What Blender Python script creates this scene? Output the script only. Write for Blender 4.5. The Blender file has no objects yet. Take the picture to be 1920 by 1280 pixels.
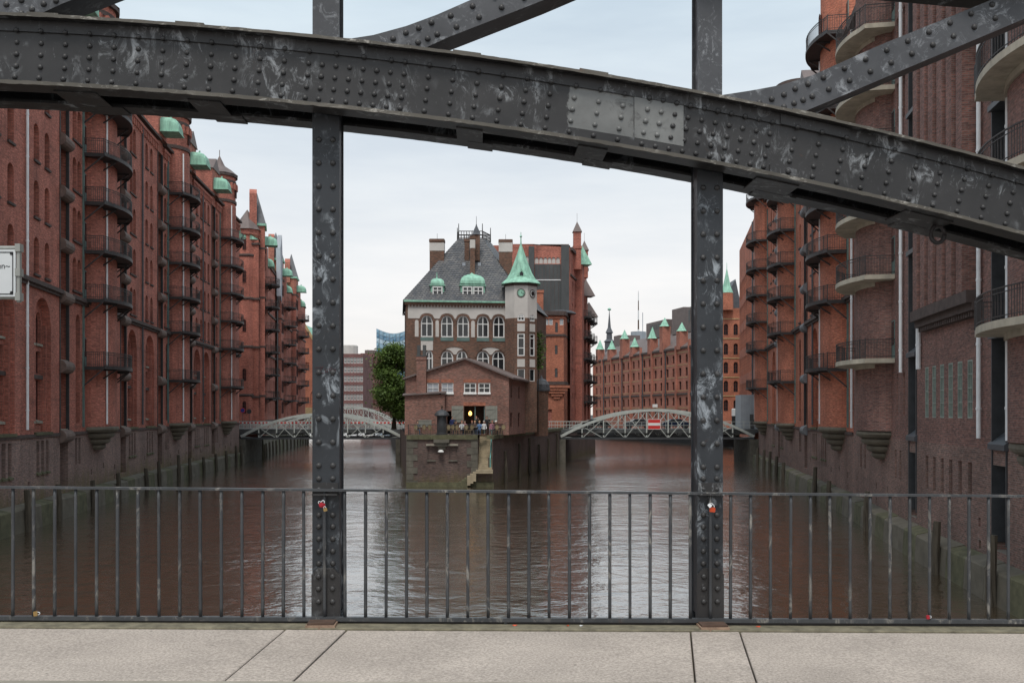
import bpy, bmesh, math, random
import numpy as np
from mathutils import Vector, Matrix
random.seed(7)
R = math.radians
SC = bpy.context.scene
COL = SC.collection
# ---------------------------------------------------------------- camera
F, CX, HZ, EYE = 1800.0, 960.0, 775.0, 7.0     # focal length in photo pixels, horizon row, eye height above water
cam = bpy.data.cameras.new('camera')
cam.sensor_width = 36.0
cam.lens = 36.0 * F / 1920.0
cam.shift_y = (HZ - 640.0) / 1920.0
cam.clip_start = 0.1
cam.clip_end = 5000
camo = bpy.data.objects.new('camera', cam)
camo.location = (0, 0, EYE)
camo.rotation_euler = (R(90), 0, 0)
COL.objects.link(camo)
SC.camera = camo
# ---------------------------------------------------------------- sky and sun
SUN_EL, SUN_AZ = 62.0, 188.0
world = bpy.data.worlds.new('World')
SC.world = world
world.use_nodes = True
wt = world.node_tree
wt.nodes.clear()
wo = wt.nodes.new('ShaderNodeOutputWorld')
bg = wt.nodes.new('ShaderNodeBackground')
sky = wt.nodes.new('ShaderNodeTexSky')
sky.sky_type = 'NISHITA'
sky.sun_disc = False
sky.sun_elevation = R(SUN_EL)
sky.sun_rotation = R(SUN_AZ)
sky.dust_density = 2.0
tc = wt.nodes.new('ShaderNodeTexCoord')
mp = wt.nodes.new('ShaderNodeMapping')
mp.inputs['Scale'].default_value = (1.0, 1.0, 5.5)
cn = wt.nodes.new('ShaderNodeTexNoise')
cn.inputs['Scale'].default_value = 2.3
cn.inputs['Detail'].default_value = 6.0
cn.inputs['Roughness'].default_value = 0.55
cr = wt.nodes.new('ShaderNodeMapRange')
cr.inputs['From Min'].default_value = 0.30
cr.inputs['From Max'].default_value = 0.70
cr.inputs['To Min'].default_value = 0.66
cr.inputs['To Max'].default_value = 0.97
sx = wt.nodes.new('ShaderNodeSeparateXYZ')
er = wt.nodes.new('ShaderNodeMapRange')          # veil of cloud: warm white low, pale blue grey higher
er.inputs['From Min'].default_value = 0.0
er.inputs['From Max'].default_value = 0.42
veil = wt.nodes.new('ShaderNodeMix')
veil.data_type = 'RGBA'
veil.inputs['A'].default_value = (9.6, 8.9, 8.45, 1)
veil.inputs['B'].default_value = (6.35, 7.5, 8.2, 1)
mx = wt.nodes.new('ShaderNodeMix')
mx.data_type = 'RGBA'
L = wt.links.new
L(tc.outputs['Generated'], mp.inputs['Vector'])
L(mp.outputs['Vector'], cn.inputs['Vector'])
L(cn.outputs['Fac'], cr.inputs['Value'])
L(tc.outputs['Generated'], sx.inputs['Vector'])
L(sx.outputs['Z'], er.inputs['Value'])
L(er.outputs['Result'], veil.inputs['Factor'])
L(cr.outputs['Result'], mx.inputs['Factor'])
L(sky.outputs['Color'], mx.inputs['A'])
L(veil.outputs['Result'], mx.inputs['B'])
L(mx.outputs['Result'], bg.inputs['Color'])
bg.inputs['Strength'].default_value = 0.079
L(bg.outputs['Background'], wo.inputs['Surface'])
sun = bpy.data.lights.new('sun', 'SUN')
sun.energy = 1.5
sun.angle = R(18)
sun.color = (1.0, 0.96, 0.9)
suno = bpy.data.objects.new('sun', sun)
COL.objects.link(suno)
_d = Vector((math.sin(R(SUN_AZ)) * math.cos(R(SUN_EL)), math.cos(R(SUN_AZ)) * math.cos(R(SUN_EL)), math.sin(R(SUN_EL))))
suno.rotation_euler = _d.to_track_quat('Z', 'Y').to_euler()
vs = SC.view_settings
vs.view_transform = 'Standard'
vs.look = 'None'
vs.exposure = 0.58
vs.gamma = 1.0
vs.use_curve_mapping = False
SC.cycles.use_denoising = True
SC.cycles.max_bounces = 6
# ---------------------------------------------------------------- materials
def newmat(name, rough=0.7, metal=0.0, col=(0.5, 0.5, 0.5), spec=0.5):
    m = bpy.data.materials.new(name)
    m.use_nodes = True
    b = m.node_tree.nodes['Principled BSDF']
    b.inputs['Roughness'].default_value = rough
    b.inputs['Metallic'].default_value = metal
    b.inputs['Base Color'].default_value = (*col, 1)
    b.inputs['Specular IOR Level'].default_value = spec
    return m, m.node_tree, b
def nd(nt, t, **kw):
    n = nt.nodes.new(t)
    for k, v in kw.items():
        if k in n.inputs.keys():
            n.inputs[k].default_value = v
        else:
            setattr(n, k, v)
    return n
def ramp(nt, src, stops):
    r = nt.nodes.new('ShaderNodeValToRGB')
    while len(r.color_ramp.elements) < len(stops):
        r.color_ramp.elements.new(0.5)
    for e, (p, c) in zip(r.color_ramp.elements, stops):
        e.position = p
        e.color = (*c, 1) if len(c) == 3 else c
    nt.links.new(src, r.inputs['Fac'])
    return r.outputs['Color']
def noise(nt, vec, scale, detail=4, rough=0.55, dist=0.0, stretch=None):
    if stretch:
        mpn = nd(nt, 'ShaderNodeMapping')
        mpn.inputs['Scale'].default_value = stretch
        nt.links.new(vec, mpn.inputs['Vector'])
        vec = mpn.outputs['Vector']
    n = nd(nt, 'ShaderNodeTexNoise', Scale=scale, Detail=detail, Roughness=rough, Distortion=dist)
    nt.links.new(vec, n.inputs['Vector'])
    return n.outputs['Fac']
def mixc(nt, fac, a, b, mode='MIX'):
    n = nd(nt, 'ShaderNodeMix', data_type='RGBA', blend_type=mode)
    for key, v in (('Factor', fac), ('A', a), ('B', b)):
        if isinstance(v, (int, float)):
            n.inputs[key].default_value = v
        elif isinstance(v, tuple):
            n.inputs[key].default_value = (*v, 1)
        else:
            nt.links.new(v, n.inputs[key])
    return n.outputs['Result']
def mathn(nt, op, a, b=None):
    n = nd(nt, 'ShaderNodeMath', operation=op)
    for i, v in enumerate((a, b)):
        if v is None:
            continue
        if isinstance(v, (int, float)):
            n.inputs[i].default_value = v
        else:
            nt.links.new(v, n.inputs[i])
    return n.outputs[0]
def maprange(nt, v, a, b, c=0.0, d=1.0):
    n = nd(nt, 'ShaderNodeMapRange')
    nt.links.new(v, n.inputs['Value'])
    for k, x in zip(('From Min', 'From Max', 'To Min', 'To Max'), (a, b, c, d)):
        n.inputs[k].default_value = x
    return n.outputs['Result']
def bump(nt, b, h, strength=0.3, dist=0.02):
    n = nd(nt, 'ShaderNodeBump', Strength=strength, Distance=dist)
    nt.links.new(h, n.inputs['Height'])
    nt.links.new(n.outputs['Normal'], b.inputs['Normal'])
    return n
def wallcoords(nt):
    """metres along a wall and up it, from world position and the face's own direction"""
    g = nd(nt, 'ShaderNodeNewGeometry')
    cr_ = nd(nt, 'ShaderNodeVectorMath', operation='CROSS_PRODUCT')
    cr_.inputs[0].default_value = (0, 0, 1)
    nt.links.new(g.outputs['True Normal'], cr_.inputs[1])
    dt = nd(nt, 'ShaderNodeVectorMath', operation='DOT_PRODUCT')
    nt.links.new(g.outputs['Position'], dt.inputs[0])
    nt.links.new(cr_.outputs['Vector'], dt.inputs[1])
    sp = nd(nt, 'ShaderNodeSeparateXYZ')
    nt.links.new(g.outputs['Position'], sp.inputs[0])
    cb = nd(nt, 'ShaderNodeCombineXYZ')
    nt.links.new(dt.outputs['Value'], cb.inputs['X'])
    nt.links.new(sp.outputs['Z'], cb.inputs['Y'])
    return g.outputs['Position'], cb.outputs['Vector'], sp.outputs['Z']
def brick_mat(name, c1, c2, mortar, bw=0.27, bh=0.085, ms=0.013, blotch=0.35, soot=0.35, moss=None, white=0.0, header=None):
    m, nt, b = newmat(name, 0.86, spec=0.25)
    P, UV, Z = wallcoords(nt)
    br = nd(nt, 'ShaderNodeTexBrick', Scale=1.0)
    br.inputs['Color1'].default_value = (*c1, 1)
    br.inputs['Color2'].default_value = (*c2, 1)
    br.inputs['Mortar'].default_value = (*mortar, 1)
    br.inputs['Brick Width'].default_value = bw
    br.inputs['Row Height'].default_value = bh
    br.inputs['Mortar Size'].default_value = ms
    br.inputs['Bias'].default_value = -0.1
    nt.links.new(UV, br.inputs['Vector'])
    c = br.outputs['Color']
    n1 = noise(nt, P, 0.35, 6, 0.6)
    c = mixc(nt, 1.0, c, ramp(nt, n1, [(0.25, (1 - blotch,) * 3), (0.75, (1 + blotch * 0.6,) * 3)]), 'MULTIPLY')
    n2 = noise(nt, UV, 1.0, 5, 0.65, stretch=(0.9, 0.10, 1))
    c = mixc(nt, maprange(nt, n2, 0.52, 0.78, 0, soot), c, (0.028, 0.024, 0.023))
    n6 = noise(nt, UV, 1.0, 2, 0.6, stretch=(3.4, 10.5, 1))
    c = mixc(nt, 1.0, c, ramp(nt, n6, [(0.30, (0.68,) * 3), (0.70, (1.32,) * 3)]), 'MULTIPLY')
    n4 = noise(nt, UV, 1.0, 4, 0.6, stretch=(0.10, 1.6, 1))
    c = mixc(nt, maprange(nt, n4, 0.56, 0.74, 0, soot * 0.8), c, (0.05, 0.034, 0.032))
    if white:
        n3 = noise(nt, UV, 1.0, 7, 0.7, stretch=(2.2, 0.35, 1))
        c = mixc(nt, maprange(nt, n3, 0.64, 0.74, 0, white), c, (0.42, 0.39, 0.36))
    if moss:
        n5 = noise(nt, UV, 1.0, 6, 0.7, stretch=(1.4, 0.18, 1))
        lo = maprange(nt, mathn(nt, 'ADD', Z, mathn(nt, 'MULTIPLY', n5, -5.0)), moss[0] - 3.0, moss[1] - 3.0, 1, 0)
        c = mixc(nt, mathn(nt, 'MULTIPLY', lo, 0.85), c, mixc(nt, n5, (0.040, 0.044, 0.014), (0.19, 0.175, 0.035)))
    nt.links.new(c, b.inputs['Base Color'])
    bump(nt, b, br.outputs['Fac'], -0.35, 0.012)
    return m
def plain(name, col, rough=0.7, var=0.25, scale=1.5, metal=0.0, stretch=None, bmp=0.0, spec=0.4):
    m, nt, b = newmat(name, rough, metal, col, spec)
    g = nd(nt, 'ShaderNodeNewGeometry')
    n = noise(nt, g.outputs['Position'], scale, 6, 0.65, stretch=stretch)
    c = mixc(nt, 1.0, col, ramp(nt, n, [(0.28, (1 - var,) * 3), (0.72, (1 + var,) * 3)]), 'MULTIPLY')
    nt.links.new(c, b.inputs['Base Color'])
    if bmp:
        bump(nt, b, n, bmp, 0.02)
    return m
M = {}
M['brick_red'] = brick_mat('brick_red', (0.60, 0.195, 0.138), (0.37, 0.110, 0.082), (0.24, 0.15, 0.12), soot=0.55)
M['brick_red2'] = brick_mat('brick_red2', (0.66, 0.205, 0.120), (0.44, 0.125, 0.080), (0.30, 0.18, 0.13), soot=0.35)
M['brick_base'] = brick_mat('brick_base', (0.29, 0.170, 0.148), (0.165, 0.105, 0.098), (0.25, 0.21, 0.18), soot=0.4, moss=(0.4, 3.4), white=0.35)
M['brick_brown'] = brick_mat('brick_brown', (0.29, 0.130, 0.106), (0.145, 0.076, 0.068), (0.21, 0.165, 0.145), soot=0.35, white=0.12)
M['brick_brown_low'] = brick_mat('brick_brown_low', (0.27, 0.142, 0.118), (0.145, 0.088, 0.080), (0.24, 0.20, 0.17), soot=0.4, moss=(-0.6, 1.6), white=0.5)
M['brick_house'] = brick_mat('brick_house', (0.32, 0.130, 0.098), (0.145, 0.072, 0.060), (0.28, 0.21, 0.175), soot=0.2, white=0.35)
M['brick_castle'] = brick_mat('brick_castle', (0.235, 0.110, 0.073), (0.110, 0.072, 0.055), (0.16, 0.12, 0.095), soot=0.35)
M['brick_orange'] = brick_mat('brick_orange', (0.55, 0.175, 0.098), (0.38, 0.108, 0.066), (0.28, 0.17, 0.12), soot=0.25)
M['brick_far'] = brick_mat('brick_far', (0.52, 0.180, 0.120), (0.36, 0.115, 0.082), (0.28, 0.18, 0.14), soot=0.25)
M['brick_quay'] = brick_mat('brick_quay', (0.145, 0.090, 0.078), (0.085, 0.060, 0.056), (0.14, 0.115, 0.10), soot=0.35, moss=(-1.2, 1.9), white=0.3)
M['stone_quay'] = plain('stone_quay', (0.115, 0.105, 0.085), 0.85, 0.4, 1.2, bmp=0.4)
M['stone_moss'] = plain('stone_moss', (0.105, 0.10, 0.058), 0.9, 0.45, 1.6, bmp=0.4)
M['ledge'] = plain('ledge', (0.135, 0.118, 0.090), 0.85, 0.35, 0.9, bmp=0.4)
M['sill_stone'] = plain('sill_stone', (0.30, 0.27, 0.22), 0.8, 0.3, 2.0)
M['steps'] = plain('steps', (0.34, 0.28, 0.19), 0.85, 0.3, 1.5)
M['cornice'] = plain('cornice', (0.085, 0.062, 0.056), 0.85, 0.35, 2.0)
M['slate'] = plain('slate', (0.085, 0.088, 0.098), 0.5, 0.35, 3.0)
M['roof_brown'] = plain('roof_brown', (0.15, 0.115, 0.107), 0.6, 0.2, 1.0)
M['copper'] = plain('copper', (0.27, 0.50, 0.38), 0.7, 0.42, 1.6, stretch=(1.6, 1.6, 0.28))
M['iron'] = plain('iron', (0.042, 0.037, 0.037), 0.55, 0.3, 3.0)
M['iron_grey'] = plain('iron_grey', (0.050, 0.052, 0.056), 0.5, 0.3, 2.0)
M['pipe'] = plain('pipe', (0.80, 0.81, 0.82), 0.45, 0.12, 2.0)
M['pipe_dark'] = plain('pipe_dark', (0.075, 0.080, 0.09), 0.45, 0.25, 2.0)
M['wood_dark'] = plain('wood_dark', (0.040, 0.026, 0.023), 0.75, 0.4, 2.5, stretch=(3, 3, 0.4))
M['roll'] = plain('roll', (0.15, 0.105, 0.088), 0.7, 0.35, 2.0)
M['roll_grey'] = plain('roll_grey', (0.14, 0.145, 0.155), 0.6, 0.25, 2.0)
M['timber'] = plain('timber', (0.075, 0.062, 0.046), 0.9, 0.5, 1.5, stretch=(4, 4, 0.5), bmp=0.4)
M['concrete_b'] = plain('concrete_b', (0.43, 0.385, 0.31), 0.85, 0.28, 1.4, stretch=(1, 1, 0.5), bmp=0.3)
M['plaster'] = plain('plaster', (0.56, 0.525, 0.49), 0.9, 0.12, 0.8)
M['white_paint'] = plain('white_paint', (0.72, 0.71, 0.69), 0.55, 0.06, 2.0)
M['teal_paint'] = plain('teal_paint', (0.12, 0.18, 0.165), 0.6, 0.25, 2.0)
M['rail_teal'] = plain('rail_teal', (0.16, 0.42, 0.39), 0.55, 0.2, 2.0)
M['shutter'] = plain('shutter', (0.25, 0.25, 0.215), 0.7, 0.12, 3.0)
M['red_frame'] = plain('red_frame', (0.10, 0.032, 0.026), 0.7, 0.25, 2.0)
M['red_panel'] = plain('red_panel', (0.10, 0.040, 0.034), 0.8, 0.3, 1.2)
M['green_frame'] = plain('green_frame', (0.26, 0.30, 0.26), 0.7, 0.25, 2.0)
M['grey_metal'] = plain('grey_metal', (0.30, 0.33, 0.36), 0.5, 0.1, 1.0)
M['clad'] = plain('clad', (0.075, 0.078, 0.078), 0.5, 0.25, 0.9, stretch=(1, 1, 0.4))
M['bridge_grey'] = plain('bridge_grey', (0.44, 0.46, 0.43), 0.55, 0.15, 2.0)
M['sandstone'] = plain('sandstone', (0.42, 0.30, 0.16), 0.85, 0.25, 1.5)
M['grey_cloth'] = plain('grey_cloth', (0.42, 0.43, 0.47), 0.9, 0.12, 0.8)
M['glass_blue'] = newmat('glass_blue', 0.12, 0.0, (0.11, 0.22, 0.32), 0.8)[0]
M['glass_blue2'] = newmat('glass_blue2', 0.12, 0.0, (0.22, 0.36, 0.46), 0.8)[0]
M['glass_pale'] = newmat('glass_pale', 0.15, 0.0, (0.40, 0.52, 0.60), 0.8)[0]
M['brick_office'] = brick_mat('brick_office', (0.25, 0.105, 0.095), (0.19, 0.08, 0.075), (0.18, 0.13, 0.12), soot=0.1)
M['glass'] = newmat('glass', 0.06, 0, (0.018, 0.021, 0.024), 0.6)[0]
M['glass_sky'] = newmat('glass_sky', 0.05, 0, (0.30, 0.32, 0.36), 0.8)[0]
M['red_sign'] = newmat('red_sign', 0.45, 0, (0.60, 0.035, 0.03))[0]
M['black'] = newmat('black', 0.5, 0, (0.012, 0.012, 0.013))[0]
M['sign_white'] = plain('sign_white', (0.62, 0.63, 0.63), 0.4, 0.06, 3.0)
M['sign_grey'] = plain('sign_grey', (0.30, 0.30, 0.275), 0.5, 0.15, 5.0)
M['rust'] = plain('rust', (0.16, 0.075, 0.04), 0.85, 0.4, 8.0)
M['lamp'] = None
def lamp_mat():
    m, nt, b = newmat('lamp_glow', 0.5, 0, (1.0, 0.55, 0.15))
    b.inputs['Emission Color'].default_value = (1.0, 0.50, 0.12, 1)
    b.inputs['Emission Strength'].default_value = 3.0
    return m
M['lamp'] = lamp_mat()
def paint_mat(name, base, scuff, amt, rustamt=0.25, sc=(1, 1, 1)):
    """old dark iron paint: rubbed pale patches, fine scratches, rust bloom"""
    m, nt, b = newmat(name, 0.42, 0.1, base, 0.4)
    tcn = nd(nt, 'ShaderNodeNewGeometry')
    P = tcn.outputs['Position']
    n0 = noise(nt, P, 2.2, 6, 0.6)
    c = mixc(nt, 1.0, base, ramp(nt, n0, [(0.3, (0.72,) * 3), (0.7, (1.3,) * 3)]), 'MULTIPLY')
    where = maprange(nt, noise(nt, P, 2.6, 3, 0.5, 0.6), 0.44, 0.60)
    swirl = maprange(nt, noise(nt, P, 8.5, 11, 0.78, 0.9, stretch=sc), 0.52, 0.63)
    fac = mathn(nt, 'MULTIPLY', mathn(nt, 'MULTIPLY', where, swirl), amt)
    c = mixc(nt, fac, c, scuff)
    scr = maprange(nt, noise(nt, P, 60.0, 4, 0.7, 1.0, stretch=(1, 1, 0.25)), 0.66, 0.72)
    c = mixc(nt, mathn(nt, 'MULTIPLY', scr, amt * 0.5), c, scuff)
    ru = maprange(nt, noise(nt, P, 5.0, 8, 0.75, 0.8), 0.64, 0.74)
    c = mixc(nt, mathn(nt, 'MULTIPLY', ru, rustamt), c, (0.12, 0.055, 0.03))
    nt.links.new(c, b.inputs['Base Color'])
    rr = mixc(nt, fac, (0.45,) * 3, (0.62,) * 3)
    nt.links.new(rr, b.inputs['Roughness'])
    bump(nt, b, noise(nt, P, 22.0, 6, 0.7), 0.22, 0.004)
    return m
M['paint'] = paint_mat('bridge_paint', (0.036, 0.034, 0.034), (0.36, 0.37, 0.38), 0.9, 0.45, sc=(1, 1, 0.55))
M['paint_post'] = paint_mat('post_paint', (0.034, 0.037, 0.042), (0.38, 0.41, 0.44), 0.95, 0.25, sc=(1, 1, 0.6))
M['paint_diag'] = paint_mat('diagonal_paint', (0.075, 0.075, 0.080), (0.32, 0.33, 0.345), 0.9, 0.12)
M['paint_light'] = paint_mat('light_paint', (0.185, 0.185, 0.178), (0.07, 0.068, 0.066), 0.9, 0.2)
M['paint_edge'] = paint_mat('edge_paint', (0.10, 0.088, 0.072), (0.48, 0.45, 0.40), 1.0, 0.8, sc=(1, 1, 2.5))
M['rivet'] = paint_mat('rivet_paint', (0.046, 0.044, 0.044), (0.2, 0.2, 0.2), 0.4, 0.1)
def patch_mat():
    # repainted pale area: its brushed left edge is ragged
    m = M['paint_light']
    nt = m.node_tree
    b = nt.nodes['Principled BSDF']
    src = b.inputs['Base Color'].links[0].from_socket
    g = nd(nt, 'ShaderNodeNewGeometry')
    sp = nd(nt, 'ShaderNodeSeparateXYZ')
    nt.links.new(g.outputs['Position'], sp.inputs[0])
    n1 = noise(nt, g.outputs['Position'], 9.0, 8, 0.75, 0.6)
    e_ = mathn(nt, 'ADD', sp.outputs['X'], mathn(nt, 'MULTIPLY', n1, 0.16))
    f_ = maprange(nt, e_, 0.505, 0.520)
    n2 = maprange(nt, noise(nt, g.outputs['Position'], 14.0, 9, 0.8, 0.5), 0.56, 0.66, 0, 0.7)
    lowz = maprange(nt, sp.outputs['X'], 1.05, 1.22)
    c = mixc(nt, f_, (0.036, 0.034, 0.034), src)
    c = mixc(nt, mathn(nt, 'MULTIPLY', n2, lowz), c, (0.036, 0.034, 0.034))
    nt.links.new(c, b.inputs['Base Color'])
patch_mat()
M['rivet_light'] = paint_mat('rivet_light_paint', (0.16, 0.16, 0.155), (0.26, 0.26, 0.26), 0.3, 0.1)
M['bar'] = paint_mat('bar_paint', (0.060, 0.062, 0.066), (0.36, 0.33, 0.29), 0.85, 0.5, sc=(1, 1, 0.4))
def pave_mat():
    m, nt, b = newmat('pavement_concrete', 0.88, 0, (0.4, 0.37, 0.34), 0.3)
    g = nd(nt, 'ShaderNodeNewGeometry')
    P = g.outputs['Position']
    n1 = noise(nt, P, 1.3, 5, 0.6)
    n2 = noise(nt, P, 55.0, 4, 0.75)
    n3 = noise(nt, P, 190.0, 2, 0.6)
    c = mixc(nt, 1.0, (0.42, 0.360, 0.312), ramp(nt, n1, [(0.3, (0.86,) * 3), (0.7, (1.12,) * 3)]), 'MULTIPLY')
    c = mixc(nt, 1.0, c, ramp(nt, n2, [(0.32, (0.58,) * 3), (0.68, (1.32,) * 3)]), 'MULTIPLY')
    c = mixc(nt, maprange(nt, n3, 0.66, 0.74, 0, 0.55), c, (0.10, 0.09, 0.085))
    n4 = noise(nt, P, 3.2, 8, 0.7, 0.6)
    c = mixc(nt, maprange(nt, n4, 0.56, 0.74, 0, 0.38), c, (0.22, 0.19, 0.165))
    vo = nd(nt, 'ShaderNodeTexVoronoi', Scale=4.5)
    nt.links.new(P, vo.inputs['Vector'])
    c = mixc(nt, maprange(nt, vo.outputs['Distance'], 0.035, 0.06, 0.6, 0), c, (0.12, 0.105, 0.095))
    nt.links.new(c, b.inputs['Base Color'])
    bump(nt, b, n2, 0.4, 0.004)
    return m
M['pave'] = pave_mat()
M['pave_moss'] = plain('pave_moss', (0.165, 0.145, 0.10), 0.92, 0.5, 9.0, bmp=0.3)
M['asphalt'] = plain('asphalt', (0.05, 0.05, 0.05), 0.9, 0.2, 20.0)
def water_mat():
    m, nt, b = newmat('water', 0.07, 0, (0.050, 0.034, 0.018), 0.6)
    b.inputs['IOR'].default_value = 1.36
    b.inputs['Coat Weight'].default_value = 1.0
    b.inputs['Coat Roughness'].default_value = 0.17
    b.inputs['Coat IOR'].default_value = 2.3
    g = nd(nt, 'ShaderNodeNewGeometry')
    P = g.outputs['Position']
    a = noise(nt, P, 1.0, 4, 0.55, 0.4, stretch=(0.60, 0.70, 1))
    c = noise(nt, P, 1.0, 3, 0.6, 0.3, stretch=(2.2, 2.8, 1))
    big = maprange(nt, noise(nt, P, 0.055, 3, 0.5), 0.36, 0.66, 0.25, 1.0)
    h = mathn(nt, 'ADD', mathn(nt, 'MULTIPLY', a, 1.0), mathn(nt, 'MULTIPLY', c, 0.26))
    h = mathn(nt, 'MULTIPLY', h, big)
    bn = bump(nt, b, h, 1.0, 0.15)
    nt.links.new(bn.outputs['Normal'], b.inputs['Coat Normal'])
    return m
M['water'] = water_mat()
def slate_mat():
    m, nt, b = newmat('slate_tiles', 0.42, 0, (0.06, 0.06, 0.07), 0.5)
    g = nd(nt, 'ShaderNodeNewGeometry')
    sp = nd(nt, 'ShaderNodeSeparateXYZ')
    nt.links.new(g.outputs['Position'], sp.inputs[0])
    cb = nd(nt, 'ShaderNodeCombineXYZ')
    nt.links.new(mathn(nt, 'ADD', sp.outputs['X'], mathn(nt, 'MULTIPLY', sp.outputs['Z'], 0.25)), cb.inputs['X'])
    nt.links.new(mathn(nt, 'ADD', sp.outputs['Z'], mathn(nt, 'MULTIPLY', sp.outputs['X'], 0.12)), cb.inputs['Y'])
    br = nd(nt, 'ShaderNodeTexBrick', Scale=1.0)
    for k, v in (('Color1', (0.085, 0.088, 0.100, 1)), ('Color2', (0.155, 0.150, 0.150, 1)), ('Mortar', (0.022, 0.022, 0.024, 1))):
        br.inputs[k].default_value = v
    br.inputs['Brick Width'].default_value = 0.36
    br.inputs['Row Height'].default_value = 0.235
    br.inputs['Mortar Size'].default_value = 0.022
    nt.links.new(cb.outputs[0], br.inputs['Vector'])
    n1 = noise(nt, g.outputs['Position'], 0.5, 5, 0.6)
    c = mixc(nt, 1.0, br.outputs['Color'], ramp(nt, n1, [(0.3, (0.75,) * 3), (0.7, (1.3, 1.25, 1.2))]), 'MULTIPLY')
    nt.links.new(c, b.inputs['Base Color'])
    bump(nt, b, br.outputs['Fac'], -0.4, 0.02)
    return m
M['slate_tiles'] = slate_mat()
def leaf_mat(name, c):
    m, nt, b = newmat(name, 0.6, 0, c, 0.3)
    g = nd(nt, 'ShaderNodeNewGeometry')
    n = noise(nt, g.outputs['Position'], 0.9, 3)
    cc = mixc(nt, 1.0, c, ramp(nt, n, [(0.3, (0.6,) * 3), (0.7, (1.5, 1.45, 1.1))]), 'MULTIPLY')
    nt.links.new(cc, b.inputs['Base Color'])
    return m
M['leaf'] = leaf_mat('leaf', (0.085, 0.14, 0.035))
M['bark'] = plain('bark', (0.05, 0.04, 0.03), 0.9, 0.4, 4.0)
# ---------------------------------------------------------------- mesh helpers
class MB:
    def __init__(self):
        self.v, self.f, self.m = [], [], []
    def add(self, vs_, fs, mi=0):
        o = len(self.v)
        self.v.extend(tuple(p) for p in vs_)
        for f in fs:
            self.f.append(tuple(i + o for i in f))
            self.m.append(mi)
    def quad(self, a, b, c, d, mi=0):
        self.add((a, b, c, d), ((0, 1, 2, 3),), mi)
    def box(self, x0, x1, y0, y1, z0, z1, mi=0, fn=None):
        p = [(x, y, z) for z in (z0, z1) for y in (y0, y1) for x in (x0, x1)]
        if fn:
            p = [fn(*q) for q in p]
        self.add(p, ((0, 2, 3, 1), (4, 5, 7, 6), (0, 1, 5, 4), (2, 6, 7, 3), (0, 4, 6, 2), (1, 3, 7, 5)), mi)
    def bar(self, p, q, w, h, mi=0, up=(0, 0, 1)):
        p, q = Vector(p), Vector(q)
        t = (q - p).normalized()
        s = t.cross(Vector(up))
        if s.length < 1e-4:
            s = t.cross(Vector((1, 0, 0)))
        s.normalize()
        u = s.cross(t)
        c = [e + s * (w / 2 * a) + u * (h / 2 * b_) for e in (p, q) for a, b_ in ((-1, -1), (1, -1), (1, 1), (-1, 1))]
        self.add(c, ((3, 2, 1, 0), (4, 5, 6, 7), (0, 1, 5, 4), (1, 2, 6, 5), (2, 3, 7, 6), (3, 0, 4, 7)), mi)
    def tube(self, path, r, n=6, mi=0, cap=True):
        path = [Vector(p) for p in path]
        rings = []
        for i, p in enumerate(path):
            t = (path[min(i + 1, len(path) - 1)] - path[max(i - 1, 0)]).normalized()
            s = t.cross(Vector((0, 0, 1)))
            if s.length < 1e-3:
                s = Vector((1, 0, 0))
            s.normalize()
            u = s.cross(t)
            rr = r[i] if isinstance(r, (list, tuple)) else r
            rings.append([p + s * (math.cos(2 * math.pi * k / n) * rr) + u * (math.sin(2 * math.pi * k / n) * rr) for k in range(n)])
        vs_ = [p for g in rings for p in g]
        fs = [(i * n + k, i * n + (k + 1) % n, (i + 1) * n + (k + 1) % n, (i + 1) * n + k) for i in range(len(path) - 1) for k in range(n)]
        if cap:
            fs += [tuple(range(n - 1, -1, -1)), tuple((len(path) - 1) * n + k for k in range(n))]
        self.add(vs_, fs, mi)
    def lathe(self, prof, c=(0, 0, 0), n=16, mi=0, sx_=1.0, sy_=1.0, fn=None, rot=0.0):
        vs_, fs = [], []
        for r, z in prof:
            for k in range(n):
                a = 2 * math.pi * k / n + rot
                p = (c[0] + r * math.cos(a) * sx_, c[1] + r * math.sin(a) * sy_, c[2] + z)
                vs_.append(fn(*p) if fn else p)
        for i in range(len(prof) - 1):
            for k in range(n):
                fs.append((i * n + k, i * n + (k + 1) % n, (i + 1) * n + (k + 1) % n, (i + 1) * n + k))
        fs.append(tuple(range(n - 1, -1, -1)))
        fs.append(tuple((len(prof) - 1) * n + k for k in range(n)))
        self.add(vs_, fs, mi)
    def prism(self, poly, fn, d0, d1, mi=0):
        """outline poly [(a, b)] extruded from d0 to d1, fn(a, b, d) -> world"""
        n = len(poly)
        vs_ = [fn(a, b_, d) for d in (d0, d1) for a, b_ in poly]
        fs = [tuple(range(n - 1, -1, -1)), tuple(range(n, 2 * n))] + [(i, (i + 1) % n, n + (i + 1) % n, n + i) for i in range(n)]
        self.add(vs_, fs, mi)
    def mesh(self, name, mats, smooth=False, fix=True):
        me = bpy.data.meshes.new(name)
        me.from_pydata(self.v, [], self.f)
        for mm in mats:
            me.materials.append(M[mm])
        if len(mats) > 1:
            me.polygons.foreach_set('material_index', self.m)
        if fix:
            bm = bmesh.new()
            bm.from_mesh(me)
            bmesh.ops.recalc_face_normals(bm, faces=bm.faces)
            bm.to_mesh(me)
            bm.free()
        if smooth:
            me.polygons.foreach_set('use_smooth', [True] * len(me.polygons))
        me.update()
        return me
    def build(self, name, mats, parent=None, smooth=False, fix=True, Mw=None):
        if isinstance(mats, str):
            mats = [mats]
        return obj(name, self.mesh(name, mats, smooth, fix), parent, Mw)
WM = {}
I4 = Matrix.Identity(4)
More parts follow.
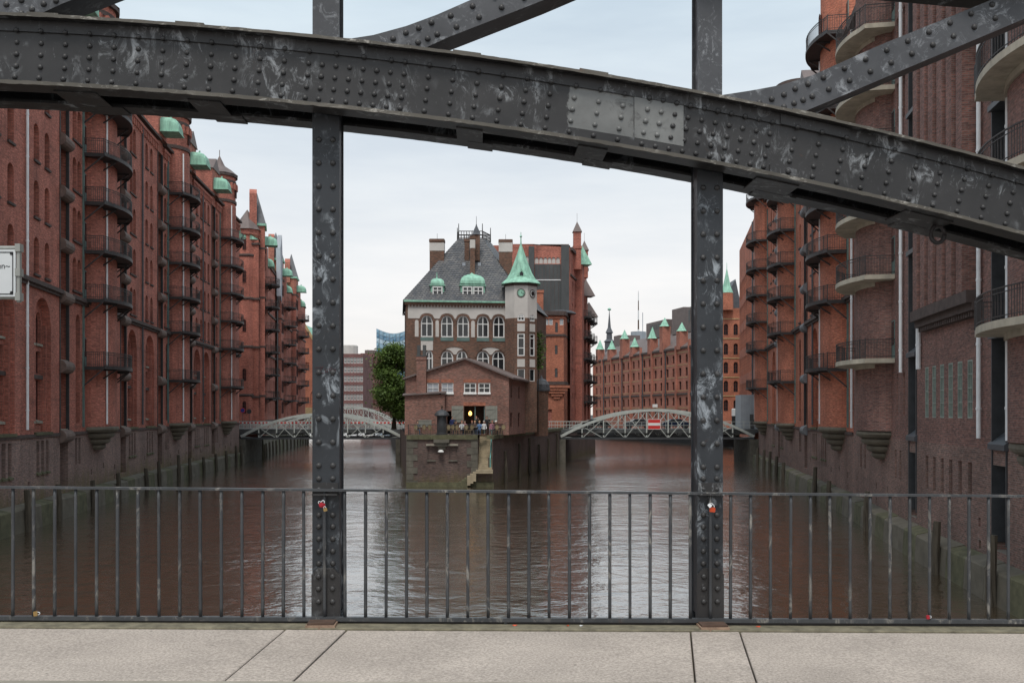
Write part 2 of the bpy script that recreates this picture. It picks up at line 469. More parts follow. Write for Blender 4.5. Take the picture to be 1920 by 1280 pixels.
def obj(name, me, parent=None, Mw=None, local=False):
    """link one object; Mw is its world matrix, or its matrix in the parent's frame when local"""
    o = bpy.data.objects.new(name, me)
    COL.objects.link(o)
    Mw = Mw if Mw is not None else I4
    if parent is not None:
        o.parent = parent
        pw = WM.get(parent.name, I4)
        if local:
            o.matrix_basis = Mw
            WM[o.name] = pw @ Mw
        else:
            o.matrix_basis = pw.inverted() @ Mw
            WM[o.name] = Mw
    else:
        o.matrix_basis = Mw
        WM[o.name] = Mw
    return o
def tag(o, label=None, cat=None, group=None, kind=None):
    for k, v in (('label', label), ('category', cat), ('group', group), ('kind', kind)):
        if v:
            o[k] = v
    return o
def thing(name, loc, label, cat, group=None):
    o = obj(name, None, None, Matrix.Translation(Vector(loc)))
    o.empty_display_size = 0.3
    return tag(o, label, cat, group)
def copy_tree(src, Mw, parent=None):
    """copy a thing with its parts and sub-parts to a new world matrix"""
    c = src.copy()
    COL.objects.link(c)
    if parent is None:
        c.parent = None
        c.matrix_basis = Mw
        WM[c.name] = Mw
    else:
        c.parent = parent
        WM[c.name] = WM[parent.name] @ c.matrix_basis
    for ch in list(src.children):
        copy_tree(ch, None, c)
    return c
def pt(px, py, Y):
    return Vector(((px - CX) / F * Y, Y, EYE - (py - HZ) / F * Y))
class Fac:
    """a facade line in plan; walking along it the outside is on the right. P(s, out, z) -> world"""
    def __init__(self, pts, smooth=True):
        pts = np.array(pts, float)
        if smooth and len(pts) > 2:
            out = []
            ext = np.vstack([2 * pts[0] - pts[1], pts, 2 * pts[-1] - pts[-2]])
            for i in range(1, len(ext) - 2):
                for t in np.linspace(0, 1, 16, endpoint=False):
                    p0, p1, p2, p3 = ext[i - 1], ext[i], ext[i + 1], ext[i + 2]
                    out.append(0.5 * (2 * p1 + (p2 - p0) * t + (2 * p0 - 5 * p1 + 4 * p2 - p3) * t * t + (3 * p1 - p0 - 3 * p2 + p3) * t ** 3))
            out.append(pts[-1])
            pts = np.array(out)
        self.p = pts
        d = np.diff(pts, axis=0)
        ln = np.hypot(d[:, 0], d[:, 1])
        self.s = np.concatenate([[0], np.cumsum(ln)])
        self.L = self.s[-1]
    def xy(self, s):
        return np.interp(s, self.s, self.p[:, 0]), np.interp(s, self.s, self.p[:, 1])
    def tan(self, s):
        s = min(max(s, 0.4), self.L - 0.4)
        x0, y0 = self.xy(s - 0.4)
        x1, y1 = self.xy(s + 0.4)
        l = math.hypot(x1 - x0, y1 - y0)
        return (x1 - x0) / l, (y1 - y0) / l
    def P(self, s, out, z):
        tx, ty = self.tan(s)
        ex = s - min(max(s, 0), self.L)
        x, y = self.xy(s)
        return (x + ex * tx + ty * out, y + ex * ty - tx * out, z)
    def M(self, s, out, z):
        tx, ty = self.tan(s)
        p = self.P(s, out, z)
        return Matrix(((tx, -ty, 0, p[0]), (ty, tx, 0, p[1]), (0, 0, 1, p[2]), (0, 0, 0, 1)))
    def px(self, px, out=0.0):
        """s at which the line (shifted by out) is seen at photo column px"""
        ss = np.linspace(0, self.L, 1200)
        u = np.array([self.P(s, out, 0)[0] / self.P(s, out, 0)[1] for s in ss])
        return float(ss[np.argmin(abs(u - (px - CX) / F))])
    def z(self, s, py, out=0.0):
        return EYE - (py - HZ) / F * self.P(s, out, 0)[1]
    def Y(self, Yv):
        return float(self.s[np.argmin(abs(self.p[:, 1] - Yv))])
def arch_top(o, s):
    c, hw = (o['a'] + o['b']) / 2, (o['b'] - o['a']) / 2
    r = o.get('rise', 0)
    x = min(1.0, abs(s - c) / hw)
    if r <= 0:
        return o['z1']
    if o.get('pointed'):
        return o['z1'] - r * (x ** 1.6)
    return o['z1'] - r + r * math.sqrt(max(0, 1 - x * x))
def wall(mb, fc, s0, s1, z0, z1, ops=(), out=0.0, mi=0, mr=None, step=3.0):
    """wall sheet with real openings and their reveals"""
    mr = mi if mr is None else mr
    xs = {s0, s1}
    for k in range(1, int((s1 - s0) / step) + 1):
        xs.add(s0 + k * step)
    for o in ops:
        xs.update((o['a'], o['b']))
        if o.get('rise', 0) > 0:
            for k in range(1, 8):
                xs.add(o['a'] + (o['b'] - o['a']) * k / 8)
    xs = sorted(x for x in xs if s0 - 1e-6 <= x <= s1 + 1e-6)
    xs = [x for i, x in enumerate(xs) if i == 0 or x - xs[i - 1] > 1e-4]
    P = fc.P
    for a, b in zip(xs, xs[1:]):
        m_ = (a + b) / 2
        cur = sorted((o for o in ops if o['a'] < m_ < o['b']), key=lambda o: o['z0'])
        za, zb = z0, z0
        for o in cur:
            if o['z0'] > max(za, zb) + 1e-5:
                mb.quad(P(a, out, za), P(b, out, zb), P(b, out, o['z0']), P(a, out, o['z0']), mi)
            ta, tb = arch_top(o, a), arch_top(o, b)
            dp = o.get('d', 0.3)
            mb.quad(P(a, out, ta), P(b, out, tb), P(b, out - dp, tb), P(a, out - dp, ta), mr)
            mb.quad(P(a, out, o['z0']), P(a, out - dp, o['z0']), P(b, out - dp, o['z0']), P(b, out, o['z0']), mr)
            if abs(a - o['a']) < 1e-4:
                mb.quad(P(a, out, o['z0']), P(a, out, ta), P(a, out - dp, ta), P(a, out - dp, o['z0']), mr)
            if abs(b - o['b']) < 1e-4:
                mb.quad(P(b, out, o['z0']), P(b, out - dp, o['z0']), P(b, out - dp, tb), P(b, out, tb), mr)
            za, zb = ta, tb
        if z1 > max(za, zb) + 1e-5:
            mb.quad(P(a, out, za), P(b, out, zb), P(b, out, z1), P(a, out, z1), mi)
def band(mb, fc, s0, s1, z0, z1, o0, o1, mi=0, step=3.0):
    """a straight moulding along the facade"""
    n = max(1, int(math.ceil((s1 - s0) / step)))
    for k in range(n):
        a, b = s0 + (s1 - s0) * k / n, s0 + (s1 - s0) * (k + 1) / n
        for (oa, za), (ob, zb) in zip(((o0, z0), (o1, z0), (o1, z1), (o0, z1)), ((o1, z0), (o1, z1), (o0, z1), (o0, z0))):
            mb.quad(fc.P(a, oa, za), fc.P(b, oa, za), fc.P(b, ob, zb), fc.P(a, ob, zb), mi)
    for s in (s0, s1):
        mb.quad(fc.P(s, o0, z0), fc.P(s, o1, z0), fc.P(s, o1, z1), fc.P(s, o0, z1), mi)
WC = {}
def window_mesh(w, h, rise, style):
    key = (round(w, 2), round(h, 2), round(rise, 2), style)
    if key in WC:
        return WC[key]
    mats, fw, mul, trans = {'white': (('white_paint', 'glass'), 0.13, (0.0,), (0.62,)),
                            'white4': (('white_paint', 'glass'), 0.10, (0.0,), (0.5,)),
                            'white_tall': (('white_paint', 'glass'), 0.12, (), (0.36, 0.80)),
                            'white1': (('white_paint', 'glass'), 0.07, (), ()),
                            'dark': (('red_frame', 'glass'), 0.08, (0.0,), (0.35, 0.68)),
                            'panel': (('red_frame', 'red_panel'), 0.07, (0.0,), (0.5,)),
                            'green': (('green_frame', 'glass'), 0.07, (0.0,), (0.28, 0.52, 0.76)),
                            'slit': (('iron', 'glass'), 0.06, (), (0.5,)),
                            'grey': (('white_paint', 'glass_sky'), 0.06, (0.0,), (0.5,))}[style]
    o = {'a': -w / 2, 'b': w / 2, 'z0': 0, 'z1': h, 'rise': rise}
    n = 8 if rise > 0 else 1
    xs = [-w / 2 + w * k / n for k in range(n + 1)]
    outl = [(-w / 2, 0), (w / 2, 0)] + [(x, arch_top(o, x)) for x in reversed(xs)]
    cx_, cz = 0, h / 2
    inn = [(x * (1 - 2 * fw / w), cz + (z - cz) * (1 - 2 * fw / h)) for x, z in outl]
    mb = MB()
    k = len(outl)
    mb.add([(x, -0.04, z) for x, z in outl] + [(x, -0.04, z) for x, z in inn] + [(x, 0.05, z) for x, z in inn],
           [(i, (i + 1) % k, k + (i + 1) % k, k + i) for i in range(k)] + [(k + i, k + (i + 1) % k, 2 * k + (i + 1) % k, 2 * k + i) for i in range(k)], 0)
    mb.add([(x, 0.03, z) for x, z in outl], [tuple(range(k))], 1)
    for mx_ in mul:
        mb.box(mx_ - fw * 0.4, mx_ + fw * 0.4, -0.03, 0.025, fw, arch_top(o, mx_) - fw, 0)
    for t in trans:
        mb.box(-w / 2 + fw, w / 2 - fw, -0.032, 0.027, h * t - fw * 0.4, h * t + fw * 0.4, 0)
    WC[key] = mb.mesh('window', mats, fix=False)
    return WC[key]
SILL = {}
def sill_mesh(w, mat='cornice', d=0.34, hh=0.14):
    key = (round(w, 2), mat, d, hh)
    if key not in SILL:
        mb = MB()
        mb.add([(-w / 2, -d, -hh), (w / 2, -d, -hh), (w / 2, 0.02, -hh), (-w / 2, 0.02, -hh), (-w / 2, -d, 0), (w / 2, -d, 0), (w / 2, 0.02, 0.10), (-w / 2, 0.02, 0.10)],
               ((0, 1, 2, 3), (4, 5, 6, 7), (0, 1, 5, 4), (1, 2, 6, 5), (2, 3, 7, 6), (3, 0, 4, 7)))
        SILL[key] = mb.mesh('sill', [mat])
    return SILL[key]
def window(fc, s, z, w, h, rise, style, depth, parent, out=0.0, sill=None, name='window'):
    o = obj(name, window_mesh(w, h, rise, style), parent, fc.M(s, out - depth + 0.06, z))
    if sill:
        obj('sill', sill_mesh(w + 0.1, sill, depth + 0.06), o, Matrix.Translation((0, 0, 0.0)), local=True)
    return o
def op(c, w, z0, h, rise=0.0, d=0.3, **k):
    return dict(a=c - w / 2, b=c + w / 2, z0=z0, z1=z0 + h, rise=rise, d=d, **k)
# ================================================================ setting
LEFT = Fac([(-26.6, 34), (-28.6, 48), (-29.8, 58.06), (-31.6, 70), (-34.6, 90.65), (-36.6, 109.6), (-38.9, 137)])
RIGHT = Fac([(36.6, 150), (34.05, 131.8), (28.0, 93.3), (24.1, 68.5), (20.4, 48.1), (19.05, 39.1), (18.4, 34.8), (17.3, 25), (16.6, 17)])
mb = MB()
mb.quad((-900, -60, 0), (900, -60, 0), (900, 1800, 0), (-900, 1800, 0))
tag(mb.build('water', 'water', fix=False), kind='structure')
def bank(name, pts, z=5.25, mat='asphalt'):
    b_ = MB()
    b_.prism(pts, lambda x, y, d: (x, y, d), -3.0, z)
    tag(b_.build(name, mat), kind='structure')
bank('left_bank', [LEFT.P(s, -1.5, 0)[:2] for s in np.linspace(0, LEFT.L, 9)] + [(-41.5, 146), (-46.5, 178), (-49.5, 206), (-54, 240), (-75, 330), (-500, 400), (-500, 20), (-60, 20)])
bank('right_bank', [RIGHT.P(s, -1.5, 0)[:2] for s in np.linspace(0, RIGHT.L, 9)] + [(30, 15), (500, 15), (500, 175), (60, 175), (44, 166), (39, 156)])
bank('far_bank', [(-900, 420), (-80, 420), (-40, 400), (10, 380), (26, 300), (44, 218), (60, 198), (500, 198), (500, 1500), (-900, 1500)], z=4.6)
# ================================================================ the bridge the camera stands on
AL = math.atan(0.0315)
CA, SA = math.cos(AL), math.sin(AL)
D0 = 7.4
def BF(s, d, z):
    return (s * CA - d * SA, D0 + s * SA + d * CA, z)
def BS(px, py, d=0.0):
    u = (px - CX) / F
    s = (u * (D0 + d * CA) + d * SA) / (CA - u * SA)
    return s, EYE - (py - HZ) / F * (D0 + s * SA + d * CA)
def zp(s):
    return 5.368 - 0.012 * s
def BM(s, d, z):
    return Matrix.Translation(BF(s, d, z)) @ Matrix.Rotation(AL, 4, 'Z')
def fit(pts, d, deg=3):
    q = [BS(px, py, d) for px, py in pts]
    c = np.polyfit([a for a, _ in q], [b for _, b in q], deg)
    return lambda s: float(np.polyval(c, s))
DN = -0.10
top_pts = [(0, 30), (217, 38), (333, 46), (500, 60), (633, 77), (841, 100), (1010, 126), (1100, 139), (1156, 147), (1312, 175), (1500, 212), (1617, 237), (1766, 278), (1920, 318)]
bot_pts = [(0, 151), (217, 160), (433, 176), (560, 191), (743, 208), (926, 235), (1100, 262), (1250, 284), (1500, 329), (1640, 367), (1837, 416), (1920, 433)]
ZT, ZB = fit(top_pts, DN - 0.09), fit(bot_pts, DN - 0.09)
def sweep(mb, prof, zf, s0, s1, n=40, mi=0, soft=0.0):
    k = len(prof)
    vs_ = []
    for i in range(n + 1):
        s = s0 + (s1 - s0) * i / n
        for d, dz in prof:
            vs_.append(BF(s, d, zf(s) + dz + (random.uniform(-soft, soft) if soft else 0)))
    fs = [(i * k + j, i * k + (j + 1) % k, (i + 1) * k + (j + 1) % k, (i + 1) * k + j) for i in range(n) for j in range(k)]
    fs += [tuple(range(k)), tuple(n * k + j for j in range(k))]
    mb.add(vs_, fs, mi)
def rect(d0, d1, z0, z1):
    return [(d0, z0), (d1, z0), (d1, z1), (d0, z1)]
S0, S1 = -5.6, 5.6
bridge = thing('iron_bridge', BF(0, 0, 5.0), 'riveted dark grey iron arch truss bridge framing the view in the foreground', 'bridge')
chord = MB()
NS = 60
# webs follow top and bottom curve
def web(mb, d0, d1, s0, s1, n, mi):
    vs_ = []
    for i in range(n + 1):
        s = s0 + (s1 - s0) * i / n
        vs_ += [BF(s, d0, ZB(s)), BF(s, d1, ZB(s)), BF(s, d1, ZT(s)), BF(s, d0, ZT(s))]
    fs = [(i * 4 + j, i * 4 + (j + 1) % 4, i * 4 + 4 + (j + 1) % 4, i * 4 + 4 + j) for i in range(n) for j in range(4)]
    fs += [(0, 1, 2, 3), (n * 4, n * 4 + 1, n * 4 + 2, n * 4 + 3)]
    mb.add(vs_, fs, mi)
sL0, sL1 = BS(1048, 200, DN)[0], BS(1188, 200, DN)[0]
web(chord, DN, DN + 0.016, S0, sL0, 34, 0)
web(chord, DN, DN + 0.016, sL0, sL1, 6, 1)
web(chord, DN, DN + 0.016, sL1, S1, 34, 0)
web(chord, 0.34, 0.356, S0, S1, NS, 0)
sweep(chord, rect(DN - 0.084, 0.45, 0.0, 0.020), ZT, S0, S1, NS, 0)
sweep(chord, rect(DN - 0.090, DN - 0.0845, -0.001, 0.021), ZT, S0, S1, NS * 4, 2, 0.002)
sweep(chord, rect(DN - 0.014, DN - 0.001, -0.085, 0.0), ZT, S0, S1, NS, 0)
sweep(chord, rect(DN - 0.014, DN - 0.001, 0.0, 0.088), ZB, S0, S1, NS, 0)
sweep(chord, rect(DN - 0.084, DN + 0.10, -0.022, 0.0), ZB, S0, S1, NS, 0)
sweep(chord, rect(DN - 0.092, DN - 0.0845, -0.024, 0.003), ZB, S0, S1, NS * 4, 2, 0.003)
sweep(chord, rect(0.25, 0.44, -0.022, 0.0), ZB, S0, S1, NS * 3, 0, 0.0012)
sweep(chord, rect(0.325, 0.339, 0.0, 0.085), ZB, S0, S1, NS, 0)
arch = chord.build('arch_chord', ['paint', 'paint_light', 'paint_edge'], bridge)
# cover and batten plates riveted on the chord
def plate(prof, zf, pa, pb, mat='paint', nm='cover_plate'):
    m_ = MB()
    sweep(m_, prof, zf, BS(pa, 200, DN)[0], BS(pb, 200, DN)[0], 8)
    m_.build(nm, mat, arch)
for pa, pb in ((335, 388), (850, 902), (1085, 1138), (1480, 1560), (60, 118)):
    plate(rect(DN - 0.086, 0.44, 0.0205, 0.034), ZT, pa, pb, 'paint_edge')
for pa, pb in ((98, 178), (350, 412), (855, 905), (1085, 1140), (1420, 1500), (1700, 1790)):
    plate(rect(DN + 0.02, 0.30, -0.032, -0.0225), ZB, pa, pb, 'paint', 'batten_plate')
    plate(rect(0.24, 0.445, -0.034, -0.0225), ZB, pa + 20, pb + 20)
plate(rect(DN - 0.026, DN - 0.0145, 0.004, 0.080), ZB, 1442, 1578)
plate(rect(DN - 0.026, DN - 0.0145, -0.082, -0.004), ZT, 1462, 1590)
m_ = MB()      # lighter splice plate on the web
sa_, sb_ = BS(1189, 200, DN)[0], BS(1281, 200, DN)[0]
for i in range(6):
    a, b = sa_ + (sb_ - sa_) * i / 6, sa_ + (sb_ - sa_) * (i + 1) / 6
    m_.add([BF(s, d, z) for s in (a, b) for d, z in ((DN - 0.013, ZB(s) + 0.09), (DN - 0.0005, ZB(s) + 0.09), (DN - 0.0005, ZT(s) - 0.088), (DN - 0.013, ZT(s) - 0.088))],
           [(0, 1, 5, 4), (1, 2, 6, 5), (2, 3, 7, 6), (3, 0, 4, 7)] + ([(0, 1, 2, 3)] if i == 0 else []) + ([(4, 5, 6, 7)] if i == 5 else []))
m_.build('splice_plate', 'paint_light', arch)
rv = MB()
rv.lathe([(0.0225, 0), (0.0215, 0.006), (0.0165, 0.0125), (0.009, 0.0165), (0.002, 0.0178)], n=9)
RIV = rv.mesh('rivet', ['rivet'], smooth=True)
RIVL = RIV.copy()
RIVL.materials.clear()
RIVL.materials.append(M['rivet_light'])
RX = Matrix.Rotation(R(90), 4, 'X')
def rivet(s, d, z, parent, me=None, k=1.0):
    obj('rivet', me or RIV, parent, BM(s, d, z) @ RX @ Matrix.Scale(k, 4))
cols = []
px = -60.0
while px < 1985:
    dense = (575 < px < 740) or (1195 < px < 1420)
    cols.append(px)
    px += 25.5 if dense else 45.5
for i, px in enumerate(cols):
    s = BS(px, 150, DN)[0]
    h = ZT(s) - ZB(s)
    light = 1062 < px < 1260
    fr = (0.105, 0.285, 0.47, 0.655, 0.84) if not (575 < px < 740 and i % 2) else (0.105, 0.285, 0.47, 0.655)
    for j, f_ in enumerate(fr):
        lean = -(f_ - 0.1) * 0.02 * 0 + (f_ - 0.5) * h * (-(ZT(s + 0.1) - ZT(s - 0.1)) / 0.2)
        sj = s + lean
        zz = ZB(sj) + f_ * h
        dd = DN - (0.0145 if j in (0, 4) else 0.0005)
        if 1189 < px < 1281 and j in (1, 2, 3):
            dd = DN - 0.0135
        if 1442 < px < 1578 and j == 0 or 1462 < px < 1590 and j == 4:
            dd = DN - 0.0265
        rivet(sj, dd, zz, arch, RIVL if light and 0 < j < 4 else RIV, random.uniform(0.84, 0.97))
# hanging ring below the chord
m_ = MB()
sr, zr = BS(1758, 432, 0.1)
m_.tube([BF(sr + 0.055 * math.cos(a), 0.1, zr - 0.03 + 0.07 * math.sin(a)) for a in np.linspace(0, 2 * math.pi, 17)], 0.017, 6)
m_.build('hanging_ring', 'iron', arch, smooth=True)
# upper chord, above the picture
m_ = MB()
def ZU(s):
    return 10.64 - 0.072 * s
sweep(m_, rect(-0.16, 0.46, 0.0, 0.03), ZU, S0, S1, 30)
sweep(m_, rect(-0.08, -0.06, 0.03, 0.42), ZU, S0, S1, 30)
sweep(m_, rect(0.34, 0.36, 0.03, 0.42), ZU, S0, S1, 30)
sweep(m_, rect(-0.16, 0.46, 0.42, 0.45), ZU, S0, S1, 30)
m_.build('upper_chord', 'paint', bridge)
M['foot_stone'] = plain('foot_stone', (0.30, 0.20, 0.14), 0.9, 0.35, 14.0)
M['rust'] = plain('rust', (0.085, 0.05, 0.035), 0.85, 0.4, 8.0)
# posts
def post(pxc, w, up_w, pmat):
    sc, _ = BS(pxc, 600, 0.04)
    zt_ = ZT(sc) - 0.01
    m_ = MB()
    zb_ = zp(sc) - 0.02
    fn = lambda x, y, z: BF(sc + x, y, z)
    m_.box(-w / 2, w / 2, 0.04, 0.055, zb_, zt_, 0, fn)
    m_.box(-w / 2 + 0.004, -w / 2 + 0.016, 0.055, 0.13, zb_, zt_, 0, fn)
    m_.box(w / 2 - 0.016, w / 2 - 0.004, 0.055, 0.13, zb_, zt_, 0, fn)
    m_.box(-0.02, 0.02, 0.055, 0.25, zb_, zt_, 0, fn)
    m_.box(-w / 2, w / 2, 0.25, 0.265, zb_, zt_, 0, fn)
    m_.box(-w / 2 + 0.01, w / 2 - 0.01, 0.13, 0.2497, zb_ + 0.1, zt_, 0, fn)
    o = m_.build('post', pmat, bridge)
    u = MB()
    u.box(-up_w / 2, up_w / 2, 0.04, 0.055, zt_ + 0.031, 10.42, 0, fn)
    u.box(-up_w / 2 + 0.02, up_w / 2 - 0.02, 0.055, 0.25, zt_ + 0.031, 10.42, 0, fn)
    u.box(-up_w / 2, up_w / 2, 0.25, 0.262, zt_ + 0.031, 10.42, 0, fn)
    u.build('upper_post', 'paint_diag', bridge)
    y = 262.0 if pxc < 900 else 352.0
    while y < 890:
        for e in (-1, 1):
            rivet(sc + e * 0.054, 0.0395, BS(pxc, y, 0.04)[1], o, None, 1.02)
        y += 43.6
    for y in (897, 917, 965, 987, 1010, 1033, 1056):
        for e in (-1, 1):
            rivet(sc + e * 0.053, 0.0395, BS(pxc, y, 0.04)[1], o)
    g = MB()      # foot plate with rounded shoulders
    zf = BS(pxc, 1064, 0.03)[1]
    hw = w / 2 + 0.004
    g.prism([(-hw, zb_ + 0.03), (hw, zb_ + 0.03), (hw, zf - 0.05), (hw - 0.05, zf), (-hw + 0.05, zf), (-hw, zf - 0.05)], lambda a, b, d: BF(sc + a, d, b), 0.024, 0.0395)
    gp = g.build('foot_plate', 'paint', o)
    for y in (1080, 1103, 1127):
        for e in (-1, 1):
            rivet(sc + e * 0.053, 0.0235, BS(pxc, y, 0.03)[1], o)
    b_ = MB()     # bracket that carries the handrail
    za = BS(pxc, 905, 0.0)[1]
    b_.box(-0.095, 0.095, 0.028, 0.0394, za - 0.09, za, 0, fn)
    b_.box(-0.095, 0.095, -0.03, 0.028, za - 0.095, za - 0.080, 0, fn)
    b_.build('rail_bracket', 'paint', o)
    f_ = MB()
    f_.box(-0.12, 0.10, -0.17, 0.02, zb_ - 0.02, zb_ + 0.050, 0, fn)
    k_ = MB()
    k_.box(-0.11, 0.09, -0.16, 0.02, zb_ + 0.051, zb_ + 0.064, 0, fn)
    k_.build('foot_shoe', 'rust', o)
    f_.build('foot_block', 'foot_stone', o)
    return sc
PL = post(611, 0.208, 0.205, 'paint_post')
PR = post(1331.5, 0.202, 0.19, 'paint_post')
def scrawl():
    m_ = MB()
    strokes = [[(590, 689), (606, 688), (592, 700), (608, 699)], [(594, 694), (603, 694)], [(610, 690), (610, 697), (614, 698), (615, 690)], [(619, 687), (617, 694), (622, 694)], [(622, 688), (621, 702)], [(625, 704), (625, 692), (629, 692), (629, 697), (625, 698)], [(601, 685), (602, 685.6)], [(605, 685), (606, 685.6)]]
    for st_ in strokes:
        q = [BS(px, py, 0.04) for px, py in st_]
        for (s0_, z0_), (s1_, z1_) in zip(q, q[1:]):
            m_.bar(BF(s0_, 0.0388, z0_), BF(s1_, 0.0388, z1_), 0.0018, 0.0062, 0, (0, 1, 0))
    m_.build('scrawl', 'scrawl_red', bridge)
M['scrawl_red'] = newmat('scrawl_red', 0.7, 0, (0.10, 0.025, 0.03))[0]
scrawl()
for pxo in (-115, 2052):
    post(pxo, 0.205, 0.2, 'paint_post')
# diagonals with curved gussets
def diagonal(outline, riv, under):
    m_ = MB()
    pts_ = [BS(px, py, 0.0) for px, py in outline]
    m_.prism(pts_, lambda a, b, d: BF(a, d, b), 0.0, 0.016, 0)
    inner = [BS(px, py, 0.0) for px, py in under]
    m_.prism(inner, lambda a, b, d: BF(a, d, b), 0.016, 0.26, 0)
    m_.prism(pts_, lambda a, b, d: BF(a, d, b), 0.26, 0.276, 0)
    o = m_.build('diagonal', 'paint_diag', bridge)
    for px, py in riv:
        s, z = BS(px, py, 0.0)
        rivet(s, -0.0005, z, o, None, 1.05)
    return o
def seg(p, q, n, off=0.0):
    return [(p[0] + (q[0] - p[0]) * (i + off) / n, p[1] + (q[1] - p[1]) * (i + off) / n) for i in range(n)]
rg = [(1350, 179), (1408, 170), (1463, 160), (1522, 142), (1647, 86), (1837, 9), (2010, -62), (2050, -45), (2000, 0), (1920, 36), (1694, 131), (1560, 188), (1498, 213), (1480, 222), (1350, 200)]
diagonal(rg, [(1424, 193), (1447, 186), (1470, 178), (1491, 167), (1515, 158), (1470, 201), (1489, 194), (1506, 188), (1523, 181)]
         + seg((1544, 146), (1900, -8), 9) + seg((1554, 168), (1905, 18), 9),
         [(1510, 206), (1536, 150), (1647, 100), (1837, 22), (2000, -45), (2000, 0), (1920, 36), (1694, 131)])
lg = [(636, 76), (700, 66), (762, 49), (819, 28), (883, 0), (1000, -50), (1075, -82), (1150, -55), (1021, 0), (841, 70), (791, 93), (770, 105), (640, 95)]
diagonal(lg, [(713, 83), (737, 73), (761, 62), (785, 53), (809, 43), (766, 87), (784, 80), (802, 73), (820, 65)]
         + seg((845, 30), (1010, -42), 4) + seg((856, 51), (1025, -22), 4),
         [(800, 89), (830, 36), (883, 14), (1000, -36), (1080, -70), (1120, -40), (1021, 0), (841, 70)])
dx = 726
lg2 = [(x - dx, y - 62) for x, y in lg]
diagonal(lg2, [(12, 9), (40, 1), (60, 18), (82, 8), (40, 26)] + [(105, 2)], [(x - dx, y - 62) for x, y in [(800, 89), (830, 36), (883, 14), (1000, -36), (1080, -70), (1120, -40), (1021, 0), (841, 70)]])
# deck, pavement slabs, kerb
deck = MB()
for (d0, d1, za, zb_) in ((-16.0, 0.32, -0.75, -0.16),):
    deck.add([BF(s, d, zp(s) + z) for z in (za, zb_) for d in (d0, d1) for s in (-9, 9)], ((0, 2, 3, 1), (4, 5, 7, 6), (0, 1, 5, 4), (2, 6, 7, 3), (0, 4, 6, 2), (1, 3, 7, 5)))
deck.build('bridge_deck', 'iron_grey', bridge)
dn, df = -1.55, -0.185
pav = MB()
pav.add([BF(s, d, zp(s) + z) for z in (-0.158, -0.10) for d in (dn + 0.02, 0.3) for s in (-9, 9)], ((0, 2, 3, 1), (4, 5, 7, 6), (0, 1, 5, 4), (2, 6, 7, 3), (0, 4, 6, 2), (1, 3, 7, 5)))
pavement = tag(pav.build('pavement', 'pave_moss'), kind='structure')
def slab(n0, f0, n1, f1, da, db, mat, nm, z1=0.0, g=0.006, parent=pavement):
    m_ = MB()
    q = [(n0 + g, da), (n1 - g, da), (f1 - g, db), (f0 + g, db)]
    b_ = 0.006
    vs_ = [BF(s, d, zp(s) - 0.099) for s, d in q] + [BF(s, d, zp(s) + z1 - b_) for s, d in q]
    cxs, cds = sum(s for s, _ in q) / 4, sum(d for _, d in q) / 4
    top = [(s + (b_ if s < cxs else -b_), d + (b_ if d < cds else -b_)) for s, d in q]
    vs_ += [BF(s, d, zp(s) + z1) for s, d in top]
    m_.add(vs_, [(0, 1, 5, 4), (1, 2, 6, 5), (2, 3, 7, 6), (3, 0, 4, 7), (4, 5, 9, 8), (5, 6, 10, 9), (6, 7, 11, 10), (7, 4, 8, 11), (8, 9, 10, 11), (0, 1, 2, 3)])
    m_.build(nm, mat, parent)
J = [(-8.9, -8.9), (-5.6, -5.45), (-1.785, -1.70), (-1.375, -1.245), (1.075, 1.345), (1.455, 1.72), (5.0, 5.3), (8.9, 8.9)]
for (a0, a1), (b0, b1) in zip(J, J[1:]):
    slab(a0, a1, b0, b1, dn, df, 'pave', 'paving_slab', random.uniform(-0.003, 0.003))
for a, b in ((-8.9, -4.2), (-4.2, -1.45), (-1.45, 1.5), (1.5, 4.6), (4.6, 8.9)):
    slab(a, a, b, b, df + 0.008, 0.11, 'pave_moss', 'edge_strip', 0.012)
kerb = MB()
kerb.add([BF(s, d, zp(s) + z) for z in (-0.157, -0.001) for d in (dn - 0.16, dn - 0.004) for s in (-8.9, 8.9)], ((0, 2, 3, 1), (4, 5, 7, 6), (0, 1, 5, 4), (2, 6, 7, 3), (0, 4, 6, 2), (1, 3, 7, 5)))
tag(kerb.build('kerb', 'sill_stone'), kind='structure')
road = MB()
road.add([BF(s, d, zp(s) + z) for z in (-0.159, -0.12) for d in (-16, dn - 0.161) for s in (-8.9, 8.9)], ((0, 2, 3, 1), (4, 5, 7, 6), (0, 1, 5, 4), (2, 6, 7, 3), (0, 4, 6, 2), (1, 3, 7, 5)))
tag(road.build('road', 'asphalt'), kind='structure')
# railing
rail = thing('railing', BF(0, 0, zp(0)), 'worn iron railing of thin vertical bars along the pavement edge', 'railing')
rt0, rt1 = BS(0, 913, 0.0), BS(1920, 930, 0.0)
rb0, rb1 = BS(0, 1157, 0.0), BS(1920, 1164, 0.0)
def lin(p, q):
    return lambda s: p[1] + (q[1] - p[1]) * (s - p[0]) / (q[0] - p[0])
ZRT, ZRB = lin(rt0, rt1), lin(rb0, rb1)
m_ = MB()
sweep(m_, rect(-0.024, 0.024, -0.008, 0.010), ZRT, -7, 7, 90, 0, 0.0008)
m_.build('top_rail', 'bar', rail)
m_ = MB()
sweep(m_, rect(-0.022, 0.022, -0.016, 0.014), ZRB, -7, 7, 90, 0, 0.0008)
m_.build('bottom_rail', 'bar', rail)
m_ = MB()
sweep(m_, rect(0.004, 0.030, 0.014, 0.044), zp, -7, 7, 40)
m_.build('edge_plate', 'iron', rail)
bm_ = MB()
hb = ZRT(0) - ZRB(0)
n_ = 14
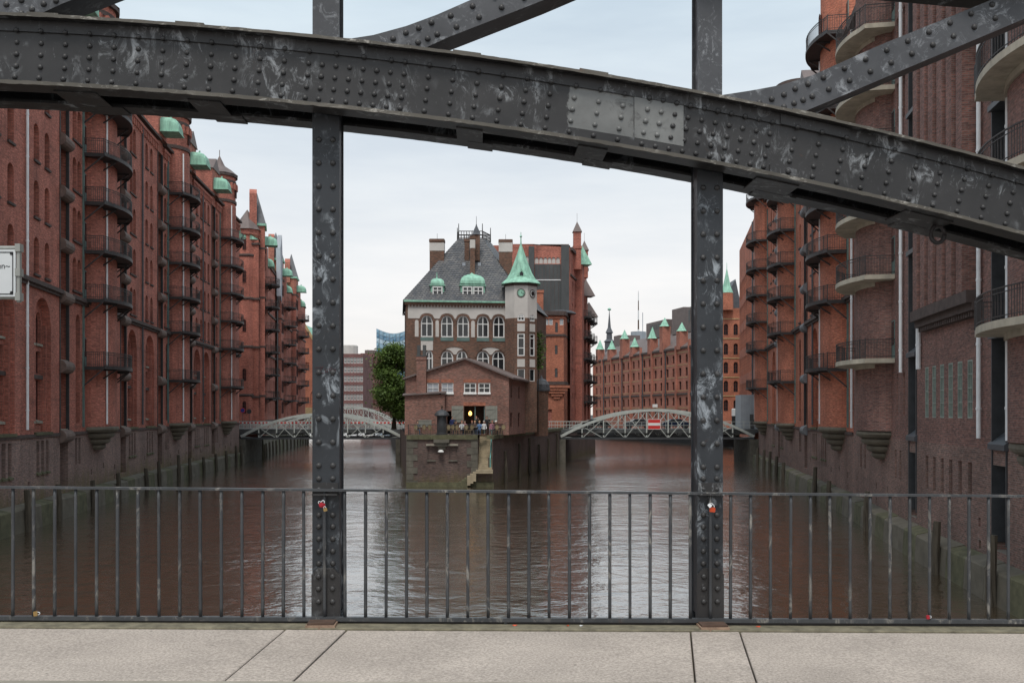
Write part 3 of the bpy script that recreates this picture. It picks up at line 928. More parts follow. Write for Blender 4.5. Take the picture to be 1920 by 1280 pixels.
bm_.tube([(0.0, 0.0, 0.014 + (hb - 0.022) * i / n_) for i in range(n_ + 1)], [0.0132 + random.uniform(-0.0003, 0.0003) for i in range(n_ + 1)], 6)
BARM = bm_.mesh('bar', ['bar'], smooth=True)
sb0, ds = BS(647, 1000, 0)[0], 0.1567
for i in range(-36, 40):
    s = sb0 + i * ds
    if abs(s) < 6.6:
        hz = ZRT(s) - ZRB(s)
        obj('bar', BARM, rail, BM(s, 0, ZRB(s)) @ Matrix.Diagonal((1, 1, hz / hb, 1)) @ Matrix.Rotation(i * 1.3, 4, 'Z') @ Matrix.Rotation(random.uniform(-0.004, 0.004), 4, 'Y'))
for s in (-4.4, PL, -0.05, PR, 4.3):
    m_ = MB()
    m_.box(-0.012, 0.012, -0.012, 0.012, zp(s) - 0.03, ZRB(s) - 0.015, 0, lambda x, y, z: BF(s + x, y, z))
    m_.build('rail_foot', 'bar', rail)
# love locks and litter
def padlock(s, z, mat, k, tilt, label, d=-0.03):
    t = thing('padlock', BF(s, d, z), label, 'padlock', 'padlocks on the railing')
    Mx = BM(s, d, z) @ Matrix.Rotation(tilt, 4, 'Y') @ Matrix.Scale(k * 0.74, 4)
    b_ = MB()
    b_.prism([(-0.02, -0.03), (0.02, -0.03), (0.024, -0.025), (0.024, 0.004), (0.018, 0.010), (-0.018, 0.010), (-0.024, 0.004), (-0.024, -0.025)], lambda a, b, dd: (a, dd, b), -0.008, 0.008)
    b_.build('body', mat, t, Mw=Mx)
    h_ = MB()
    h_.tube([(0.014 * math.cos(a), 0, 0.012 + (0.022 * math.sin(a) if 0 <= a <= math.pi else -0.004)) for a in np.linspace(-0.25, math.pi + 0.25, 11)], 0.0034, 6)
    h_.build('shackle', 'pipe', t, smooth=True, Mw=Mx)
M['lock_red'] = newmat('lock_red', 0.4, 0.2, (0.42, 0.02, 0.035))[0]
M['lock_orange'] = newmat('lock_orange', 0.4, 0.2, (0.55, 0.07, 0.02))[0]
M['lock_brass'] = newmat('lock_brass', 0.35, 0.7, (0.45, 0.30, 0.12))[0]
a, z = BS(606, 944)
padlock(a, z, 'lock_red', 1.15, 0.2, 'dark red padlock hanging in front of the left post')
padlock(a + 0.022, z - 0.035, 'lock_brass', 0.8, -0.3, 'small brass padlock below the dark red one at the left post', -0.045)
padlock(a - 0.012, z + 0.005, 'lock_red', 0.9, -0.7, 'tilted red padlock pressed against the dark red one at the left post', -0.05)
a, z = BS(1334, 952)
padlock(a, z, 'lock_orange', 1.25, 0.1, 'bright orange red padlock hanging in front of the right post')
padlock(a - 0.02, z + 0.028, 'pipe', 0.8, 0.9, 'small silver padlock above the orange one at the right post', -0.045)
a, z = BS(72, 1149)
padlock(a, z + 0.004, 'lock_brass', 1.0, 1.45, 'rusty brass padlock lying on the bottom rail at the far left', -0.03)
a, z = BS(1738, 1156)
padlock(a, z + 0.006, 'lock_red', 0.85, 1.5, 'small bright red padlock lying on the bottom rail at the right', -0.03)
for i, (px, py, col, what) in enumerate(((965, 1165, 'lock_orange', 'orange leaf scrap on the edge strip, left of centre post gap'), (1064, 1166, 'lock_orange', 'orange leaf scrap lying beside white paper on the edge strip'),
                                         (1090, 1167, 'sign_white', 'white paper scrap lying on the edge strip'), (1422, 1168, 'lock_orange', 'orange cigarette end lying right of the right post'))):
    s, z = BS(px, py, -0.06)
    m_ = MB()
    m_.add([(0.022 * math.cos(a) * random.uniform(0.6, 1.1), 0.010 * math.sin(a), 0.003 + 0.004 * math.cos(2 * a)) for a in np.linspace(0, 5.6, 8)] + [(0, 0, 0.008)], [(k, (k + 1) % 8, 8) for k in range(8)])
    tag(m_.build('litter', col, Mw=BM(s, -0.06, zp(s) + 0.0125) @ Matrix.Rotation(i * 1.1, 4, 'Z')), what, 'litter')
# street sign on its pole at the left edge
sg = thing('street_sign', (-4.55, 6.95, zp(-4.5)), 'white street name sign with black border in a grey tube frame', 'sign')
YS = 6.95
def spx(px, py, y=YS):
    return pt(px, py, y)
m_ = MB()
a, b = spx(-330, 556), spx(29, 468)
m_.box(a.x, b.x, YS, YS + 0.012, a.z, b.z)
panel = m_.build('sign_panel', 'sign_white', sg)
m_ = MB()
def frame(x0, x1, z0, z1, t, y0, y1, mb):
    mb.box(x0, x1, y0, y1, z0, z0 + t)
    mb.box(x0, x1, y0, y1, z1 - t, z1)
    mb.box(x0, x0 + t, y0, y1, z0 + t, z1 - t)
    mb.box(x1 - t, x1, y0, y1, z0 + t, z1 - t)
i_ = 0.016
frame(a.x + i_, b.x - i_, a.z + i_, b.z - i_, 0.006, YS - 0.003, YS - 0.0005, m_)
for cx_, cz in ((b.x - i_ - 0.012, a.z + i_ + 0.012), (b.x - i_ - 0.012, b.z - i_ - 0.012), (a.x + i_ + 0.012, a.z + i_ + 0.012), (a.x + i_ + 0.012, b.z - i_ - 0.012)):
    m_.lathe([(0.012, 0), (0.012, 0.0022)], n=10, fn=lambda x, y, z: (cx_ + x, YS - 0.0008 - z, cz + y))
m_.build('border', 'black', panel)
tx = bpy.data.curves.new('lettering', 'FONT')
tx.body = 'len~'
tx.size = 0.060
tx.align_x = 'RIGHT'
tx.extrude = 0.0008
to = bpy.data.objects.new('tmp_text', tx)
COL.objects.link(to)
dg = bpy.context.evaluated_depsgraph_get()
tme = bpy.data.meshes.new_from_object(to.evaluated_get(dg))
bpy.data.objects.remove(to)
tme.materials.clear()
tme.materials.append(M['black'])
tp = spx(19.0, 503.5)
obj('lettering', tme, panel, Matrix.Translation((tp.x, YS - 0.0012, tp.z)) @ Matrix.Rotation(R(90), 4, 'X'))
m_ = MB()
for py in (464, 556):
    q = spx(34, py)
    m_.tube([(-4.6, YS + 0.03, q.z), (q.x, YS + 0.03, q.z)], 0.017, 8)
e = spx(33, 510)
m_.box(e.x - 0.010, e.x + 0.012, YS + 0.005, YS + 0.035, spx(33, 566).z, spx(33, 458).z)
for py in (464, 510, 556):
    q = spx(32, py)
    m_.box(q.x - 0.014, q.x + 0.022, YS - 0.004, YS + 0.05, q.z - 0.028, q.z + 0.028)
m_.build('frame', 'sign_grey', sg)
m_ = MB()
m_.tube([(-4.6, YS + 0.03, zp(-4.6)), (-4.6, YS + 0.03, spx(0, 440).z)], 0.038, 12)
m_.build('pole', 'sign_grey', sg, smooth=True)
# ================================================================ warehouse kit
def bal_plan(h, p, n=14):
    q = [(-h, 0.0), (-h, 0.62 * p)]
    for i in range(n + 1):
        t = i / n
        q.append((-h * 0.84 + 2 * h * 0.84 * t, 0.70 * p + 0.30 * p * math.sin(math.pi * t) ** 0.8))
    return q + [(h, 0.62 * p), (h, 0.0)]
BAL = {}
def balcony_mesh(h, p, style):
    key = (h, p, style)
    if key in BAL:
        return BAL[key]
    pl = bal_plan(h, p)
    a = MB()
    th = 0.14 if style == 'iron' else 0.26
    a.prism(pl, lambda x, y, d: (x, -y, d), -th, 0.0)
    if style == 'iron':
        for (x, y), (x2, y2) in zip(pl[1:], pl[2:-1]):
            a.bar((x, -y, -0.06), (x2, -y2, -0.06), 0.05, 0.24)
        for x, yo in ((-h + 0.05, 1.5), (-h * 0.5, 1.95), (h * 0.5, 1.95), (h - 0.05, 1.5)):
            a.bar((x, 0.05, -1.55), (x, -yo, -0.16), 0.09, 0.09)
            a.bar((x, 0.05, -0.2), (x, -yo, -0.2), 0.07, 0.12)
    else:
        a.prism([(x * 0.62, y * 0.58) for x, y in pl], lambda x, y, d: (x, -y, d), -0.50, -0.26)
    b = MB()
    path = [(x, -y, 0) for x, y in pl]
    hr = 1.05
    for zz, t in ((hr, 0.045), (hr - 0.16, 0.028), (0.12, 0.03)):
        for q, r in zip(path, path[1:]):
            b.bar((q[0], q[1] * 0.985, zz), (r[0], r[1] * 0.985, zz), t, t)
    acc = 0.0
    for q, r in zip(path, path[1:]):
        ln = math.dist(q, r)
        k = max(1, int(ln / 0.15))
        for i in range(k):
            x, y = q[0] + (r[0] - q[0]) * i / k, (q[1] + (r[1] - q[1]) * i / k) * 0.985
            b.box(x - 0.011, x + 0.011, y - 0.011, y + 0.011, 0.0, hr)
    for i in (1, 2, -3, -2):
        x, y = path[i][0], path[i][1] * 0.985
        b.box(x - 0.03, x + 0.03, y - 0.03, y + 0.03, 0.0, hr + 0.06)
    BAL[key] = (a.mesh('balcony', ['iron' if style == 'iron' else 'concrete_b']), b.mesh('balcony_railing', ['iron'], fix=False))
    return BAL[key]
def balcony(fc, s, z, h, p, style, parent, out=0.0):
    a, b = balcony_mesh(h, p, style)
    o = obj('balcony', a, parent, fc.M(s, out, z))
    obj('balcony_railing', b, o, I4, local=True)
    return o
def drum(fc, s, a, b, z0, z1, out, mat, parent, full=False, n=14, name='stair_tower'):
    m_ = MB()
    rng = np.linspace(-math.pi / 2, math.pi * 1.5 if full else math.pi / 2, (2 * n if full else n) + 1)
    P = lambda t, z: fc.P(s + a * math.sin(t), out + b * math.cos(t), z)
    for t0, t1 in zip(rng, rng[1:]):
        m_.quad(P(t0, z0), P(t1, z0), P(t1, z1), P(t0, z1))
    ring = [P(t, z1) for t in rng]
    m_.add(ring, [tuple(range(len(ring)))])
    m_.add([P(t, z0) for t in rng], [tuple(range(len(ring) - 1, -1, -1))])
    return m_.build(name, mat, parent)
def drum_ring(m_, fc, s, a, b, z0, z1, out, grow, mi=0, full=False, n=14):
    rng = np.linspace(-math.pi / 2, math.pi * 1.5 if full else math.pi / 2, (2 * n if full else n) + 1)
    P = lambda t, z, g: fc.P(s + (a + g) * math.sin(t), out + (b + g) * math.cos(t), z)
    for t0, t1 in zip(rng, rng[1:]):
        m_.quad(P(t0, z0, grow), P(t1, z0, grow), P(t1, z1, grow), P(t0, z1, grow), mi)
        m_.quad(P(t0, z1, grow), P(t1, z1, grow), P(t1, z1, -0.3), P(t0, z1, -0.3), mi)
        m_.quad(P(t0, z0, grow), P(t0, z0, -0.3), P(t1, z0, -0.3), P(t1, z0, grow), mi)
def corbel(fc, s, a, b, ztop, zbot, out, parent, n=4):
    m_ = MB()
    for i in range(n):
        k0 = 1 - 0.20 * i
        z1, z0 = ztop - (ztop - zbot) * i / n, ztop - (ztop - zbot) * (i + 1) / n
        prof = [(k0 - 0.16, z0), (k0 - 0.03, z0 + 0.10), (k0 + 0.02, (z0 + z1) / 2), (k0 + 0.01, z1 - 0.08), (k0 - 0.05, z1)]
        rng = np.linspace(-math.pi / 2, math.pi / 2, 13)
        for (ka, za), (kb, zb_) in zip(prof, prof[1:]):
            for t0, t1 in zip(rng, rng[1:]):
                m_.quad(*[fc.P(s + a * k * math.sin(t), out + b * k * math.cos(t), z) for t, k, z in ((t0, ka, za), (t1, ka, za), (t1, kb, zb_), (t0, kb, zb_))])
    return m_.build('stone_corbel', 'ledge', parent)
def hood_mesh(w=2.3, p=1.75, h=1.5):
    m_ = MB()
    secs = [(-0.6, 1.0), (0.0, 1.0), (p * 0.5, 0.97), (p * 0.78, 0.86), (p * 0.93, 0.68), (p, 0.42)]
    n = 10
    vs_ = []
    for o_, k in secs:
        ww = w / 2 * (0.86 + 0.14 * k)
        vs_ += [(-ww, -o_, 0.0)]
        for i in range(n + 1):
            a = math.pi * (1 - i / n)
            vs_.append((ww * math.copysign(abs(math.cos(a)) ** 0.6, math.cos(a)), -o_, h * k * (0.38 + 0.62 * math.sin(a) ** 0.8)))
        vs_ += [(ww, -o_, 0.0)]
    q = n + 3
    fs = [(i * q + j, i * q + j + 1, (i + 1) * q + j + 1, (i + 1) * q + j) for i in range(len(secs) - 1) for j in range(q - 1)]
    fs += [tuple(range(q)), tuple((len(secs) - 1) * q + j for j in range(q))]
    m_.add(vs_, fs)
    m_.box(-w / 2 - 0.06, w / 2 + 0.06, -p - 0.06, 0.5, -0.13, 0.0)
    m_.box(-0.05, 0.05, -p * 0.5, -p * 0.4, h * 0.95, h + 0.25)
    return m_.mesh('winch_hood', ['copper'])
HOOD = hood_mesh()
HOODS = hood_mesh(2.0, 1.9, 1.35)
def load_meshes(w):
    d = MB()
    d.box(-w / 2, w / 2, 0.0, 0.05, 0.0, 2.9, 0)
    d.box(-w / 2, -w / 2 + 0.10, -0.06, 0.0, 0.0, 2.9, 1)
    d.box(w / 2 - 0.10, w / 2, -0.06, 0.0, 0.0, 2.9, 1)
    d.box(-0.03, 0.03, -0.03, 0.0, 0.0, 2.9, 1)
    for i in range(-3, 4):
        d.box(i * w / 8 - 0.012, i * w / 8 + 0.012, -0.016, 0.0, 0.05, 2.85, 1)
    d.box(-w / 2 + 0.1, w / 2 - 0.1, -0.04, 0.0, 1.35, 1.5, 1)
    r = MB()
    n = 10
    r.tube([(-w / 2 + 0.02, 0, 0), (w / 2 - 0.02, 0, 0)], 0.45, 14, 0)
    s_ = MB()
    s_.box(-w / 2, w / 2, 0.02, 0.5, 0.40, 0.50, 0)
    return d, r, s_
LW = 2.1
_d, _r, _s = load_meshes(LW)
DOORM = _d.mesh('loading_door', ['wood_dark', 'iron'])
ROLLM = _r.mesh('bumper_roll', ['roll'], smooth=False)
ROLLG = _r.mesh('bumper_roll', ['roll_grey'], smooth=False)
LSILL = _s.mesh('door_sill', ['sill_stone'])
jm = MB()
jm.box(-0.55, 0.55, 0.0, 0.06, 0.0, 2.15, 0)
jm.box(-0.45, -0.04, -0.02, 0.0, 0.75, 2.05, 1)
jm.box(0.04, 0.45, -0.02, 0.0, 0.75, 2.05, 1)
DRUMDOOR = jm.mesh('door', ['teal_paint', 'glass'])
def downpipe(fc, s, z0, z1, parent, mat='pipe', out=0.12, r=0.075):
    m_ = MB()
    m_.tube([fc.P(s, out, z0), fc.P(s, out, z1)], r, 8, 0)
    z = z0 + 1.2
    while z < z1:
        m_.tube([fc.P(s, out, z - 0.05), fc.P(s, out, z + 0.05)], r * 1.22, 8, 0)
        z += 2.6
    return m_.build('downpipe', mat, parent)
FLOORS = [15.3, 18.9, 22.5, 26.1, 29.7]
def warehouse(fc, name, label, s0, s1, wins, niches, narrows, loads, pipes, towers, bmat, lowmat, roll, gable_h=3.1, eave=34.3, hood=None, top_tower=38.6, floor_bal=(10.5, 15.5, 19.1, 22.7, 26.3, 29.9), winstyle='panel', back=18.0, roofmat='roof_brown', cone=True, hood_px=None):
    p0 = fc.P((s0 + s1) / 2, 0, 5.0)
    t = thing(name, p0, label, 'warehouse')
    ops, low = [], []
    for s in wins:
        for z in FLOORS:
            ops.append(op(s, 0.98, z + 0.55, 2.35, 0.45, 0.58))
    for s in narrows:
        ops.append(op(s, 1.0, 6.3, 7.9, 0.5, 0.42))
    for s in niches:
        ops.append(op(s, 3.3, 5.75, 8.75, 1.75, 0.50))
    for s in loads:
        ops.append(op(s, LW, 5.62, eave - 1.2 - 5.62, 0.0, 0.70))
    w = MB()
    wall(w, fc, s0, s1, 5.6, eave, ops, 0.0, 0, 0, 2.5)
    # niche backs with their own openings, plus a stepped inner arch
    for s in niches:
        inner = []
        for e in (-0.72, 0.72):
            inner += [op(s + e, 0.98, 6.5, 2.7, 0, 0.3), op(s + e, 0.98, 9.6, 1.45, 0, 0.3), op(s + e, 0.98, 11.55, 2.1, 0.49, 0.3)]
        wall(w, fc, s - 1.65, s + 1.65, 5.75, 14.5, inner, -0.5, 0, 0, 5)
        for e in (-1, 1):
            o_ = op(s, 3.3, 5.75, 8.75, 1.75)
            band(w, fc, s + e * 1.65 - (0.28 if e > 0 else 0), s + e * 1.65 + (0.28 if e < 0 else 0), 5.75, 12.8, -0.5, -0.24, 0, 5)
        band(w, fc, s - 1.37, s + 1.37, 9.25, 9.5, -0.5, -0.40, 1, 5)
    for s in loads:
        wall(w, fc, s - LW / 2, s + LW / 2, 5.6, eave, (), -0.68, 0, 0, 5)
    # string course, plinth and eaves with corbels
    cuts = sorted([s0] + [x for s in loads for x in (s - LW / 2 - 0.05, s + LW / 2 + 0.05)] + [s1])
    for a, b in zip(cuts[::2], cuts[1::2]):
        if b - a > 0.3:
            band(w, fc, a, b, 14.95, 15.15, 0, 0.18, 1)
            band(w, fc, a, b, 15.15, 15.42, 0, 0.34, 1)
            band(w, fc, a, b, 5.48, 5.70, 0, 0.10, 1)
            band(w, fc, a, b, eave - 0.75, eave - 0.45, 0, 0.22, 0)
            band(w, fc, a, b, eave - 0.25, eave, 0, 0.45, 1)
            k = int((b - a) / 0.62)
            for i in range(k):
                x = a + (b - a) * (i + 0.5) / k
                band(w, fc, x - 0.13, x + 0.13, eave - 1.35, eave - 0.75, 0, 0.17, 0)
    wo_ = w.build('wall', [bmat, 'cornice'], t, fix=False)
    for s in wins:
        for z in FLOORS:
            window(fc, s, z + 0.55, 0.98, 2.35, 0.45, winstyle, 0.58, t, sill='cornice')
    for s in narrows:
        window(fc, s, 6.3, 1.0, 7.9, 0.5, winstyle, 0.42, t)
    for s in niches:
        for e in (-0.72, 0.72):
            window(fc, s + e, 6.5, 0.98, 2.7, 0, winstyle, 0.3, t, out=-0.5, sill='sill_stone')
            window(fc, s + e, 9.6, 0.98, 1.45, 0, winstyle, 0.3, t, out=-0.5)
            window(fc, s + e, 11.55, 0.98, 2.1, 0.49, winstyle, 0.3, t, out=-0.5, sill='sill_stone')
        m_ = MB()
        band(m_, fc, s - 1.64, s + 1.64, 5.62, 5.80, -0.49, 0.16, 0, 5)
        m_.build('niche_sill', 'stone_moss', t)
    # basement
    lo = MB()
    lops = []
    for s in niches:
        lops += [op(s + e, 0.56, 3.2, 2.05, 0, 0.35) for e in (-0.92, 0, 0.92)]
    for s in narrows:
        lops += [op(s + e, 0.5, 3.3, 1.95, 0, 0.35) for e in (-0.4, 0.4)]
    for s in loads:
        lops.append(op(s, LW - 0.3, 1.9, 3.3, 0, 0.75))
    k = int((s1 - s0) / 3.4)
    for i in range(k):
        x = s0 + (s1 - s0) * (i + 0.37) / k
        if not any(o_['a'] - 0.4 < x < o_['b'] + 0.4 for o_ in lops):
            lops.append(op(x, 0.30, 2.35 + 0.3 * (i % 2), 0.42, 0, 0.3))
            lops.append(op(x + 0.02, 0.26, 1.55, 0.36, 0, 0.3)) if i % 3 == 0 else None
    wall(lo, fc, s0, s1, -1.0, 5.6, lops, 0.0, 0, 0, 2.5)
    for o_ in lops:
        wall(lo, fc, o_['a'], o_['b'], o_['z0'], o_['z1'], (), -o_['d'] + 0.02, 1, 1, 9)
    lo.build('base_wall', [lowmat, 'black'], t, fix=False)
    for s in niches:
        for e in (-0.92, 0, 0.92):
            window(fc, s + e, 3.2, 0.56, 2.05, 0, 'slit', 0.30, t, name='basement_window', sill='stone_moss')
    # loading bays
    for i, s in enumerate(loads):
        for j, z in enumerate([5.95, 10.75] + [f + 0.25 for f in FLOORS]):
            if (i + j) % 5 != 3:
                o_ = obj('loading_door', DOORM, t, fc.M(s, -0.58, z))
            rr = obj('bumper_roll', roll, t, fc.M(s, 0.0, z - 0.52))
            obj('door_sill', LSILL, rr, I4, local=True)
        for e in (-1, 1):
            m_ = MB()
            band(m_, fc, s + e * (LW / 2 - 0.06) - 0.06, s + e * (LW / 2 - 0.06) + 0.06, 5.7, eave - 1.2, -0.16, 0.05, 0, 9)
            m_.build('iron_jamb', 'iron', t)
        # gabled dormer with copper winch hood
        gz = eave + gable_h
        m_ = MB()
        band(m_, fc, s - 1.75, s + 1.75, eave - 0.01, gz, -2.2, 0.28, 0, 9)
        m_.prism([(-2.0, gz), (2.0, gz), (0.0, gz + 1.6)], lambda a, b, d: fc.P(s + a, d, b), -2.6, 0.42, 1)
        gd = m_.build('gable_dormer', [bmat, roofmat], t)
        obj('winch_hood', HOOD, gd, fc.M(s, 0.28, eave + 0.75))
    for s, mat_ in pipes:
        downpipe(fc, s, 6.0, eave - 0.4, t, mat_, 0.13, 0.085)
    # stair towers with balconies
    for s, h, p, da, db in towers:
        st = drum(fc, s, da, db, 6.0, eave + 0.2, 0.0, bmat, t)
        corbel(fc, s, da + 0.1, db + 0.15, 6.0, 4.2, 0.0, t)
        up = drum(fc, s, da * 0.86, db + 0.75, eave - 0.5, top_tower, -0.75, bmat, t, full=True, name='turret')
        m_ = MB()
        for zz, g in ((eave + 0.5, 0.14), (top_tower - 1.2, 0.10), (top_tower - 0.35, 0.26)):
            drum_ring(m_, fc, s, da * 0.86, db + 0.75, zz, zz + 0.35, -0.75, g, 1, True)
        for k in range(22):
            a_ = 2 * math.pi * k / 22
            c_ = fc.P(s + (da * 0.86 + 0.1) * math.sin(a_), -0.75 + (db + 0.85) * math.cos(a_), top_tower - 1.2)
            m_.box(c_[0] - 0.16, c_[0] + 0.16, c_[1] - 0.16, c_[1] + 0.16, top_tower - 2.0, top_tower - 1.2, 0)
        m_.build('turret_cornice', [bmat, 'cornice'], up, fix=False)
        if cone:
            m_ = MB()
            m_.lathe([(1.0, 0), (0.62, 0.75), (0.30, 1.25), (0.24, 1.5), (0.02, 2.6)], n=12, fn=lambda x, y, z: fc.P(s + x * (da * 0.86 + 0.35), -0.75 + y * (db + 1.1), top_tower + z))
            m_.tube([fc.P(s, -0.75, top_tower + 2.5), fc.P(s, -0.75, top_tower + 3.4)], 0.05, 6)
            m_.build('cone_roof', roofmat, up)
        tw = Fac([fc.P(s - 1.0, db + 0.78, 0)[:2], fc.P(s + 1.0, db + 0.78, 0)[:2]])
        window(fc, s, eave + 1.3, 0.8, 1.7, 0.4, 'dark', 0.0, up, out=db + 0.02)
        for zf in floor_bal:
            balcony(fc, s, zf, h, p, 'iron', t)
            for e in (-1, 1):
                obj('door', DRUMDOOR, st, fc.M(s + e * (da + 0.5), 0.03, zf) @ Matrix.Diagonal((0.72, 1, 1, 1)))
        for sgn in (-1, 1):
            m_ = MB()
            m_.box(-0.09, 0.09, -0.12, 0.05, 6.0, eave, 0, lambda x, y, z: tuple(fc.M(s + sgn * (h - 0.05), 0, 0) @ Vector((x, y, z))))
            m_.build('iron_column', 'teal_paint', t)
        ph = -0.62
        m_ = MB()
        pth = [fc.P(s + (da + 0.1) * math.sin(ph), (db + 0.1) * math.cos(ph), z) for z in (6.2, 9.0, 9.6, eave)]
        m_.tube(pth, 0.075, 8)
        m_.build('downpipe', 'pipe', t)
    # roof behind the eaves
    m_ = MB()
    n = max(2, int((s1 - s0) / 4))
    for i in range(n):
        a, b = s0 + (s1 - s0) * i / n, s0 + (s1 - s0) * (i + 1) / n
        m_.quad(fc.P(a, 0.45, eave), fc.P(b, 0.45, eave), fc.P(b, -5.5, eave + 4.0), fc.P(a, -5.5, eave + 4.0))
        m_.quad(fc.P(a, -5.5, eave + 4.0), fc.P(b, -5.5, eave + 4.0), fc.P(b, -back, eave + 4.3), fc.P(a, -back, eave + 4.3))
    m_.build('roof', roofmat, t, fix=False)
    m_ = MB()
    for s in (s0, s1):
        m_.add([fc.P(s, 0, -1), fc.P(s, -back, -1), fc.P(s, -back, eave + 4.3), fc.P(s, -5.5, eave + 4.0), fc.P(s, 0, eave)], [(0, 1, 2, 3, 4)])
    for i in range(n):
        a, b = s0 + (s1 - s0) * i / n, s0 + (s1 - s0) * (i + 1) / n
        m_.quad(fc.P(a, -back, -1), fc.P(b, -back, -1), fc.P(b, -back, eave + 4.3), fc.P(a, -back, eave + 4.3))
    m_.build('end_wall', bmat, t, fix=False)
    return t
# ---------------------------------------------------------------- left warehouse
X = LEFT.px
lo_ = [X(-30) - 0.5, X(120), X(231), X(300), X(356), X(400)]
T1, T2, T3 = (lo_[1] + lo_[2]) / 2, (lo_[3] + lo_[4]) / 2, X(412) + 3.4
warehouse(LEFT, 'brick_warehouse', 'long dark red brick warehouse with iron balcony towers on the left bank', 4.0, LEFT.L - 0.2,
          [X(20), X(68), X(88), X(140), X(149), X(246), X(252), X(275), X(284), X(310), X(315), X(369), X(377), X(384), X(391), X(406.5)] + [lo_[0] - 2.6, lo_[0] - 5, X(-8)],
          [X(15) - 0.6, X(80), X(248), X(281), X(369.5), X(387)], [X(146), X(313), X(406)], lo_, [(X(47), 'pipe'), (X(265), 'pipe_dark'), (X(379), 'pipe_dark')],
          [(T1, 3.8, 2.45, 2.8, 1.35), (T2, 3.3, 2.45, 2.6, 1.35), (T3, 3.4, 2.3, 2.6, 1.3)], 'brick_red', 'brick_base', ROLLM)
# ---------------------------------------------------------------- right warehouse with iron balconies
X = RIGHT.px
sM0, sM1 = RIGHT.Y(133.5), RIGHT.Y(66.6)
YR = RIGHT.Y
warehouse(RIGHT, 'brick_warehouse', 'orange red brick warehouse with stacked iron balconies on the right bank', sM0, sM1,
          [YR(y) for y in (79.2, 81.4, 84.2, 86.3, 92.4, 105.2, 107.5, 115.5, 118.0)], [YR(80.3), YR(85.0), YR(106.5), YR(116.4)], [YR(92.6), YR(94)],
          [YR(89.3), YR(111.2)], [(YR(88) + 2.9, 'pipe_dark'), (YR(78.2), 'pipe_dark'), (YR(67.2), 'pipe')],
          [(YR(72.4), 3.8, 2.4, 2.8, 1.35), (YR(98.8), 3.6, 2.4, 2.7, 1.35), (YR(124.5), 3.6, 2.4, 2.7, 1.35)], 'brick_red2', 'brick_brown_low', ROLLG, top_tower=41.0, cone=False,
          floor_bal=(10.3, 15.2, 18.8, 22.2, 25.6, 29.2, 34.6), winstyle='dark')
# ---------------------------------------------------------------- near right warehouse, brown brick with concrete balconies
fc = RIGHT
sN0, sN1 = sM1 + 0.02, RIGHT.L
nw = thing('brick_warehouse', fc.P(YR(48), 0, 5), 'dark brown brick warehouse with ribbed wall and concrete balconies at the right edge', 'warehouse')
rib0, rib1 = X(1733), X(1838)
nR = 6
ribs = [rib0 + (rib1 - rib0) * (i + 0.5) / nR for i in range(nR)]
loadsN = [X(1711.5), X(1874)]
EV = 34.3
ops = [op(s, LW * 0.82, 5.62, 27.0, 0, 0.7) for s in loadsN]
w6 = [rib0 + (rib1 - rib0) * (i + 0.35) / 6.3 for i in range(6)]
ops += [op(s, 0.62, 6.8, 2.45, 0, 0.14) for s in w6]
drumN, drumE = YR(57.2), YR(31.8)
extraN = [X(1683), X(1686) + 1.2, YR(63.6), YR(64.8), YR(62.3)]
for s in extraN:
    for z in [6.9] + [f + 0.4 for f in FLOORS]:
        ops.append(op(s, 0.5, z, 2.3, 0, 0.28))
w = MB()
wall(w, fc, sN0, sN1, 5.6, EV, ops, 0.0, 0, 0, 2.5)
for s in loadsN:
    wall(w, fc, s - LW / 2, s + LW / 2, 5.6, EV, (), -0.68, 0, 0, 5)
for i, s in enumerate(ribs):
    ww = (rib1 - rib0) / nR
    band(w, fc, s - ww * 0.28, s + ww * 0.28, 12.0, EV - 1.0, 0, 0.62, 0, 9)
band(w, fc, rib0 - 0.3, rib1 + 0.3, 11.5, 12.0, 0, 0.62, 1, 3)
band(w, fc, rib0 - 0.3, rib1 + 0.3, 11.2, 11.5, 0, 0.40, 1, 3)
k = int((rib1 - rib0) / 0.3)
for i in range(k):
    x = rib0 + (rib1 - rib0) * (i + 0.5) / k
    band(w, fc, x - 0.07, x + 0.07, 10.98, 11.2, 0, 0.30, 1, 9)
band(w, fc, sN0, sN1, EV - 0.5, EV, 0, 0.4, 1, 3)
w.build('wall', ['brick_brown', 'cornice'], nw, fix=False)
for s in w6:
    window(fc, s, 6.8, 0.62, 2.45, 0, 'green', 0.10, nw)
for s in extraN:
    for z in [6.9] + [f + 0.4 for f in FLOORS]:
        window(fc, s, z, 0.5, 2.3, 0, 'green', 0.22, nw)
lo = MB()
lops = [op(s, 0.48, 3.35, 1.6, 0, 0.4) for s in w6] + [op(s, LW * 0.78, 1.7, 3.3, 0, 0.75) for s in loadsN]
lops += [op(x, 0.45, 3.4, 1.6, 0, 0.4) for x in (YR(64.8), YR(63.4), YR(53.2), YR(52.2))]
for i in range(15):
    x = sN0 + (sN1 - sN0) * (i + 0.4) / 15
    if not any(o_['a'] - 0.5 < x < o_['b'] + 0.5 for o_ in lops):
        lops.append(op(x, 0.28, 2.4, 0.36, 0, 0.3))
        lops.append(op(x + 0.05, 0.28, 1.5, 0.36, 0, 0.3))
wall(lo, fc, sN0, sN1, -1.0, 5.6, lops, 0, 0, 0, 2.5)
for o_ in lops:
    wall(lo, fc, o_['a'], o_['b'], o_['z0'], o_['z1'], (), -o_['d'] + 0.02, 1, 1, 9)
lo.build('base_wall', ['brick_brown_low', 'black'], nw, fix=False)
gm = MB()
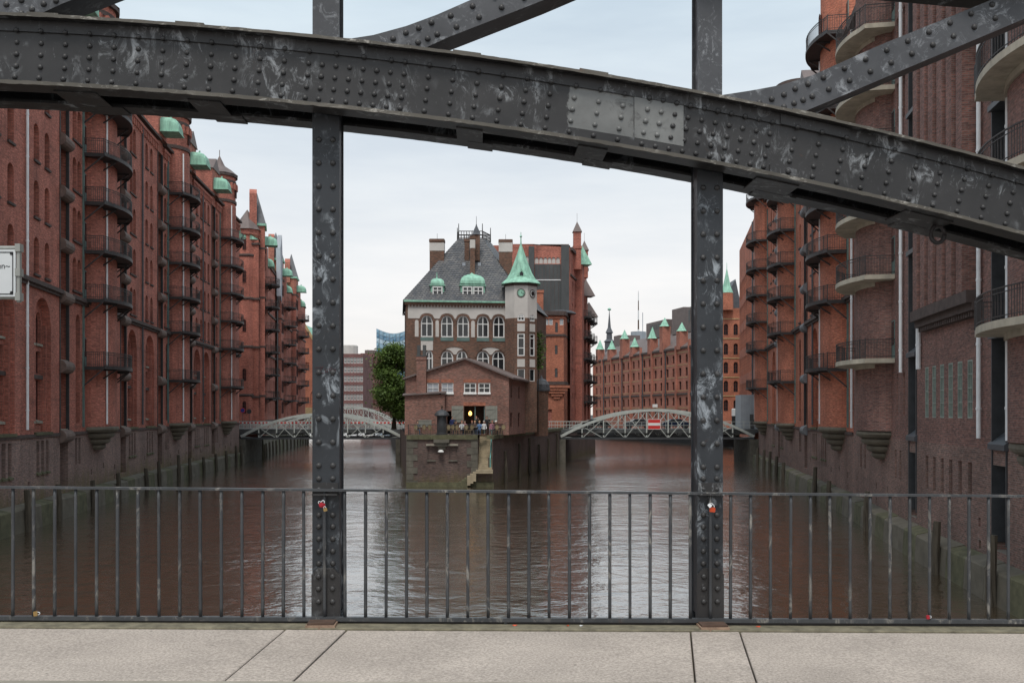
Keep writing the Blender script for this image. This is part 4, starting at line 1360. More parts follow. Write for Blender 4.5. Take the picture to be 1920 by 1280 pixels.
gm.add([(-0.95, -0.5, -0.1), (0.95, -0.5, -0.1), (0.95, 0.3, -0.1), (-0.95, 0.3, -0.1), (-0.95, -0.5, 0.12), (0.95, -0.5, 0.12), (0.95, 0.3, 0.75), (-0.95, 0.3, 0.75)],
       ((0, 1, 2, 3), (4, 5, 6, 7), (0, 1, 5, 4), (1, 2, 6, 5), (2, 3, 7, 6), (3, 0, 4, 7)))
LEDG = gm.mesh('sloped_ledge', ['pipe_dark'])
for s in loadsN:
    for z in [5.7, 10.0] + FLOORS:
        obj('sloped_ledge', LEDG, nw, fc.M(s, -0.35, z))
        obj('loading_door', DOORM, nw, fc.M(s, -0.60, z + 0.7) @ Matrix.Diagonal((0.8, 1, 0.95, 1)))
    for e in (-1, 1):
        m_ = MB()
        band(m_, fc, s + e * LW * 0.38 - 0.05, s + e * LW * 0.38 + 0.05, 2.0, EV - 1.8, -0.5, 0.05, 0, 9)
        m_.build('iron_jamb', 'iron_grey', nw)
for px_, r_, m__ in ((1694, 0.09, 'pipe'), (1728, 0.12, 'pipe'), (1842, 0.09, 'pipe'), (1899, 0.11, 'pipe')):
    downpipe(fc, X(px_), 9.2 if px_ < 1800 else 6.0, EV, nw, m__, 0.16, r_)
for s, bs in ((drumN, (10.1, 14.8, 18.4, 21.9, 25.4, 28.9)), (drumE, (10.1, 15.2, 18.9, 22.4))):
    db_ = 1.45 if s == drumN else 1.0
    st = drum(fc, s, 2.8, db_, 6.0, EV, 0.0, 'brick_brown', nw)
    corbel(fc, s, 2.7, db_ - 0.05, 6.0, 4.3, 0, nw, 4)
    for zf in bs:
        balcony(fc, s, zf, 3.7, 2.6 if s == drumN else 1.95, 'concrete', nw)
        for e in (-1, 1):
            obj('door', DRUMDOOR, st, fc.M(s + e * 3.3, 0.03, zf) @ Matrix.Diagonal((0.72, 1, 1, 1)))
m_ = MB()
for a, b in ((sN0, (sN0 + sN1) / 2), ((sN0 + sN1) / 2, sN1)):
    m_.quad(fc.P(a, 0.4, EV), fc.P(b, 0.4, EV), fc.P(b, -18, EV + 2), fc.P(a, -18, EV + 2))
m_.build('roof', 'roof_brown', nw, fix=False)
m_ = MB()
for s in (sN0, sN1):
    m_.add([fc.P(s, 0, -1), fc.P(s, -18, -1), fc.P(s, -18, EV + 2), fc.P(s, 0, EV)], [(0, 1, 2, 3)])
m_.build('end_wall', 'brick_brown', nw, fix=False)
# ---------------------------------------------------------------- quay foot ledges and fender timbers
def quay(fc, s0, s1, name, label, posts, ztop=1.35, out=0.75):
    m_ = MB()
    n = int((s1 - s0) / 2.4)
    q = thing(name, fc.P((s0 + s1) / 2, 0.3, 0), label, 'quay wall')
    for i in range(n):
        a, b = s0 + (s1 - s0) * i / n, s0 + (s1 - s0) * (i + 1) / n
        mm = MB()
        g = 0.012
        dz = random.uniform(-0.03, 0.03)
        vs_ = [fc.P(s, o_, z) for s in (a + g, b - g) for o_, z in ((0.01, -0.8), (out + 0.12, -0.8), (out, ztop - 0.08 + dz), (out - 0.06, ztop + dz), (0.01, ztop + 0.15 + dz))]
        mm.add(vs_, [(0, 1, 2, 3, 4), (5, 9, 8, 7, 6), (0, 5, 6, 1), (1, 6, 7, 2), (2, 7, 8, 3), (3, 8, 9, 4), (4, 9, 5, 0)])
        mm.build('stone_block', 'ledge' if i % 3 else 'stone_moss', q, fix=False)
    for j, (s, hgt) in enumerate(posts):
        mm = MB()
        tl = random.uniform(-0.05, 0.05)
        mm.tube([fc.P(s, out + 0.22, -1.0), fc.P(s + tl, out + 0.20, hgt * 0.5), fc.P(s + tl, out + 0.12, hgt)], [0.2, 0.19, 0.16], 7)
        mm.build('fender_timber', 'timber', q)
X = LEFT.px
quay(LEFT, 4.0, LEFT.L - 0.2, 'quay_wall', 'mossy stone quay foot along the left warehouse', [(X(p), random.uniform(1.9, 2.7)) for p in (21, 82, 150, 200, 255, 280, 318, 340, 367, 391, 411, 430, 440)])
X = RIGHT.px
quay(RIGHT, sM0, RIGHT.L, 'quay_wall', 'stained stone quay foot along the right warehouses', [(X(p), random.uniform(1.9, 2.9)) for p in (1434, 1447, 1459, 1472, 1486, 1550, 1578, 1656, 1797, 1911)], 1.25)
# ================================================================ the island and its terrace
isl = [(-10.1, 92), (-1.84, 92), (6.9, 138), (9.8, 152), (15.2, 175), (14, 190), (6, 260), (-30, 330), (-42, 330), (-25, 200), (-16.1, 138)]
TZ = 4.95
bank('island_ground', [(-10.5, 97.4), (-1.2, 97.4), (6.5, 138), (9.4, 152), (14.8, 175), (13.6, 190), (6, 260), (-30, 330), (-42, 330), (-25, 200), (-15.7, 138)], TZ - 0.05, 'asphalt')
ter = thing('terrace_wall', (-6, 92, 0), 'dark brick quay terrace with stone quoins and steps on the island point', 'terrace')
fcF = Fac([(-10.1, 92.0), (-1.84, 92.0)])
fcRs = Fac([(-1.84, 92.0), (6.9, 138.0), (9.8, 152.0), (15.2, 175.0)])
fcLs = Fac([(-16.1, 138.0), (-10.1, 92.0)])
X = fcF.px
stx0, stx1 = X(896), X(922.5)
m_ = MB()
nich = [op(X(809), 0.72, 2.55, 1.35, 0, 0.12), op(X(849.5), 0.72, 2.55, 1.35, 0, 0.12)]
wall(m_, fcF, 0, stx0, -1, TZ - 0.42, nich, 0, 0, 0)
for o_ in nich:
    wall(m_, fcF, o_['a'], o_['b'], o_['z0'], o_['z1'], (), -0.12)
wall(m_, fcF, stx0, fcF.L, -1, 1.62, (), 0, 0, 0)
wall(m_, fcF, stx1, fcF.L, 1.62, TZ, (), 0.0, 0, 0)
for s in (stx0, stx1):
    a, b = fcF.P(s, 0, 0), fcF.P(s, -5.2, 0)
    m_.quad((a[0], a[1], 1.6), (b[0], b[1], 1.6), (b[0], b[1], TZ), (a[0], a[1], TZ))
wall(m_, fcRs, 0, fcRs.L, -1, TZ - 0.02, (), 0, 0, 0, 3)
wall(m_, fcLs, 0, fcLs.L, -1, TZ - 0.02, (), 0, 0, 0, 3)
m_.build('brick_wall', 'brick_quay', ter, fix=False)
m_ = MB()
m_.box(-10.0, -10.1 + stx0, 92.05, 97.4, TZ - 0.3, TZ - 0.03)
m_.box(-10.1 + stx1, -1.85, 92.02, 97.4, TZ - 0.3, TZ - 0.03)
m_.box(-10.1 + stx0, -10.1 + stx1, 96.9, 97.4, TZ - 0.3, TZ - 0.03)
m_.build('terrace_floor', 'stone_quay', ter)
n = 6
for i in range(n):           # coping stones
    a, b = stx0 * i / n, stx0 * (i + 1) / n
    m_ = MB()
    band(m_, fcF, a + 0.008, b - 0.008, TZ - 0.43, TZ - 0.01 + 0.02 * (i % 2), -0.6, 0.16, 0, 9)
    m_.build('coping_stone', 'stone_moss', ter)
m_ = MB()
band(m_, fcF, stx1 + 0.02, fcF.L + 0.05, TZ - 0.43, TZ, -0.5, 0.12, 0, 9)
m_.build('coping_stone', 'stone_moss', ter)
for i in range(16):
    a, b = fcRs.L * i / 26, fcRs.L * (i + 1) / 26
    m_ = MB()
    band(m_, fcRs, a + 0.01, b - 0.01, TZ - 0.40, TZ - 0.03, -0.6, 0.12, 0, 9)
    m_.build('coping_stone', 'stone_moss', ter)
z = 0.0
k = 0
while z < TZ - 0.6:          # quoins up both front corners
    for e, s in ((0, 0.0), (1, stx0)):
        wq = (1.05, 0.65)[(k + e) % 2]
        m_ = MB()
        a, b = (s - 0.02, s + wq) if e == 0 else (s - wq, s - 0.01)
        band(m_, fcF, a, b, z + 0.012, z + 0.60, -0.3, 0.05 + 0.012 * (k % 3), 0, 9)
        m_.build('quoin', 'stone_quay', ter)
    z += 0.62
    k += 1
m_ = MB()
band(m_, fcF, -0.03, fcF.L + 0.1, -1, 0.42, -0.2, 0.16, 0, 2)
m_.build('foot_course', 'stone_moss', ter)
for px_ in (809, 849.5):
    m_ = MB()
    band(m_, fcF, X(px_) - 0.5, X(px_) + 0.5, 3.92, 4.1, 0, 0.22, 0, 9)
    m_.build('lintel', 'sill_stone', ter)
    m_ = MB()
    band(m_, fcF, X(px_) - 0.42, X(px_) + 0.42, 2.42, 2.55, 0, 0.12, 0, 9)
    m_.build('sill', 'stone_quay', ter)
ns = 17
for i in range(ns):          # steps cut into the corner, then a short flight along the wall
    zt_ = TZ - 0.05 - (TZ - 1.7) * i / ns
    y1 = 96.9 - 4.75 * i / ns
    m_ = MB()
    m_.box(-10.1 + stx0 + 0.01, -10.1 + stx1 - 0.01, y1 - 4.75 / ns - 0.03, y1, 1.4, zt_)
    m_.build('step', 'steps', ter)
m_ = MB()
m_.box(-10.1 + stx0 - 0.15, -10.1 + stx1 + 0.1, 91.25, 92.14, 1.3, 1.63)
m_.build('landing', 'steps', ter)
for i in range(8):
    m_ = MB()
    xr = -10.1 + stx0 - 0.15 - 0.27 * i
    zt_ = 1.45 - 0.19 * i
    m_.box(xr - 0.30, xr, 91.25 + 0.02 * i, 91.99, max(-0.6, zt_ - 0.9), zt_)
    m_.build('step', 'steps' if i < 3 else 'stone_moss', ter)
for i, s in enumerate((5.5, 13.5, 20, 27, 35, 43)):
    m_ = MB()
    m_.tube([fcRs.P(s, 0.2, -1), fcRs.P(s + 0.1, 0.18, 1.6), fcRs.P(s + 0.05, 0.14, 3.2 + (i % 3) * 0.5)], [0.2, 0.18, 0.15], 7)
    m_.build('fender_timber', 'timber', ter)
# turquoise handrail of the steps
hr = tag(obj('stair_handrail', None), 'turquoise painted handrail beside the terrace steps', 'handrail')
m_ = MB()
xr = -10.1 + stx1 - 0.12
m_.tube([(xr + 0.05, 97.2, 5.95), (xr, 94.6, 4.55), (xr - 0.05, 92.3, 2.7), (xr - 0.05, 92.25, 1.7)], 0.055, 7)
m_.build('rail', 'rail_teal', hr)
for y, z0, z1 in ((97.2, 4.9, 5.95), (94.6, 3.3, 4.55)):
    m_ = MB()
    m_.tube([(xr, y, z0), (xr, y, z1)], 0.045, 6)
    m_.build('baluster', 'rail_teal', hr)
m_ = MB()
m_.tube([(-10.1 + stx0 + 1.05, 92.2, 1.65), (-10.1 + stx0 + 1.05, 92.2, 2.75)], 0.05, 6)
m_.build('baluster', 'iron', hr)
# terrace railing
trl = tag(obj('terrace_railing', None), 'thin black iron railing around the cafe terrace', 'railing')
def rail_run(p, q, h, parent, step=0.16, bw=0.022, mat='iron', zb_=TZ):
    p, q = Vector((*p, zb_)), Vector((*q, zb_))
    a = MB()
    up = Vector((0, 0, 1))
    for zz, t in ((h, 0.05), (0.12, 0.035)):
        a.bar(p + up * zz, q + up * zz, t, t)
    a.build('top_rail', mat, parent)
    b = MB()
    n = max(1, int((q - p).length / step))
    for i in range(n + 1):
        c = p + (q - p) * (i / n)
        b.box(c.x - bw / 2, c.x + bw / 2, c.y - bw / 2, c.y + bw / 2, zb_, zb_ + h)
    b.build('bars', mat, parent)
rail_run((-9.9, 92.15), (-10.1 + stx0 - 0.05, 92.15), 1.0, trl)
rail_run((-10.1 + stx1 + 0.05, 92.2), (-1.95, 92.2), 1.0, trl)
rail_run((-1.9, 92.2), (-0.9, 96.6), 1.0, trl)
rail_run((-9.95, 92.2), (-10.4, 96.2), 1.0, trl)
# mooring vent pillar with its cap
c = pt(828.5, 818, 92.9)
vp = thing('vent_pillar', (c.x, c.y, TZ), 'dark grey iron pillar with domed cap standing on the terrace edge', 'pillar')
m_ = MB()
m_.lathe([(0.56, 0), (0.56, 0.12), (0.49, 0.16), (0.47, 1.75), (0.50, 1.80)], (c.x, c.y, TZ), 16)
m_.build('shaft', 'iron_grey', vp, smooth=False)
m_ = MB()
m_.lathe([(0.58, 1.80), (0.74, 1.84), (0.74, 1.90), (0.62, 2.12), (0.40, 2.32), (0.18, 2.42), (0.06, 2.45), (0.05, 2.62)], (c.x, c.y, TZ), 16)
m_.build('cap', 'iron_grey', vp, smooth=False)
m_ = MB()
m_.lathe([(0.10, 2.6), (0.12, 2.72), (0.06, 2.84), (0.01, 2.9)], (c.x, c.y, TZ), 10)
m_.build('lantern', 'rust', vp)
m_ = MB()
for i, (hw, o_) in enumerate(((0.75, 0.62), (0.55, 0.46), (0.36, 0.30))):
    band(m_, fcF, X(828.5) - hw, X(828.5) + hw, TZ - 0.42 - 0.32 * (i + 1), TZ - 0.43 - 0.32 * i, 0, o_, 0, 9)
m_.build('corbel', 'stone_quay', ter)
m_ = MB()
m_.lathe([(0.02, 0.2), (0.2, 0.16), (0.3, 0.0), (0.26, -0.04)], (c.x, 91.6, 3.35), 12)
m_.build('lamp_shade', 'white_paint', tag(obj('wall_lamp', None, None, Matrix.Translation((c.x, 91.6, 3.3))), 'small white lamp hanging under the stone corbel of the terrace', 'lamp'))
# ================================================================ the gabled brick house
HY = 96.5
hx0, hx1, hxa = pt(762, 0, HY).x, pt(954, 0, HY).x, pt(872, 0, HY).x
hL, hR, hA = pt(0, 708, HY).z, pt(0, 706, HY).z, pt(0, 674, HY).z
house = thing('brick_house', ((hx0 + hx1) / 2, HY, TZ), 'small gabled brick cafe house with white windows on the island point', 'house')
fcH = Fac([(hx0, HY), (hx1, HY)])
X = fcH.px
ops = []
hw_ = [(430, 523), (546, 640), (725, 822), (840, 935)]
def zx(v):
    return 700 + v / 4.267
for a, b in hw_:
    ops.append(dict(a=X(zx(a)), b=X(zx(b)), z0=fcH.z(0, 620 + 498 / 4.267), z1=fcH.z(0, 620 + 416 / 4.267), rise=0, d=0.14))
door = dict(a=X(zx(725)), b=X(zx(893)), z0=TZ, z1=fcH.z(0, 620 + 600 / 4.267), rise=0, d=0.45)
door2 = dict(a=X(zx(590)), b=X(zx(624)), z0=TZ, z1=fcH.z(0, 620 + 640 / 4.267), rise=0, d=0.4)
w = MB()
wall(w, fcH, 0, fcH.L, TZ - 0.1, hR, ops + [door, door2], 0, 0, 0, 20)
ax = hxa - hx0
w.add([(hx0, HY, hL), (hx1, HY, hR), (hxa, HY, hA)], [(0, 1, 2)]) if abs(hL - hR) < 1e-6 else w.add([(hx0, HY, hR), (hx1, HY, hR), (hxa, HY, hA)], [(0, 1, 2)])
sd = Vector((0.19, 0.98))
hb1 = (hx1 + sd.x * 9.6, HY + sd.y * 9.6)
hb0 = (hx0 + 0.2, HY + 9.4)
fcHs = Fac([(hx1, HY), hb1])
sw = []
for a in (1.4, 5.6):
    sw += [op(a, 0.9, 8.6, 1.25, 0, 0.2), op(a, 1.2, 5.6, 1.5, 0, 0.2)]
wall(w, fcHs, 0, fcHs.L, TZ - 0.1, hR - 0.05, sw, 0, 0, 0, 20)
w.quad((hx0, HY, TZ), (*hb0, TZ), (*hb0, hR), (hx0, HY, hR))
w.build('wall', 'brick_house', house, fix=False)
for o_ in sw:
    window(fcHs, (o_['a'] + o_['b']) / 2, o_['z0'], o_['b'] - o_['a'], o_['z1'] - o_['z0'], 0, 'dark', 0.2, house)
for i, o_ in enumerate(ops):
    window(fcH, (o_['a'] + o_['b']) / 2, o_['z0'], o_['b'] - o_['a'], o_['z1'] - o_['z0'], 0, 'grey' if i < 2 else 'white4', 0.14, house, sill='white_paint')
m_ = MB()
for o_, dz in [(o_, 0.0) for o_ in ops] + [(door, 0.0)]:
    n = int((o_['b'] - o_['a']) / 0.11)
    for i in range(n + 1):
        x = o_['a'] + (o_['b'] - o_['a']) * i / n
        band(m_, fcH, x - 0.045, x + 0.045, o_['z1'] + 0.01, o_['z1'] + 0.36, -0.02, 0.012, 0, 9)
m_.build('brick_lintels', 'brick_orange', house, fix=False)['kind'] = 'stuff'
# dark interior with lamp, glazed door leaves, shutters
m_ = MB()
m_.box(hx0 + door['a'] - 1.2, hx0 + door['b'] + 0.6, HY + 2.4, HY + 2.5, TZ, 8.2)
m_.box(hx0 + door['a'] - 1.2, hx0 + door['b'] + 0.6, HY + 0.46, HY + 2.4, 8.2, 8.3)
m_.build('interior_wall', 'wood_dark', house)
for a, b in ((0.50, 0.55), (0.95, 0.995)):
    m_ = MB()
    wd = door['b'] - door['a']
    m_.box(hx0 + door['a'] + wd * a, hx0 + door['a'] + wd * b, HY + 0.2, HY + 0.28, TZ, door['z1'] - 0.05)
    m_.build('door_frame', 'teal_paint', house)
for a, b in ((627, 720), (897, 993)):
    m_ = MB()
    s0_, s1_ = X(zx(a)), X(zx(b))
    z0_, z1_ = fcH.z(0, 620 + 715 / 4.267) - 0.2, fcH.z(0, 620 + 600 / 4.267)
    nb = 7
    for i in range(nb):
        p0, p1 = s0_ + (s1_ - s0_) * i / nb + 0.006, s0_ + (s1_ - s0_) * (i + 1) / nb - 0.006
        m_.box(hx0 + p0, hx0 + p1, HY - 0.09, HY - 0.05, z0_, z1_)
    for zz in (z0_ + 0.3, z1_ - 0.35):
        m_.box(hx0 + s0_ + 0.05, hx0 + s1_ - 0.05, HY - 0.125, HY - 0.09, zz, zz + 0.12)
    m_.bar((hx0 + s0_ + 0.15, HY - 0.107, z0_ + 0.42), (hx0 + s1_ - 0.15, HY - 0.107, z1_ - 0.35), 0.03, 0.11)
    m_.build('shutter', 'shutter', house)
lc = pt(zx(775), 620 + 665 / 4.267, HY + 1.0)
lamp_t = thing('pendant_lamp', lc, 'glowing yellow pendant lamp inside the open doorway of the gabled house', 'lamp')
m_ = MB()
m_.lathe([(0.02, 0.3), (0.12, 0.22), (0.17, 0.08), (0.15, -0.08), (0.05, -0.16)], tuple(lc), 12)
m_.build('globe', 'lamp', lamp_t, smooth=True)
m_ = MB()
m_.tube([lc + Vector((0, 0, 0.3)), Vector((lc.x, lc.y, 8.25))], 0.015, 5)
m_.build('cord', 'black', lamp_t)
# lean-to at the left, its roof, chimney, vent grille, main roof
lx1 = pt(zx(570), 0, HY - 0.55).x
lz = pt(0, 620 + 500 / 4.267, HY - 0.55).z
m_ = MB()
m_.box(hx0 - 0.1, lx1, HY - 0.55, HY - 0.01, TZ - 0.1, lz - 0.15)
m_.build('lean_to', 'brick_house', house)
m_ = MB()
m_.add([(hx0 - 0.3, HY - 0.8, lz - 0.25), (lx1 + 0.15, HY - 0.8, lz + 0.02), (lx1 + 0.15, HY - 0.012, lz + 0.14), (hx0 - 0.3, HY - 0.012, lz - 0.13), (hx0 - 0.3, HY - 0.8, lz - 0.13), (lx1 + 0.15, HY - 0.8, lz + 0.14), (lx1 + 0.15, HY - 0.012, lz + 0.26), (hx0 - 0.3, HY - 0.012, lz - 0.01)],
       ((0, 1, 2, 3), (4, 5, 6, 7), (0, 1, 5, 4), (1, 2, 6, 5), (2, 3, 7, 6), (3, 0, 4, 7)))
m_.build('lean_to_roof', 'roof_brown', house)
a, b = pt(zx(345), 620 + 205 / 4.267, HY - 0.45), pt(zx(422), 620 + 490 / 4.267, HY - 0.45)
m_ = MB()
m_.box(a.x, b.x, HY - 0.50, HY + 0.5, TZ, a.z)
m_.box(a.x - 0.06, b.x + 0.06, HY - 0.56, HY + 0.56, a.z - 0.35, a.z - 0.2)
ch = m_.build('chimney', 'brick_house', house)
m_ = MB()
m_.box(a.x - 0.03, b.x + 0.03, HY - 0.53, HY + 0.53, a.z, a.z + 0.12)
for xx in (a.x + 0.05, b.x - 0.35):
    m_.box(xx, xx + 0.30, HY - 0.3, HY + 0.3, a.z + 0.12, a.z + 1.15)
m_.build('chimney_flues', 'clad', ch)
m_ = MB()
q0, q1 = pt(zx(362), 620 + 765 / 4.267, HY - 0.6), pt(zx(465), 620 + 712 / 4.267, HY - 0.6)
frame(q0.x, q1.x, q0.z, q1.z, 0.06, HY - 0.62, HY - 0.56, m_)
for i in range(6):
    zz = q0.z + (q1.z - q0.z) * (i + 0.5) / 6
    m_.box(q0.x + 0.06, q1.x - 0.06, HY - 0.60, HY - 0.56, zz - 0.05, zz + 0.04)
m_.build('vent_grille', 'shutter', house)
m_ = MB()
back_y = HY + 9.5
for xe, ze, sgn in ((hx0 - 0.35, hR - 0.30, -1), (hx1 + 0.45, hR - 0.25, 1)):
    off = Vector((sd.x * 9.5, 9.4, 0))
    a_, b_ = Vector((xe, HY - 0.3, ze)), Vector((hxa, HY - 0.3, hA + 0.02))
    up = Vector((0, 0, 0.18))
    q = [a_, b_, b_ + off * (1 if sgn > 0 else 1), a_ + (off if sgn > 0 else Vector((0.3, 9.4, 0)))]
    m_.add(q + [p + up for p in q], ((0, 1, 2, 3), (4, 5, 6, 7), (0, 1, 5, 4), (1, 2, 6, 5), (2, 3, 7, 6), (3, 0, 4, 7)))
m_.build('roof', 'roof_brown', house)
# ================================================================ the castle-like main house
CY = 106.0
ang = R(7)
cdir = Vector((math.cos(ang), math.sin(ang)))
c0 = Vector((pt(761, 0, CY).x, CY))
fcC = Fac([tuple(c0), tuple(c0 + cdir * 13.4)])
X = fcC.px
Zc = lambda py: EYE - (py - HZ) / F * (CY + 0.9)
castle = thing('clock_tower_house', (c0.x + 6, CY, TZ), 'tall brick and plaster house with slate roof and green clock turret on the island', 'house')
sE = X(962)
EVC = Zc(567)
ZP = Zc(598)
ops_t, ops_b, winl = [], [], []
def zy(v):
    return 400 + v / 4.267
for a, b in ((380, 477), (541, 638), (671, 766), (830, 924), (957, 1050)):
    s0_, s1_ = X(zx(a)), X(zx(b))
    ops_b.append(dict(a=s0_, b=s1_, z0=Zc(zy(992)), z1=Zc(zy(818)), rise=(s1_ - s0_) * 0.52, d=0.22))
low_w = [(415, 477), (541, 640), (665, 752), (828, 927), (950, 1050)]
for a, b in low_w:
    s0_, s1_ = X(zx(a)), X(zx(b))
    ops_b.append(dict(a=s0_, b=s1_, z0=Zc(zy(1260)), z1=Zc(zy(1100)), rise=(s1_ - s0_) * 0.5, d=0.22))
w = MB()
# plaster zone above, brick below: split on the row of the springing, the plaster sheet 3 mm proud
wall(w, fcC, 0, sE, TZ, EVC, ops_b, 0.0, 0, 0, 20)
w.build('wall', 'brick_castle', castle, fix=False)
w = MB()
pl_ops = [dict(o_, d=0.02) for o_ in ops_b[:5]]
for o_ in pl_ops:
    o_['a'] -= 0.16
    o_['b'] += 0.16
    o_['z1'] += 0.22
    o_['z0'] = ZP - 0.001
    o_['rise'] = min(o_['rise'] + 0.2, o_['z1'] - o_['z0'] - 0.01)
wall(w, fcC, 0.22, sE, ZP, EVC - 0.35, pl_ops, 0.03, 0, 0, 20)
w.build('plaster_band', 'plaster', castle, fix=False)
for o_ in ops_b:
    wd, hh = o_['b'] - o_['a'], o_['z1'] - o_['z0']
    window(fcC, (o_['a'] + o_['b']) / 2, o_['z0'], wd, hh, o_['rise'], 'white', 0.2, castle)
def arch_ring(m_, fc, o_, t, out0, out1, mi=0, n=12):
    c_, hw = (o_['a'] + o_['b']) / 2, (o_['b'] - o_['a']) / 2
    zs = o_['z1'] - o_['rise']
    for i in range(n):
        q = []
        for th in (math.pi * i / n, math.pi * (i + 1) / n):
            q.append((c_ - hw * math.cos(th), zs + o_['rise'] * math.sin(th)))
            q.append((c_ - (hw + t) * math.cos(th), zs + (o_['rise'] + t) * math.sin(th)))
        for oo in (out1,):
            m_.quad(fc.P(q[0][0], oo, q[0][1]), fc.P(q[1][0], oo, q[1][1]), fc.P(q[3][0], oo, q[3][1]), fc.P(q[2][0], oo, q[2][1]), mi)
        m_.quad(fc.P(q[1][0], out0, q[1][1]), fc.P(q[1][0], out1, q[1][1]), fc.P(q[3][0], out1, q[3][1]), fc.P(q[3][0], out0, q[3][1]), mi)
        m_.quad(fc.P(q[0][0], out0, q[0][1]), fc.P(q[0][0], out1, q[0][1]), fc.P(q[2][0], out1, q[2][1]), fc.P(q[2][0], out0, q[2][1]), mi)
for o_ in ops_b[:5]:
    m_ = MB()
    arch_ring(m_, fcC, o_, 0.16, -0.02, 0.07)
    m_.build('arch_moulding', 'brick_castle', castle, fix=False)
    m_ = MB()
    band(m_, fcC, o_['a'] - 0.05, o_['b'] + 0.05, o_['z0'] - 0.42, o_['z0'] - 0.03, 0, 0.05, 0, 9)
    m_.build('green_apron', 'teal_paint', castle)
for a, b in ((332, 362), (497, 525), (782, 812), (1067, 1094)):
    m_ = MB()
    s0_, s1_ = X(zx(a)), X(zx(b))
    r_ = (s1_ - s0_) / 2
    z0_, z1_ = Zc(zy(990)), Zc(zy(857))
    poly = [(s0_, z0_), (s1_, z0_)] + [(s0_ + r_ + r_ * math.cos(t_), z1_ - r_ + r_ * math.sin(t_)) for t_ in np.linspace(0, math.pi, 7)]
    m_.prism(poly, lambda p_, q_, d_: fcC.P(p_, d_, q_), 0.002, 0.03)
    m_.build('plaster_panel', 'plaster', castle)
m_ = MB()
band(m_, fcC, X(zx(380)), X(zx(477)), Zc(zy(1098)), Zc(zy(1012)), 0.002, 0.03, 0, 20)
m_.build('plaster_panel', 'plaster', castle)
for a, b, pz in ((535, 760, 1068), (822, 1055, 1068)):
    big = dict(a=X(zx(a)), b=X(zx(b)), z0=0, z1=Zc(zy(pz)), rise=Zc(zy(pz)) - Zc(zy(1150)))
    m_ = MB()
    arch_ring(m_, fcC, big, 0.18, -0.02, 0.08)
    m_.build('arch_moulding', 'brick_castle', castle, fix=False)
    # plaster tympanum between the twin arches
    o1, o2 = [o_ for o_ in ops_b[5:] if big['a'] - 0.1 < (o_['a'] + o_['b']) / 2 < big['b'] + 0.1]
    m_ = MB()
    n = 14
    zlo = lambda s_: max(arch_top(o1, s_) + 0.12 if o1['a'] < s_ < o1['b'] else 0, arch_top(o2, s_) + 0.12 if o2['a'] < s_ < o2['b'] else 0, big['z1'] - big['rise'] * 0.75)
    cc = (big['a'] + big['b']) / 2
    ss = np.linspace(cc - (big['b'] - big['a']) * 0.30, cc + (big['b'] - big['a']) * 0.30, n)
    for a_, b_ in zip(ss, ss[1:]):
        ta, tb = arch_top(big, a_), arch_top(big, b_)
        la, lb = min(zlo(a_), ta), min(zlo(b_), tb)
        m_.quad(fcC.P(a_, 0.025, la), fcC.P(b_, 0.025, lb), fcC.P(b_, 0.025, tb), fcC.P(a_, 0.025, ta))
    m_.build('plaster_panel', 'plaster', castle, fix=False)
m_ = MB()
band(m_, fcC, -0.15, sE - 0.2, EVC - 0.35, EVC - 0.05, 0, 0.25, 0, 20)
k = int(sE / 0.35)
for i in range(k):
    band(m_, fcC, sE * (i + 0.3) / k, sE * (i + 0.7) / k, EVC - 0.55, EVC - 0.35, 0, 0.16, 0, 20)
m_.build('cornice', 'brick_castle', castle)
m_ = MB()
band(m_, fcC, -0.25, sE, EVC - 0.05, EVC + 0.14, -0.1, 0.42, 0, 20)
m_.build('gutter', 'copper', castle)
# body behind, hip roof
bd = Vector((0.19, 0.98)).normalized()
pA, pB = Vector(fcC.P(0, 0, 0)[:2]), Vector(fcC.P(13.0, 0, 0)[:2])
pC, pD = pB + bd * 17, pA + Vector((-0.12, 1)).normalized() * 16
m_ = MB()
m_.quad((*pA, TZ), (*pD, TZ), (*pD, EVC), (*pA, EVC))
m_.quad((*pB, TZ), (*pC, TZ), (*pC, EVC), (*pB, EVC))
m_.quad((*pC, TZ), (*pD, TZ), (*pD, EVC), (*pC, EVC))
m_.build('side_wall', 'brick_castle', castle, fix=False)
r0, r1 = pt(860, 447, 113.5), pt(904.5, 447, 113.5)
r1b, r0b = r1 + Vector((0.9, 2.6, 0)), r0 + Vector((-0.3, 2.6, 0))
e = [Vector(fcC.P(-0.3, 0.4, EVC + 0.12)), Vector(fcC.P(13.2, 0.4, EVC + 0.12)), Vector((*(pC + Vector((0.3, 0.3))), EVC + 0.12)), Vector((*(pD + Vector((-0.3, 0.3))), EVC + 0.12))]
# slates in courses: each course a slightly overlapping sheet
def slate_face(m_, a, b, c, d, n):
    nrm = (b - a).cross(d - a).normalized()
    if nrm.z < 0:
        nrm = -nrm
    for i in range(n):
        t0, t1 = i / n, (i + 1) / n
        q = [a.lerp(d, t0) + nrm * 0.035, b.lerp(c, t0) + nrm * 0.035, b.lerp(c, t1) + nrm * 0.004, a.lerp(d, t1) + nrm * 0.004]
        m_.quad(*q)
        m_.quad(q[0], q[1], b.lerp(c, t0), a.lerp(d, t0))
m_ = MB()
slate_face(m_, e[0], e[1], r1, r0, 34)
slate_face(m_, e[1], e[2], r1b, r1, 30)
slate_face(m_, e[3], e[0], r0, r0b, 30)
slate_face(m_, e[2], e[3], r0b, r1b, 20)
m_.quad(r0, r1, r1b, r0b)
m_.build('slate_roof', 'slate_tiles', castle, fix=False)
